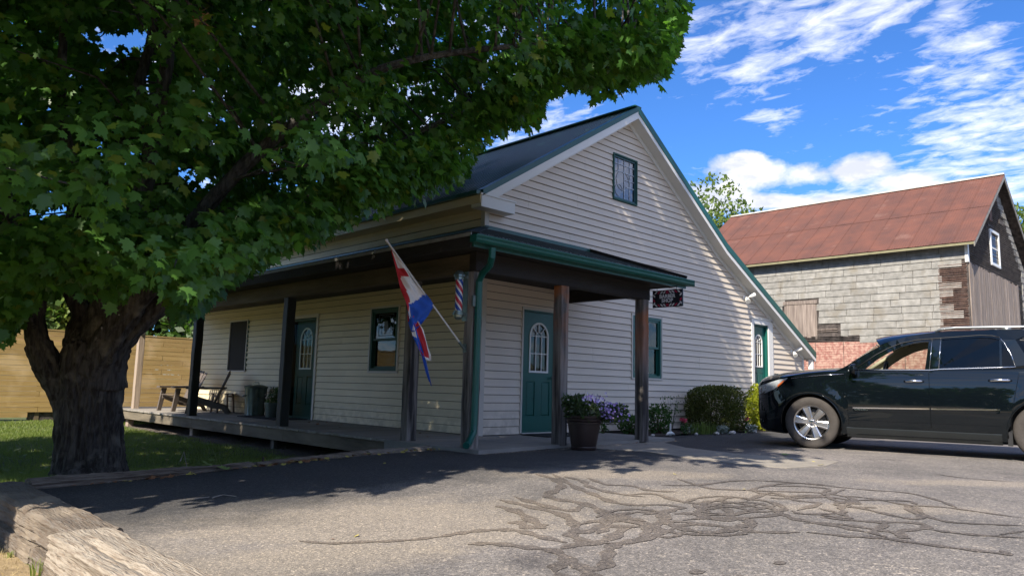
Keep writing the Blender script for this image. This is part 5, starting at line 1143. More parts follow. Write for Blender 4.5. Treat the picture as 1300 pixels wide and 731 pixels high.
# front: headlight, amber, grille, badges, bumper, fog light
def patch(poly, s, nm, m, off=.006, par=None, inner=.02):
    mb = MB(); P3 = [(a, s*(side_y(a, b)+off), b) for a, b in poly]; k = len(poly); ctr = (sum(p[0] for p in poly)/k, sum(p[1] for p in poly)/k)
    vs = P3+[(ctr[0]+(a-ctr[0])*.6, s*(side_y(ctr[0]+(a-ctr[0])*.6, ctr[1]+(b-ctr[1])*.6)+off+.014), ctr[1]+(b-ctr[1])*.6) for a, b in poly]+[(ctr[0], s*(side_y(*ctr)+off+.018), ctr[1])]
    fs = [(i, (i+1) % k, k+(i+1) % k, k+i) for i in range(k)]+[(k+i, k+(i+1) % k, 2*k) for i in range(k)]; mb.add(vs, fs); return mb.build(nm, m, par or car, smooth=True)
for s in (-1, 1):
    hl = patch([(-.86, .80), (-.72, .835), (-.56, .90), (-.40, 1.02), (-.33, 1.085), (-.48, 1.055), (-.66, 1.0), (-.80, .965), (-.87, .93)], s, 'headlight', HLG)
    patch([(-.50, .935), (-.45, .965), (-.36, 1.06), (-.41, 1.04), (-.50, .965)], s, 'turn_lens', AMB, off=.021, par=hl)
    mb = MB()
    for cx_, cz_ in ((-.78, .885), (-.68, .93)): mb.lathe([(.0, .0), (.035, .006), (.045, .018)], 14, c=(cx_, s*(side_y(cx_, cz_)+.008), cz_), axis=1)
    mb.build('headlight_bowl', CHROME, hl, smooth=True, fix=False)
    patch([(-.86, .42), (-.74, .42), (-.72, .55), (-.84, .56)], s, 'fog_light', TRIM)
    mb = MB(); mb.tube([(x, s*(side_y(x, z)+.004), z) for x, z in ((-.92, .70), (-.8, .72), (-.62, .80), (-.50, .93))], .006, 5); mb.build('bumper_seam', TRIM, car, smooth=True)
mb = MB(); mb.prism([(-.62, .62), (.62, .62), (.70, .96), (-.70, .96)], lambda a, b: (-.965+.10*(a/.7)**2, a, b), lambda a, b: (-.90+.1*(a/.7)**2, a, b)); g_ = mb.build('grille', CHROME, car)
mb = MB()
for k in range(6): z = .66+k*.048; mb.tube([(-.975+.10*(a/.66)**2, a, z) for a in lin(-.6, .6, 9)], .012, 5)
mb.build('grille_mesh', TRIM, g_, smooth=True)
mb = MB(); mb.prism([(-.55, .26), (.55, .26), (.6, .44), (-.6, .44)], lambda a, b: (-.945+.1*(a/.7)**2, a, b), lambda a, b: (-.88+.1*(a/.7)**2, a, b)); mb.build('lower_intake', TRIM, car)
mb = MB(); mb.box((-.99, -.16, .36), (-.955, .16, .50)); mb.build('plate_mount', TRIM, car)
text('GMC', .11, basis((-.985, 0, .79), (0, -1, 0), (0, 0, 1)), mat('badge_red', (.5, .02, .02), .3), g_, 'badge', ext=.006, bold=.004)
for s in (-1,):
    text('DENALI', .034, basis((.735, s*(side_y(.735, .635)+.020), .624), (1, 0, 0), (0, .02, 1)), CHROME, car, 'badge', ext=.002, bold=.0012, sx=1.55)
# tail
for s in (-1, 1): patch([(3.86, .95), (4.06, .95), (4.08, 1.22), (3.94, 1.24)], s, 'tail_light', mat('tail_red_%d' % (s > 0), (.35, .01, .01), .15, coat=1.0))
mb = MB(); mb.box((.5, -.85, .20), (2.5, .85, .24)); mb.box((-.5, -.6, .20), (4.0, .6, .30)); mb.build('underbody', TRIM, car)
for s in (-1, 1): mb = MB(); mb.prism([(2.56, .20), (2.62, .20), (2.62, .42), (2.57, .38)], lambda a, b: (a, s*.80, b), lambda a, b: (a, s*.96, b)); mb.build('mud_flap', TRIM, car)
# wheels
def wheel():
    mb = MB(); R = .398; prof = [(.262, -.105), (.285, -.118), (.33, -.128), (.365, -.122), (.388, -.105), (R, -.075)]
    for a in (-.058, -.05, -.02, -.012, .012, .02, .05, .058): prof.append((R-(.007 if abs(a) in (.058-.0, .012) else 0), a))
    prof = [(.262, -.105), (.285, -.118), (.33, -.128), (.365, -.122), (.386, -.108), (.395, -.085), (R, -.06), (R-.008, -.056), (R-.008, -.048), (R, -.044), (R, -.016), (R-.008, -.012), (R-.008, -.004), (R, 0), (R, .028), (R-.008, .032), (R-.008, .040), (R, .044), (.395, .085), (.386, .108), (.365, .122), (.33, .128), (.285, .118), (.262, .105), (.255, 0), (.262, -.105)]
    mb.lathe(prof, 56, axis=1); ty = mb.mesh('tyre', RUB, smooth=R_(40), fix=False)
    mb = MB(); mb.lathe([(.245, .09), (.262, .10), (.268, .09), (.262, .07), (.245, .05), (.235, -.05), (.262, -.09), (.268, -.104), (.262, -.112), (.246, -.104), (.238, -.075), (.225, .0), (.228, .08), (.245, .09)], 48, axis=1)
    rm = mb.mesh('rim', RIMM, smooth=R_(40), fix=False)
    mb = MB()
    for k in range(6):
        t = math.pi/3*k; c_, s_ = math.cos(t), math.sin(t)
        def P(r, w_, y): return (r*c_-w_*s_, y, r*s_+w_*c_)
        st = [(.045, .038, -.070), (.075, .045, -.083), (.15, .054, -.088), (.225, .064, -.092), (.250, .070, -.092)]; vs = []
        for (r, w_, y) in st: vs += [P(r, -w_, y+.045), P(r, -w_, y), P(r, -w_*.62, y-.010), P(r, -w_*.5, y-.004), P(r, w_*.5, y-.004), P(r, w_*.62, y-.010), P(r, w_, y), P(r, w_, y+.045)]
        mb.add(vs, [(8*i+j, 8*i+(j+1) % 8, 8*i+8+(j+1) % 8, 8*i+8+j) for i in range(len(st)-1) for j in range(8)])
    sp = mb.mesh('spokes', RIMM)
    mb = MB(); mb.lathe([(0, -.104), (.034, -.102), (.042, -.092), (.046, -.07), (.075, -.066), (.078, -.03)], 24, axis=1)
    for k in range(6):
        t = math.pi/3*k+math.pi/6; mb.tube([(.062*math.cos(t), -.060, .062*math.sin(t)), (.062*math.cos(t), -.098, .062*math.sin(t))], [.013, .010], 6)
    hb = mb.mesh('hub_cap', CHROME, smooth=R_(40))
    mb = MB(); mb.lathe([(0, -.02), (.16, -.02), (.16, .0), (.21, .01), (.21, .09), (0, .09)], 30, axis=1); dk_ = mb.mesh('brake_disc', mat('brake_steel', (.05, .048, .045), .5, .2, 8), smooth=R_(30)); return ty, rm, sp, hb, dk_
wm = wheel()
for cx_ in (0.0, 3.02):
    for s in (-1, 1):
        wo = inst('wheel', wm[0], car, (cx_, s*.845, .398), (0, R_(10 if cx_ == 0 else 37), 0 if s < 0 else math.pi)); 
        for nm, m_ in zip(('rim', 'spokes', 'hub_cap', 'brake_disc'), wm[1:]): inst(nm, m_, wo)
        if cx_ == 0: wo.rotation_euler.z += R_(4)
# ------------------------------------------------------------------ the barn
barn = thing('old_barn', 'weathered barn with rusty red metal roof and crumbling grey stone-pattern siding, behind the car', 'barn')
BX, BY = 15.0, -3.23; BW = 7.0; BE, BR = 5.05, 7.62; BL = 8.75
GSH = mat('grey_siding_shingle', (.33, .32, .295), .9, .3, 6, col2=(.19, .185, .17), bump=.6, bscale=90, obj_var=.09, col3=(.22, .20, .165), s3=2.0, t3=.62)
GSH2 = GSH; LATH = mat('charred_lath', (.12, .10, .09), .9, .5, 7, col2=(.015, .013, .012), bump=.5, bscale=30, obj_var=.2)
LATHR = mat('reddish_lath', (.20, .12, .09), .9, .5, 7, col2=(.06, .035, .03), bump=.5, bscale=30)
BWD = mat('barn_board', (.33, .275, .235), .9, .4, 9, col2=(.14, .11, .095), bump=.6, bscale=30, stretch=(3, 3, .15), obj_var=.15)
RUST = mat('rusty_roof', (.145, .055, .036), .8, .3, 1.6, col2=(.085, .038, .030), bump=.15, bscale=30, col3=(.17, .09, .07), s3=1.8, t3=.70, obj_var=.035)
PINK = mat('pink_brick_siding', (.30, .13, .105), .9, .4, 9, col2=(.46, .29, .23), bump=.3, bscale=70, detail=3, thr=(.40, .62))
BLF = lambda u, v, n: (BX-n, u, v); BFR = lambda u, v, n: (u, BY-n, v)
mb = MB(); gp_ = [(BX, -.3), (BX+BW, -.3), (BX+BW, BE), (BX+BW/2, BR-.1), (BX, BE)]; mb.prism(gp_, lambda a, b: (a, BY, b), lambda a, b: (a, BY+BL, b)); mb.build('wall', LATH, barn)
r = random.Random(12)
def missing(y, z):
    if .98 < y < 2.0 and 2.50 < z < 3.78: return True
    if .30 < y < 1.02 and 2.68 < z < 2.86: return True
    return False
SHH = .2035; row = 0; z = BE-.05
while z > 2.42:
    zz0 = z-SHH; off = (row % 2)*.40+r.uniform(-.05, .05)+((row//2) % 2)*.12; y = BY+.02
    if 2.62 < zz0+.1 < 4.50 : y += [.62, .42, .10, .66, .60, .12, .34, .62, .34, .12][row % 10]-.0+r.uniform(0, .06)
    yy = y; first = True
    while yy < BY+BL:
        w_ = r.uniform(.74, .86) if not first else .45+.35*r.random(); first = False; y1 = min(yy+w_, BY+BL); cy_ = (yy+y1)/2
        if not missing(cy_, z-.1) and not (missing(yy+.05, z-.1) and y1-yy < .5):
            ya_, yb_2 = yy+.006, y1-.006
            if z-.1 < 2.56:
                if -.3 < ya_ < 1.9: ya_ = 1.9
                if -.3 < yb_2 < 1.9: yb_2 = -.3
            if 2.66 < z-.1 < 2.90:
                if .25 < ya_ < 1.03: ya_ = 1.03
                if .25 < yb_2 < 1.03: yb_2 = .25
            if 0.98 < ya_ < 2.0 and 2.5 < z-.1 < 3.78: ya_ = 2.0
            if .98 < yb_2 < 2.0 and 2.5 < z-.1 < 3.78: yb_2 = .98
            if yb_2-ya_ > .08:
                tl = r.gauss(0, .004)+(r.gauss(0, .012) if r.random() < .12 and z < 3.6 else 0); pr = r.uniform(.0, .006); mb = MB(BLF); sag = r.uniform(-.004, .004)
                mb.add([(ya_, zz0+tl+.004, 0), (yb_2, zz0-tl+.004, 0), (yb_2, z-tl, 0), (ya_, z+tl, 0), (ya_, zz0+tl+.004, .026+pr), (yb_2, zz0-tl+.004, .026+pr), (yb_2, z-tl, .012), (ya_, z+tl, .012)], [(4, 5, 6, 7), (0, 1, 5, 4), (1, 2, 6, 5), (2, 3, 7, 6), (3, 0, 4, 7)])
                mb.build('siding_shingle', GSH, barn, fix=False)
        yy = y1
    z -= SHH; row += 1
# exposed laths at the corner and where shingles have gone
def laths(xf, u0, u1, v0, v1, m, step=.055, jag=.03, nm='exposed_laths', lim=None):
    mb = MB(xf); v = v0
    while v < v1-.03:
        a, b = (lim(v) if lim else (u0, u1)); a += r.uniform(0, jag); b -= r.uniform(0, jag)
        if b-a > .08: mb.beam((a, v+.02+r.gauss(0, .003), .012), (b, v+.02+r.gauss(0, .005), .012), .014+r.uniform(0, .012), .034, up=(0, 0, 1))
        v += step
    o = mb.build(nm, m, barn); tagp(o, kind='stuff'); return o
laths(BLF, BY+.02, BY+.75, 2.40, 4.50, LATHR); laths(BLF, .32, 1.0, 2.70, 2.86, BWD, step=.07); laths(BLF, -.30, 1.9, 2.40, 2.62, LATH, step=.05); laths(BLF, 1.2, 1.9, 2.15, 2.40, LATH, step=.05, jag=.3)
# hatch of upright boards
mb = MB(BLF)
for k in range(7): a = 1.03+k*.132; mb2 = MB(BLF); mb2.box((a, 2.56+r.uniform(-.02, .02), .0), (a+.126, 3.60, .03+r.uniform(0, .008))); mb2.build('hatch_board', BWD, barn)
mb = MB(BLF); mb.box((.95, 3.61, .0), (2.05, 3.72, .05)); mb.box((.97, 2.50, 0), (1.03, 3.6, .025)); mb.box((1.96, 2.50, 0), (2.02, 3.6, .025)); mb.build('hatch_frame', BWD, barn)
# pink brick-pattern panels with real relief
mb = MB(BLF); z = 2.39; row = 0
while z > .9:
    y = -2.4+(row % 2)*.11
    while y < 2.6:
        w_ = .215
        if not (y > 1.35 and z > 2.15): mb.box((y+.004, z-.068, 0), (y+w_-.004, z-.004, .012+r.uniform(0, .004)))
        y += w_
    z -= .0735; row += 1
tagp(mb.build('brick_pattern_siding', PINK, barn), kind='stuff')
mb = MB(BLF); mb.box((-2.4, .9, -.002), (2.6, 2.4, .006)); mb.build('siding_backing', mat('pink_backing', (.30, .19, .16), .9), barn)
mb = MB(BLF)
for k in range(6): mb.box((-2.4+k*.86, .9, .012), (-2.388+k*.86, 2.38, .0175))
mb.build('panel_joints', LATH, barn)
# corner board
mb = MB(); mb.box((BX-.035, BY-.03, 4.50), (BX+.09, BY-.004, BE+.02)); mb.box((BX-.035, BY-.004, 4.50), (BX-.003, BY+.05, BE+.02)); mb.build('corner_board', WHT, barn)
# gable end
def zbr(x): return BE+(BR-.1-BE)*(1-abs(x-BX-BW/2)/(BW/2))
def xb_at(z): return ((BX, BX+BW) if z < BE else (BX+(z-BE)/(BR-.1-BE)*BW/2, BX+BW-(z-BE)/(BR-.1-BE)*BW/2))
laths(BFR, BX, BX+BW, 4.50, 7.3, LATH, step=.062, jag=.05, lim=lambda v: (xb_at(v)[0]+.05, xb_at(v)[1]-.75+r.gauss(0, .08)))
for k in range(42):
    a = BX+.06+k*.134; 
    mb = MB(BFR); mb.box((a, -.1, .0), (a+.128, 4.50-.012*k*.05+r.uniform(-.04, .02), .028+r.uniform(0, .01))); mb.build('upright_board', BWD, barn)
laths(BFR, BX+5.75, BX+6.25, .2, 4.4, LATH, step=.062, jag=.08)
row = 0; z = 7.3
while z > .2:
    a, b = xb_at(z); a0 = max(b-.72-r.uniform(-.1, .12), BX+BW/2) if z > 4.4 else BX+6.25+r.uniform(-.08, .08)
    mb = MB(BFR); mb.add([(a0, z-.20, .0), (b-.02, z-.20, 0), (b-.02 if z < BE else xb_at(z)[1]-.02, z, 0), (a0, z, 0), (a0, z-.20, .028), (b-.02, z-.20, .028), (b-.02, z, .014), (a0, z, .014)], [(4, 5, 6, 7), (0, 1, 5, 4), (1, 2, 6, 5), (2, 3, 7, 6), (3, 0, 4, 7)]); mb.build('siding_shingle', GSH, barn, fix=False); z -= .2035
for (a, z_, w_, h_) in ((BX+2.45, 6.1, .3, .45), (BX+3.6, 6.2, .5, .14), (BX+.7, 5.45, .7, .05), (BX+2.2, 5.9, .6, .06)):
    mb = MB(BFR); mb.box((a, z_, .02), (a+w_, z_+h_, .05)); mb.build('loose_board', LATHR if h_ > .4 else LATH, barn)
mb = MB(BFR); frame(mb, BX+2.38, BX+3.42, 4.74, 5.84, .085, .0, .06); bw_ = mb.build('window', WHT, barn)
mb = MB(BFR); mb.box((BX+2.46, 4.82, .01), (BX+3.34, 5.76, .016)); mb.build('pane', window_glass('barn_glass', (.3, .33, .36), 3.0), bw_); mb = MB(BFR); mb.box((BX+2.465, 5.27, .018), (BX+3.335, 5.31, .035)); mb.build('sash_bar', WHT, bw_)
# roof
E_ = .32; PT = .70
def zroof(d): return BR+.06-PT*d     # d = distance from ridge in plan
for side in (-1, 1):
    for rw, (d0, d1_) in enumerate(((.0, 1.92), (1.88, BW/2+E_))):
        y = BY-.28; k = 0
        while y < BY+BL+.25:
            wd = min(.56, BY+BL+.28-y); 
            if wd < .1: break
            mb = MB(); h = .012*(1-rw)+.002*(k % 2)+r.uniform(0, .003); vs = []; pr = []; q = 0
            while q < wd-.005:
                for dy, dh in ((0, .0), (.018, .009), (.036, 0.0)):
                    if q+dy < wd: pr.append((q+dy, dh))
                q += .07
            pr += [(wd-.02, 0), (wd-.012, .018), (wd-.002, .018), (wd, 0)]
            for (yy, dh) in pr:
                for d in (d0, d1_): vs.append((BX+BW/2+side*(d+r.uniform(-.0, .0)), y+yy, zroof(d)+h+dh))
            mb.add(vs, [(2*i, 2*i+2, 2*i+3, 2*i+1) for i in range(len(pr)-1)]); mb.build('roof_panel', RUST, barn, fix=False); y += .558; k += 1
mb = MB()
for s in (-1, 1):
    mb.add([(BX+BW/2, BY-.27, zroof(0)-.006), (BX+BW/2, BY+BL+.27, zroof(0)-.006), (BX+BW/2+s*(BW/2+E_-.01), BY+BL+.27, zroof(BW/2+E_-.01)-.006), (BX+BW/2+s*(BW/2+E_-.01), BY-.27, zroof(BW/2+E_-.01)-.006)], [(0, 1, 2, 3)])
mb.build('roof_sheathing', LATH, barn, fix=False)
mb = MB(); mb.beam((BX+BW/2, BY-.28, zroof(0)+.035), (BX+BW/2, BY+BL+.26, zroof(0)+.035), .14, .045); mb.build('ridge_cap', mat('pale_ridge', (.62, .58, .52), .6, .3, 6), barn)
EVB = mat('mossy_eave', (.26, .24, .14), .9, .3, 6)
mb = MB(); ze = zroof(BW/2+E_); mb.box((BX-E_+.02, BY-.25, ze-.075), (BX-E_+.045, BY+BL+.2, ze-.012)); mb.prism([(BX-E_+.045, ze-.07), (BX-.035, ze+.05), (BX-.035, ze+.14), (BX-E_+.045, ze-.02)], lambda a, b: (a, BY-.22, b), lambda a, b: (a, BY+BL+.2, b)); mb.build('eave_board', EVB, barn)
mb = MB()
for s in (-1, 1):
    mb.prism([(BX+BW/2, zroof(0)-.14), (BX+BW/2+s*(BW/2+E_), ze-.14), (BX+BW/2+s*(BW/2+E_), ze-.012), (BX+BW/2, zroof(0)-.012)], lambda a, b: (a, BY-.275, b), lambda a, b: (a, BY-.25, b))
mb.build('rake_board', GSH, barn)

# ------------------------------------------------------------------ plank fence
fence = thing('plank_fence', 'tall fence of horizontal yellow pine planks beyond the lawn and porch', 'fence')
FP = mat('yellow_pine', (.50, .345, .135), .7, .25, 5, col2=(.36, .23, .08), bump=.25, bscale=25, stretch=(.12, 1, 3), obj_var=.10, col3=(.56, .40, .2), s3=1.3, t3=.6)
FY = 14.0; r = random.Random(3); ph = .1345
for k in range(17):
    z1_ = 1.95-k*ph; z0_ = z1_-ph+.006; x = -12.7+(k % 3)*.6; first = True
    while x < 4.0:
        L_ = 2.44; x1 = x+L_
        lim = -.47 if x < -3.2 else -.24+.045*(x+3.2)
        if z0_ > lim-.06:
            a, b = x+.004, x1-.004
            if z0_ < -.26 and a < -3.16 < b: b = -3.16
            if z0_ > -.52 and not (z0_ < -.26 and a > -3.2): mb = MB(); t = r.gauss(0, .0015); mb.box((a, FY+t, z0_), (b, FY+.03+t, z1_)); mb.build('plank', FP, fence)
        x = x1
FPO = mat('fence_post_wood', (.20, .15, .09), .85, .3, 5)
x = -12.7
while x < 4.2: mb = MB(); mb.box((x-.05, FY+.035, -.6), (x+.05, FY+.13, 1.93)); mb.build('fence_post', FPO, fence); x += 1.22
mb = MB(); mb.box((-12.7, FY-.01, 1.955), (4.1, FY+.05, 1.985)); mb.build('cap_rail', FP, fence)
mb = MB(); mb.box((-3.16, FY+.045, -.55), (4.0, FY+.07, -.10)); mb.build('gap_shade_strip', LATH, fence)  # dark strip added behind the gap for the shade under the planks
# low red roof just above the fence
sh = thing('far_shed', 'strip of faded red shed roof just above the fence, seen left of the maple limbs', 'shed', (0, 0, 0))
mb = MB(); mb.prism([(20.0, 1.3), (24, 2.08), (28, 1.3)], lambda a, b: (-6.0, a, b+.55), lambda a, b: (2.2, a, b+.55)); mb.build('roof', mat('faded_red_roof', (.34, .16, .12), .8, .2, 3), sh)
mb = MB(); mb.box((-5.8, 20.3, -.6), (2.0, 27.7, 1.86)); mb.build('wall', mat('shed_wall', (.35, .32, .27), .9), sh)

# ------------------------------------------------------------------ timbers
TIM = mat('weathered_timber', (.17, .145, .12), .9, .4, 12, thr=(.38, .6), col2=(.12, .088, .062), bump=.8, bscale=16, stretch=(5, .5, 5), col3=(.25, .205, .155), s3=2.2, t3=.6)
TIMP = mat('pale_timber', (.33, .285, .23), .9, .3, 12, thr=(.34, .56), col2=(.20, .155, .115), bump=.8, bscale=16, stretch=(5, .5, 5))
TIMD = mat('dark_timber', (.26, .215, .17), .9, .4, 7, col2=(.08, .06, .048), bump=.8, bscale=16, stretch=(.5, 5, 5))
def timber(p, q, w_, h_, m, seed, parent, rough=.008, step=.05, nm='timber'):
    "one big weathered baulk: subdivided, edges worn, checked along the grain"
    rr = random.Random(seed); p = Vector(p); q = Vector(q); d = (q-p); Ln = d.length; d.normalize(); side = Vector((-d.y, d.x, 0)); n = max(2, int(Ln/step)); prof = []
    K = 9
    for (a0, b0, a1, b1) in ((-1, -1, 1, -1), (1, -1, 1, 1), (1, 1, -1, 1), (-1, 1, -1, -1)):
        for k in range(K): t = k/K; prof.append((a0+(a1-a0)*t, b0+(b1-b0)*t))
    ph_ = [rr.uniform(0, 6.3) for _ in range(8)]; crack = {rr.randint(0, 4*K-1): rr.uniform(.010, .024) for _ in range(9)}; vs = []; NP = len(prof)
    for i in range(n+1):
        s = i/n*Ln
        for k, (a, b) in enumerate(prof):
            cr = 1-.05*(abs(a) > .99 and abs(b) > .99); g = rough*(.6*math.sin(k*2.1+ph_[k % 8]+s*.9)+.4*math.sin(s*7+ph_[(k+3) % 8]))+rr.gauss(0, rough*.25)
            if k in crack and .1 < s/Ln+.0 < .95: g -= crack[k]*(.6+.4*math.sin(s*3+k))
            ee = (.02*rr.random() if i in (0, n) else 0); l = math.hypot(a, b); x_ = side*(a*w_/2*cr+a/l*g)+Vector((0, 0, b*h_/2*cr+b/l*g)); pp = p+d*(s+(ee if i == 0 else -ee))+x_; vs.append(tuple(pp))
    mb = MB(); fs = [(i*NP+k, i*NP+(k+1) % NP, (i+1)*NP+(k+1) % NP, (i+1)*NP+k) for i in range(n) for k in range(NP)]
    for e_, base in ((0, 0), (1, n*NP)):
        c_ = len(vs); ctr = sum((Vector(vs[base+k]) for k in range(NP)), Vector())/NP; vs.append(tuple(ctr)); fs += [((base+k, base+(k+1) % NP, c_)) for k in range(NP)]
    mb.add(vs, fs); return mb.build(nm, m, parent, smooth=R_(35))
wall = thing('timber_wall', 'low retaining wall of big weathered timbers along the left edge of the lot', 'retaining wall')
timber((-6.565, -1.33, -.215), (-6.565, -3.93, -.215), .31, .185, TIM, 3, wall, .010); timber((-6.66, -3.985, -.20), (-6.70, -7.2, -.20), .35, .20, TIMP, 5, wall, .010)
timber((-6.60, -1.30, -.40), (-6.60, -3.2, -.40), .27, .17, TIM, 6, wall); timber((-6.60, -3.22, -.40), (-6.62, -5.9, -.40), .27, .17, TIM, 7, wall)
timber((-6.60, -5.93, -.40), (-6.62, -7.3, -.40), .27, .17, TIM, 8, wall)
kerb = thing('timber_kerb', 'row of dark half-rotten timbers edging the lot between the lawn and the asphalt', 'kerb')
kp = [(-6.38, -1.42), (-4.35, -1.28), (-2.95, -.98), (-1.45, -.93)]
kp = [(-6.40, -1.40), (-4.32, -1.24), (-2.75, -.98), (-1.40, -1.02)]
for k, (a, b) in enumerate(zip(kp, kp[1:])):
    dv = (Vector(b)-Vector(a)).normalized()*.012; zt = [-.105, -.085, -.045, -.015]
    timber((a[0]+dv.x, a[1]+dv.y, zt[k]-.075), (b[0]-dv.x, b[1]-dv.y, zt[k+1]-.075), .14, .15, TIMD if k < 2 else mat('grey_kerb_timber', (.36, .31, .26), .9, .4, 7, col2=(.18, .15, .12), bump=.8, bscale=16, stretch=(.5, 5, 5)), 20+k, kerb, .012)
timber((-4.0, -1.47, -.175), (-2.9, -1.27, -.155), .07, .05, TIMD, 31, kerb, .01, nm='split_piece')
mb = MB(); P = at(331, 594, 1, -1.2); mb.tube([(P.x, -1.24, -.16), (P.x, -1.24, -.03)], .012, 6); mb.build('steel_pin', mat('rusty_pin', (.06, .04, .03), .8), kerb)
# ------------------------------------------------------------------ grass, gravel, litter
def tri_mesh(name, verts, m, kind='stuff', label=None, cat=None, parent=None, quad=False):
    k = 4 if quad else 3; me = bpy.data.meshes.new(name); nv = len(verts); me.vertices.add(nv); me.vertices.foreach_set('co', verts.astype(np.float32).ravel()); nf = nv//k
    me.loops.add(nv); me.loops.foreach_set('vertex_index', np.arange(nv, dtype=np.int32)); me.polygons.add(nf); me.polygons.foreach_set('loop_start', np.arange(nf, dtype=np.int32)*k); me.polygons.foreach_set('loop_total', np.full(nf, k, dtype=np.int32))
    me.materials.append(m); me.update(calc_edges=True); o = bpy.data.objects.new(name, me); C.objects.link(o); o.parent = parent; tagp(o, label, cat, kind=kind); return o
GR1 = leafmat('grass_blade', (.24, .28, .07), (.10, .15, .035), tr=(.2, .35, .04), tw=.35)
def vz(f, x, y): return np.array([f(a, b) for a, b in zip(x, y)])
def grass(n, x0, x1, y0, y1, h, wd, keep):
    x = nrg.uniform(x0, x1, n); y = y0+(y1-y0)*nrg.random(n)**1.25; k = keep(x, y); x, y = x[k], y[k]; n = len(x); z = vz(zl, x, y); a = nrg.uniform(0, 6.283, n); hh = h*nrg.uniform(.5, 1.2, n); dx, dy = np.cos(a)*wd/2, np.sin(a)*wd/2; b = nrg.uniform(0, 6.283, n); ln = hh*nrg.uniform(.1, .8, n)
    return np.stack([np.stack([x-dx, y-dy, z-.005], 1), np.stack([x+dx, y+dy, z-.005], 1), np.stack([x+ln*np.cos(b), y+ln*np.sin(b), z+hh], 1)], 1).reshape(-1, 3)
kp_ = lambda x, y: ~((x > -1.85) & (y > -1.0) & (y < 11.6)) & ~((np.hypot(x+5.62, y+.42) < .42)) & ~((x > -2.15) & (y < 6) & (nrg.random(len(x)) < .65)) & (y > -1.3+.06*(x+6.4)+.09)
tri_mesh('grass', np.concatenate([grass(150000, -9.5, -.5, -1.25, 9, .045, .008, kp_), grass(60000, -9, 3, 8, 13.9, .05, .014, kp_)]), GR1)
# stones of the gravel bed
sv = []; r = random.Random(9)
def pebbles(n, fx, size, m, nm):
    mb = MB()
    for _ in range(n):
        x, y, z = fx(); s = size*r.uniform(.5, 1.4); a = r.uniform(0, 6.3); vs = [(x+s*math.cos(a+t)*q, y+s*math.sin(a+t)*q, z) for t, q in ((0, 1), (1.6, .8), (3.1, 1), (4.6, .7))]+[(x+s*.1, y, z+s*.7)]; mb.add(vs, [(0, 1, 4), (1, 2, 4), (2, 3, 4), (3, 0, 4)])
    tagp(mb.build(nm, m, None, fix=False), kind='stuff')
def fg():
    y = -.9+r.random()**.8*12.4; x = r.uniform(-2.0, -1.0); return x, y, zl(x, y)+.0
pebbles(5000, fg, .018, mat('gravel_stone', (.17, .14, .115), .9, .5, 40), 'gravel')
def fe():
    u = r.uniform(.0, 1); x = -6.2+u*4.7; y = -1.36+.06*(x+6.2)+abs(r.gauss(0, .05))*-1+(.12 if x > -3 else 0)+(.18 if x > -2.2 else 0); return x, y, za(x, y)
pebbles(420, fe, .010, mat('kerb_grit', (.30, .25, .2), .9, .5, 40), 'kerb_grit')
def fa():
    x = r.uniform(-1.9, 2.9); y = -1.99+.03*x+r.gauss(0, .02) if x < .2 else -1.78+r.gauss(0, .02); return x, y, -.045
pebbles(260, fa, .011, bpy.data.materials['kerb_grit'], 'apron_grit')
def fd_():
    x = r.uniform(-9.5, -6.75); y = r.uniform(-7, -1.3); return x, y, -.44
pebbles(900, fd_, .012, mat('dirt_clod', (.34, .27, .17), .95, .5, 30), 'dirt_clods')
# dry grass on the dirt by the timbers
n = 5200; x = nrg.uniform(-7.9, -6.74, n); y = nrg.uniform(-5.8, -1.6, n); z = np.full(n, -.44); a = nrg.uniform(0, 6.283, n); b = nrg.uniform(0, 6.283, n); hh = nrg.uniform(.005, .05, n); ln = nrg.uniform(.02, .09, n)
tri_mesh('dry_grass', np.stack([np.stack([x-np.cos(a)*.003, y-np.sin(a)*.003, z], 1), np.stack([x+np.cos(a)*.003, y+np.sin(a)*.003, z], 1), np.stack([x+ln*np.cos(b), y+ln*np.sin(b), z+hh], 1)], 1).reshape(-1, 3), leafmat('straw', (.55, .43, .22), (.30, .24, .10), tr=(.5, .4, .2), tw=.2))
for (u, v, lab) in ((49, 714, 'little weed sprouting against the face of the timber wall, nearest the bottom'), (15, 695, 'tiny weed at the base of the timber wall, left of the other weed')):
    P = at(u, v, 0, -6.76); o = blades(16, (P.x-.01, P.y, -.44), .02, .15 if u > 20 else .06, .006, GR1, 'weed', lab, 'weed', u); o['group'] = 'weeds by the timber wall'

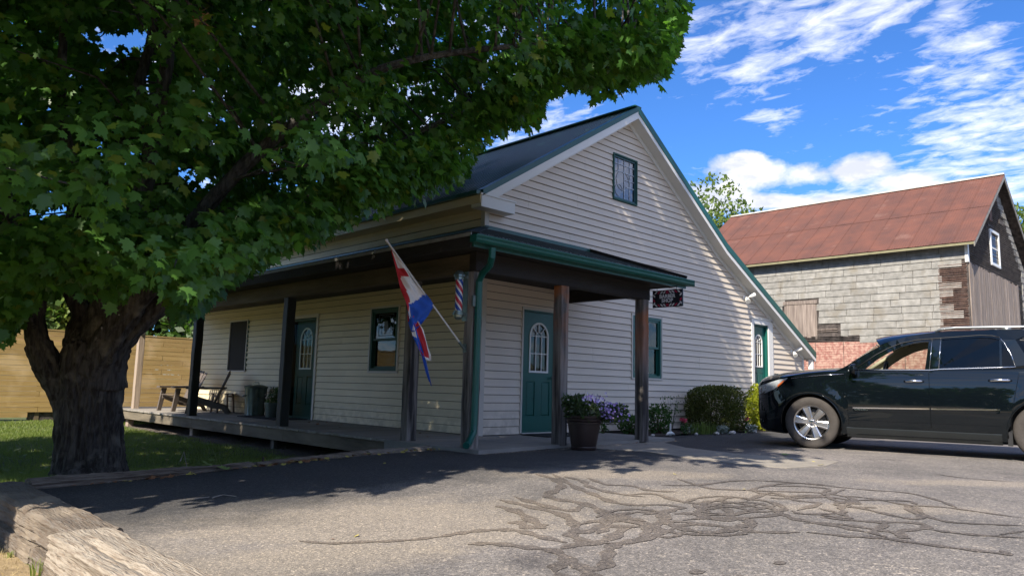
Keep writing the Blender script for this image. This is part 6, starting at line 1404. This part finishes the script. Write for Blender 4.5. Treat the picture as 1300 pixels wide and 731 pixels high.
# ------------------------------------------------------------------ maple
maple = thing('maple_tree', 'big leafy maple with several limbs, standing on the lawn left of the porch', 'tree', (0, 0, 0))
BARK = mat('maple_bark', (.072, .067, .062), .95, .4, 26, thr=(.40, .60), col2=(.022, .019, .017), bump=1.0, bscale=45, stretch=(1, 1, .16), col3=(.15, .14, .12), s3=5, t3=.62)
def PT_(u, v, t): return CAM+ray(u, v)*t
from mathutils import noise as mnoise
def limb(pts, nm='limb', n=44, rough=.07, seed=1, sub=14, parent=None):
    "pts: (u, v, distance, radius m) -> smooth ridged tube"
    P = [PT_(a, b, c) for a, b, c, d in pts]; Rr = [d for a, b, c, d in pts]; Q = []; RQ = []; PP = [P[0]*2-P[1]]+P+[P[-1]*2-P[-2]]
    for i in range(1, len(PP)-2):
        for k in range(sub):
            t = k/sub; a, b, c, d = PP[i-1:i+3]; Q.append(.5*((2*b)+(c-a)*t+(2*a-5*b+4*c-d)*t*t+(3*b-a-3*c+d)*t**3)); RQ.append(Rr[i-1]+(Rr[i]-Rr[i-1])*t)
    Q.append(P[-1]); RQ.append(Rr[-1]); rr = random.Random(seed); ph = [rr.uniform(0, 6.3) for _ in range(6)]
    def jit(i, k):
        th_ = 2*math.pi*k/n; q = Q[min(i, len(Q)-1)]; rr_ = max(RQ[min(i, len(RQ)-1)], .05); c3 = Vector((math.cos(th_)*rr_, math.sin(th_)*rr_, 0))
        w0 = mnoise.noise(Vector((c3.x*5, c3.y*5, q.z*1.1+seed))); w1 = 1-abs(mnoise.noise(Vector((c3.x*22+w0, c3.y*22, q.z*2.6+seed*3))))*2; w2 = mnoise.noise(Vector((c3.x*60, c3.y*60, q.z*14+seed)))
        return 1+(rough*(.9*w0+.35*math.sin(5*th_+ph[0]))+(.036*w1+.016*w2)/rr_*(1 if rr_ > .09 else .5))
    mb = MB(); mb.tube(Q, RQ, n, jit=jit); mb.build(nm, BARK, parent or maple, smooth=True); return Q
T = 7.55
trunk = [(112, 618, T-.05, .37), (112, 604, T, .325), (112, 585, T, .29), (112, 555, T, .27), (112, 520, T, .27), (113, 490, T, .28), (116, 462, T, .27), (121, 440, T+.02, .25), (124, 420, T+.04, .16)]
TQ = limb(trunk, 'trunk', n=168, rough=.085, seed=4, sub=26)
LM = []
LM.append(limb([(92, 525, T-.02, .11), (80, 492, T-.08, .125), (67, 472, T-.12, .112), (51, 442, T-.2, .092), (43, 405, T-.2, .082), (45, 375, T-.2, .083), (30, 310, T-.1, .07), (5, 220, T, .055), (-30, 80, T+.2, .04), (-60, -120, T+.6, .02)], seed=2))
LM.append(limb([(100, 500, T+.1, .17), (101, 455, T+.12, .13), (96, 425, T+.15, .085), (101, 395, T+.2, .075), (84, 340, T+.2, .07), (96, 240, T+.3, .055), (78, 120, T+.4, .04), (90, -100, T+.8, .02)], seed=3))
LM.append(limb([(122, 490, T-.02, .24), (128, 445, T-.02, .19), (134, 400, T, .15), (146, 355, T, .12), (168, 300, T+.1, .09), (190, 200, T+.2, .07), (212, 80, T+.4, .05), (240, -140, T+.9, .02)], seed=4))
LM.append(limb([(126, 520, T+.02, .18), (135, 470, T, .155), (150, 432, T-.02, .12), (180, 403, T, .10), (218, 378, T+.1, .085), (275, 340, T+.3, .075), (350, 285, T+.6, .055), (455, 215, T+1.0, .04), (570, 150, T+1.4, .028), (690, 110, T+1.7, .015)], seed=5))
LM.append(limb([(118, 470, T-.1, .16), (143, 425, T-.16, .115), (172, 385, T-.18, .09), (205, 345, T-.15, .085), (255, 270, T-.1, .065), (345, 180, T, .05), (480, 90, T+.3, .035), (640, 60, T+.7, .022), (800, 55, T+1.0, .010)], seed=6))
LM.append(limb([(108, 470, T+.2, .13), (112, 400, T+.4, .10), (118, 330, T+.7, .08), (150, 200, T+1.2, .06), (200, 20, T+2.0, .04), (250, -200, T+3, .02)], seed=7))
# crown
CC = Vector((-5.7, .6, 7.0)); RA = (8.0, 7.1, 8.2)
YB = [(-14, 4), (-9, -1.9), (-7.2, -2.75), (-6.3, -2.9), (-5.2, -3.55), (-4, -3.45), (-3, -3.1), (-2.3, -3.9), (-.7, -4.35), (.5, -4.8), (2.2, -4.6), (3.6, -4.1), (5.2, -2.7), (7, -1.2), (8.6, -.2), (11, .8), (13.5, 3), (20, 9)]
SILH = [(-400, 500), (-60, 440), (10, 436), (24, 402), (45, 372), (60, 366), (107, 366), (150, 388), (175, 350), (200, 348), (222, 400), (250, 418), (262, 380), (320, 336), (360, 328), (400, 318), (425, 284), (470, 266), (530, 254), (570, 240), (594, 218), (604, 184), (632, 166), (680, 160), (692, 112), (712, 112), (735, 100), (760, 128), (800, 106), (835, 108), (852, 70), (866, 30), (876, -5), (884, -60), (1000, -100), (1400, -500)]
def in_house(p):
    if p.y > -2.35 and p.x > -2.35:
        if p.x > -.45 and p.y > -.45: return p.z < ztop(min(p.x, 11))+.25
        return p.z < 3.55
    return p.z < 2.0 and False
def ok(p, mar=0):
    if (p-CAM).length < 4.9: return False
    if in_house(p): return False
    s = p+Vector((SHX, SHY, 0))*p.z
    if s.y < lerp_tab(YB, s.x)+.25: return False
    u, v, z = px(p)
    if z > 0 and -700 < u < 1400:
        if v > lerp_tab(SILH, u)-mar*F/z: return False
    return True
clumps = []; r = random.Random(77); tries = 0
def invw(p, m_=120):
    u, v, z = px(p); return z > 0 and -m_ < u < 1300+m_ and -m_ < v
# hand-grown skirt along the lower outline first, so that the edge stays leafy
for i in range(620):
    u = r.uniform(-60, 885); v = lerp_tab(SILH, u)-r.uniform(2, 60)
    lo_t = lerp_tab([(-60, 6.0), (200, 6.0), (450, 7.0), (600, 8.2), (760, 8.0), (890, 7.6)], u); p = PT_(u, v, lo_t+r.random()**1.5*2.6)
    if ok(p, .22): clumps.append((p, 1))
while len(clumps) < 2600 and tries < 60000:
    tries += 1; d = Vector((r.gauss(0, 1), r.gauss(0, 1), r.gauss(0, 1))).normalized(); s = r.random()**.36; p = CC+Vector((d.x*RA[0], d.y*RA[1], d.z*RA[2]))*s*(1+.08*math.sin(d.x*6)+.06*math.sin(d.y*7+d.z*5))
    if p.z < 1.5 or not ok(p, .25): continue
    iv = invw(p)
    if not iv and r.random() < .25: continue
    clumps.append((p, 0 if iv else 2))
HALF = [(0, 0), (.14, -.08), (.36, -.02), (.30, .16), (.58, .26), (.46, .38), (.54, .56), (.30, .50), (.20, .58), (.24, .76), (.10, .76), (0, 1.04)]
def leafshape():
    right = [(x, y, -.22*abs(x)-.18*y*y) for x, y in HALF]; left = [(-x, y, z) for x, y, z in right]; return np.array(right), np.array(left[::-1])
LR, LL = leafshape(); NH = len(HALF)
LEAF = bpy.data.materials.new('maple_leaf'); LEAF.use_nodes = True
t_ = LEAF.node_tree; nd = t_.nodes; lk = t_.links; b_ = nd['Principled BSDF']; b_.inputs['Roughness'].default_value = .38; b_.inputs['Specular IOR Level'].default_value = .35
g_ = nd.new('ShaderNodeNewGeometry'); oi = nd.new('ShaderNodeObjectInfo'); ad = nd.new('ShaderNodeMath'); ad.operation = 'ADD'; fr_ = nd.new('ShaderNodeMath'); fr_.operation = 'FRACT'; lk.new(g_.outputs['Random Per Island'], ad.inputs[0]); lk.new(oi.outputs['Random'], ad.inputs[1]); lk.new(ad.outputs[0], fr_.inputs[0])
rp = nd.new('ShaderNodeValToRGB'); lk.new(fr_.outputs[0], rp.inputs[0]); e = rp.color_ramp.elements; e[0].position = 0; e[0].color = (.036, .095, .022, 1); e[1].position = .93; e[1].color = (.085, .19, .036, 1); q = e.new(.97); q.color = (.12, .17, .025, 1); q = e.new(1.0); q.color = (.15, .18, .03, 1)
lk.new(rp.outputs[0], b_.inputs['Base Color']); tl = nd.new('ShaderNodeBsdfTranslucent'); hm = nd.new('ShaderNodeMix'); hm.data_type = 'RGBA'; hm.blend_type = 'MULTIPLY'; hm.inputs[0].default_value = 1; lk.new(rp.outputs[0], hm.inputs[6]); hm.inputs[7].default_value = (2.6, 2.8, 1.0, 1); lk.new(hm.outputs[2], tl.inputs[0]); mxs = nd.new('ShaderNodeMixShader'); mxs.inputs[0].default_value = .34; lk.new(b_.outputs[0], mxs.inputs[1]); lk.new(tl.outputs[0], mxs.inputs[2]); lk.new(mxs.outputs[0], nd['Material Output'].inputs[0])
def leaves(per, size, spread, which):
    Pc = np.array([list(p) for p, k in clumps if k in which]); n = len(Pc)*per; c = np.repeat(Pc, per, 0); dd = nrg.normal(0, 1, (n, 3)); dd /= np.linalg.norm(dd, axis=1)[:, None]; rr = spread*nrg.random(n)**.5; pos = c+dd*rr[:, None]*np.array([1, 1, .62])
    # blade axis hangs outward and down, face turned up
    out_ = c-np.array(list(CC)); out_[:, 2] *= .3; out_ /= (np.linalg.norm(out_, axis=1)[:, None]+1e-6)
    ax = out_*.55+dd*.35+nrg.normal(0, .38, (n, 3))+np.array([0, 0, -.55]); ax /= np.linalg.norm(ax, axis=1)[:, None]
    up = np.array([0, 0, 1.0])+out_*.5+nrg.normal(0, .38, (n, 3)); si = np.cross(ax, up); si /= (np.linalg.norm(si, axis=1)[:, None]+1e-6); nn = np.cross(si, ax)
    return pos, si, ax, nn, size*nrg.uniform(.5, 1.3, n)
def near_ok(pos):
    d = pos-np.array(list(CAM)); z = d@np.array(list(CF)); u = 650+F*(d@np.array(list(CR)))/z; v = 365.5-F*(d@np.array(list(CU)))/z; lim = np.interp(u, [a for a, b in SILH], [b for a, b in SILH]); return u, v, z, lim
packs = [leaves(60, .10, .40, (0, 1)), leaves(20, .27, .6, (2,))]
allv = []; front = None
for pi, (pos, si, ax, nn, sz) in enumerate(packs):
    u, v, z, lim = near_ok(pos); keep = (v < lim+7) | (z < 0) | (u < -150); keep &= (np.linalg.norm(pos-np.array(list(CAM)), axis=1) > 4.2)
    s_ = pos[:, :2]+np.outer(pos[:, 2], [SHX, SHY]); keep &= s_[:, 1] > np.interp(s_[:, 0], [a for a, b in YB], [b for a, b in YB])+.0
    hx = (pos[:, 0] > -2.3) & (pos[:, 1] > -2.3) & (pos[:, 2] < 3.45); keep &= ~hx; pos, si, ax, nn, sz = pos[keep], si[keep], ax[keep], nn[keep], sz[keep]
    if pi == 0: sz = sz*np.where(np.linalg.norm(pos-np.array(list(CAM)), axis=1) > 9.5, 1.35, 1.0)
    if pi == 0:
        u, v, z, lim = near_ok(pos); vis = (u > 0) & (u < 900) & (v > 0) & (v < 470); dist = np.where(vis, z/sz, 1e9); idx = np.argsort(dist)[:300]; mask = np.ones(len(pos), bool); mask[idx] = False; front = (pos[idx], si[idx], ax[idx], nn[idx], sz[idx]); pos, si, ax, nn, sz = pos[mask], si[mask], ax[mask], nn[mask], sz[mask]
    cu_ = nrg.uniform(-.6, 2.6, len(pos))
    for half in (LR, LL):
        V = pos[:, None, :]+sz[:, None, None]*(half[None, :, 0:1]*si[:, None, :]+half[None, :, 1:2]*ax[:, None, :]+half[None, :, 2:3]*nn[:, None, :]*cu_[:, None, None]); allv.append(V)
nl = [a.shape[0] for a in allv]
# both halves of a leaf share the midrib vertices so that each leaf is one island
def leaf_mesh(name, sets):
    vs = []; loops = []; starts = []; tot = []; base = 0
    for (Rv, Lv) in sets:
        n = Rv.shape[0]; V = np.concatenate([Rv, Lv[:, 1:-1]], 1); K = V.shape[1]; vs.append(V.reshape(-1, 3)); o_ = base+np.arange(n)[:, None]*K; fr1 = o_+np.arange(NH)[None, :]; fr2 = np.concatenate([o_+NH-1, o_+np.arange(NH, K)[None, :], o_], 1); f = np.stack([fr1, fr2], 1).reshape(-1); loops.append(f); base += n*K
    vs = np.concatenate(vs); loops = np.concatenate(loops).astype(np.int32); nf = len(loops)//NH; me = bpy.data.meshes.new(name); me.vertices.add(len(vs)); me.vertices.foreach_set('co', vs.astype(np.float32).ravel()); me.loops.add(len(loops)); me.loops.foreach_set('vertex_index', loops); me.polygons.add(nf); me.polygons.foreach_set('loop_start', np.arange(nf, dtype=np.int32)*NH); me.polygons.foreach_set('loop_total', np.full(nf, NH, dtype=np.int32)); me.materials.append(LEAF); me.update(calc_edges=True); return me
print('LEAVES', nl, 'clumps', len(clumps))
cm_ = leaf_mesh('crown', [(allv[0], allv[1]), (allv[2], allv[3])]); crown = bpy.data.objects.new('crown', cm_); C.objects.link(crown); crown.parent = maple; tagp(crown, kind='stuff')
one = leaf_mesh('leaf', [(LR[None], LL[None])])
for p, s, a, n_, z in zip(*front):
    o = bpy.data.objects.new('leaf', one); C.objects.link(o); o.parent = maple; o.matrix_world = Matrix(((s[0]*z, a[0]*z, n_[0]*z, p[0]), (s[1]*z, a[1]*z, n_[1]*z, p[1]), (s[2]*z, a[2]*z, n_[2]*z, p[2]), (0, 0, 0, 1)))
# a dead brown leaf bunch caught in the crown
P = PT_(253, 24, 6.4); DL = mat('dead_leaf', (.42, .24, .11), .8, .3, 30); bb = tuft(16, .04, -.05, .05, .11, seed=3); o = bb.build('dead_leaf_cluster', DL, maple, fix=False, loc=P)
P = PT_(130, 322, 6.6); o = tuft(12, .03, -.04, .04, .09, seed=5).build('dead_leaf_cluster', mat('dead_leaf_pale', (.40, .33, .27), .8), maple, fix=False, loc=P)
# branches from the limbs out to the clumps
mb = MB(); r = random.Random(5); lp = [q for L_ in LM for q in L_[len(L_)//3:]]
for (p, k) in clumps[::3]:
    q = min(lp, key=lambda a: (a-p).length+1.0*max(0, a.z-p.z)); 
    if (q-p).length > 3.6: continue
    m1 = q.lerp(p, .5)+Vector((r.gauss(0, .1), r.gauss(0, .1), .18)); mb.tube([q, m1, p], [.018, .011, .004], 5, cap=False)
tagp(mb.build('branches', BARK, maple, smooth=True, fix=False), kind='stuff')
# fallen leaves: on the lot edge, lawn and dirt
FL_ = [mat('fallen_brown', (.28, .13, .06), .85, .3, 30), mat('fallen_yellow', (.50, .42, .10), .8, .3, 30), mat('fallen_green', (.22, .30, .08), .8, .3, 30)]
r = random.Random(15); litter = MB(); R1 = [tuple(x) for x in LR]; L1 = [tuple(x) for x in LL]
def drop(x, y, z, s, mi, target):
    a = r.uniform(0, 6.3); ti = r.gauss(0, .25); tj = r.gauss(0, .25); cu = r.uniform(-.6, .9)
    def q(p): X, Y, Z = p[0]*s, (p[1]-.5)*s, -p[2]*s*cu; x2, y2 = X*math.cos(a)-Y*math.sin(a), X*math.sin(a)+Y*math.cos(a); return (x+x2, y+y2, z+Z+ti*x2+tj*y2+s*.12)
    vs = [q(p) for p in R1]+[q(p) for p in L1]; target.add(vs, [tuple(range(NH)), tuple(range(NH, 2*NH))], mi)
for _ in range(150):
    x = -6.1+r.random()**1.3*2.6; y = -1.37+.06*(x+6.2)-abs(r.gauss(0, .06)); drop(x, y, za(x, y), r.uniform(.03, .07), 0 if r.random() < .8 else 1, litter)
for _ in range(70):
    x = r.uniform(-4.2, -1.6); y = -1.30-abs(r.gauss(0, .10))+.08*(x+4.2); drop(x, y, za(x, y), r.uniform(.03, .06), r.choice((0, 1, 1)), litter)
for _ in range(80): x = r.uniform(-8, -2.0); y = r.uniform(-.9, 6); drop(x, y, zl(x, y)+.03, r.uniform(.05, .1), r.choice((1, 2, 2)), litter)
for _ in range(14): x = r.uniform(-6.2, 3); y = r.uniform(-5.5, -1.6); drop(x, y, za(x, y)+.003, r.uniform(.02, .05), r.choice((0, 1)), litter)
for _ in range(14): x = r.uniform(-1.6, -.1); y = r.uniform(0, 5); drop(x, y, .005, r.uniform(.03, .07), 0, litter)
tagp(litter.build('leaf_litter', FL_, None, fix=False), kind='stuff')
for (u, v, lab, s, mi) in ((268, 594, 'large pale green maple leaf lying against the timber kerb', .16, 2), (283, 596, 'second pale green maple leaf on the asphalt by the kerb, right of the largest one', .13, 2), (385, 590, 'single yellow-green leaf on the grey end timber of the kerb', .09, 1), (998, 577, 'small yellow-green sprig standing up on the pale concrete strip in front of the car wheel', .10, 2), (1041, 590, 'bright yellow leaf lying on the asphalt in front of the car wheel', .08, 1), (945, 621, 'tiny yellow leaf on the sealed asphalt', .03, 1)):
    P = at(u, v, 2, -.12 if u < 500 else -.04); one_ = MB(); drop(0, 0, .0, s, mi, one_); o = one_.build('fallen_leaf', FL_, None, fix=False, loc=P); tagp(o, lab, 'leaf', 'fallen leaves')
def stick(pts, r0, lab):
    mb = MB(); mb.tube(pts, [r0]+[r0*.6]*(len(pts)-1), 5); c0 = Vector(pts[0]); mb.v = [tuple(Vector(v)-c0) for v in mb.v]; o = mb.build('twig', bpy.data.materials['fallen_twig'], None, loc=c0); tagp(o, lab, 'twig', 'fallen twigs')
mat('fallen_twig', (.36, .31, .26), .9, .3, 30)
def gpt(u, v, dz=.008): P = at(u, v, 2, -.14); P.z = za(P.x, P.y)+dz; return P
stick([gpt(270, 629), gpt(283, 626), gpt(300, 630, .02), gpt(292, 627)], .006, 'pale broken twig lying in the shade edge on the asphalt')
stick([gpt(228, 597, .10), gpt(232, 590, .14), gpt(238, 598, .02)], .006, 'dry twig sticking up from the kerb right of the maple trunk')
stick([gpt(248, 630), gpt(266, 628)], .004, 'thin straight twig left of the broken twig on the asphalt')

# ------------------------------------------------------------------ background trees
BGL = [leafmat('far_leaf_light', (.17, .23, .045), (.08, .13, .03), tr=(.2, .3, .04), tw=.3), leafmat('far_leaf_dark', (.07, .12, .03), (.035, .07, .02), tw=.3)]
def bg_tree(c, h, rad, label, seed, m=0, size=.22, n=9000, low=.15, group='trees beyond the buildings', name='broadleaf_tree'):
    t = thing(name, label, 'tree', c, 0, group); rr = np.random.default_rng(seed); r2 = random.Random(seed)
    mb = MB(); mb.tube([(0, 0, -.3), (.1, 0, h*.3), (-.1, .1, h*.6), (0, 0, h*.85)], [rad*.09, rad*.07, rad*.04, rad*.015], 10)
    for k in range(7): a = r2.uniform(0, 6.3); z = h*r2.uniform(.25, .6); mb.tube([(0, 0, z), (rad*.4*math.cos(a), rad*.4*math.sin(a), z+h*.12), (rad*.75*math.cos(a), rad*.75*math.sin(a), z+h*.2)], [rad*.035, rad*.02, rad*.008], 6)
    mb.build('trunk', BARK, t, smooth=True)
    lob = []
    for k in range(34): d = np.array([rr.normal(), rr.normal(), rr.normal()]); d /= np.linalg.norm(d); s = rr.random()**.33; lob.append((d*s*np.array([rad*.8, rad*.8, h*(1-low)/2*.85])+np.array([0, 0, h*(1+low)/2]), rad*rr.uniform(.16, .34)))
    k = rr.integers(0, len(lob), n); cc_ = np.array([l[0] for l in lob])[k]; rad_ = np.array([l[1] for l in lob])[k]; d = rr.normal(0, 1, (n, 3)); d /= np.linalg.norm(d, axis=1)[:, None]; p = cc_+d*(rad_*(1-.5*rr.random(n)**2))[:, None]
    a = rr.normal(0, 1, (n, 3)); a /= np.linalg.norm(a, axis=1)[:, None]; b = np.cross(a, rr.normal(0, 1, (n, 3))); b /= np.linalg.norm(b, axis=1)[:, None]; s = size*rr.uniform(.6, 1.3, n)[:, None]
    V = np.stack([p, p+a*s*.5+b*s*.3, p+a*s, p+a*s*.5-b*s*.3], 1).reshape(-1, 3); tri_mesh('crown', V, BGL[m], parent=t, quad=True)
def dirpt(u, d):
    q = ray(u, 480); q.z = 0; q.normalize(); return (CAM.x+q.x*d, CAM.y+q.y*d, -.3)
bg_tree(dirpt(893, 40), 11.9, 4.4, 'light green tree showing above the roof line between the house and the barn', 1, 0, .26, 15000)
bg_tree(dirpt(924, 46), 11.8, 3.0, 'narrower light green tree just left of the barn ridge', 2, 0, .24, 9000)
bg_tree(dirpt(984, 60), 15.3, 1.7, 'tip of a distant tree just over the barn ridge', 3, 1, .22, 5000)
bg_tree(dirpt(1308, 42), 10.2, 3.6, 'green tree at the right edge behind the barn', 4, 0, .28, 9000)
for k, (u, d, h, ra, mm, lb) in enumerate(((150, 36, 7.4, 5.0, 0, 'round tree beyond the fence seen between the maple limbs'), (235, 32, 6.6, 4.0, 1, 'darker tree beyond the fence beside the porch post'), (40, 38, 7.6, 5.5, 0, 'pale green tree beyond the fence left of the maple trunk'), (-60, 34, 6.5, 4, 1, 'tree beyond the fence at the left edge'), (300, 46, 9.5, 6, 1, 'tree behind the house hidden by the porch'))):
    bg_tree(dirpt(u, d), h, ra, lb, 10+k, mm, .34, 6500)
# the wood on the far side of the road, behind the viewer (it shows in the glass and the paint)
rr = np.random.default_rng(5); n = 42000; th = rr.uniform(math.radians(150), math.radians(330), n); rd_ = rr.uniform(38, 52, n); hh = 9+2.5*np.sin(th*9)+1.5*np.sin(th*23+1); z = hh*rr.random(n)**.7; p = np.stack([CAM.x+rd_*np.cos(th), CAM.y+rd_*np.sin(th), z-.4], 1); a = rr.normal(0, 1, (n, 3)); a /= np.linalg.norm(a, axis=1)[:, None]; b = np.cross(a, rr.normal(0, 1, (n, 3))); b /= np.linalg.norm(b, axis=1)[:, None]; s = rr.uniform(.5, 1.3, n)[:, None]
tri_mesh('woods', np.stack([p, p+a*s*.5+b*s*.35, p+a*s, p+a*s*.5-b*s*.35], 1).reshape(-1, 3), BGL[1], quad=True, kind='stuff')
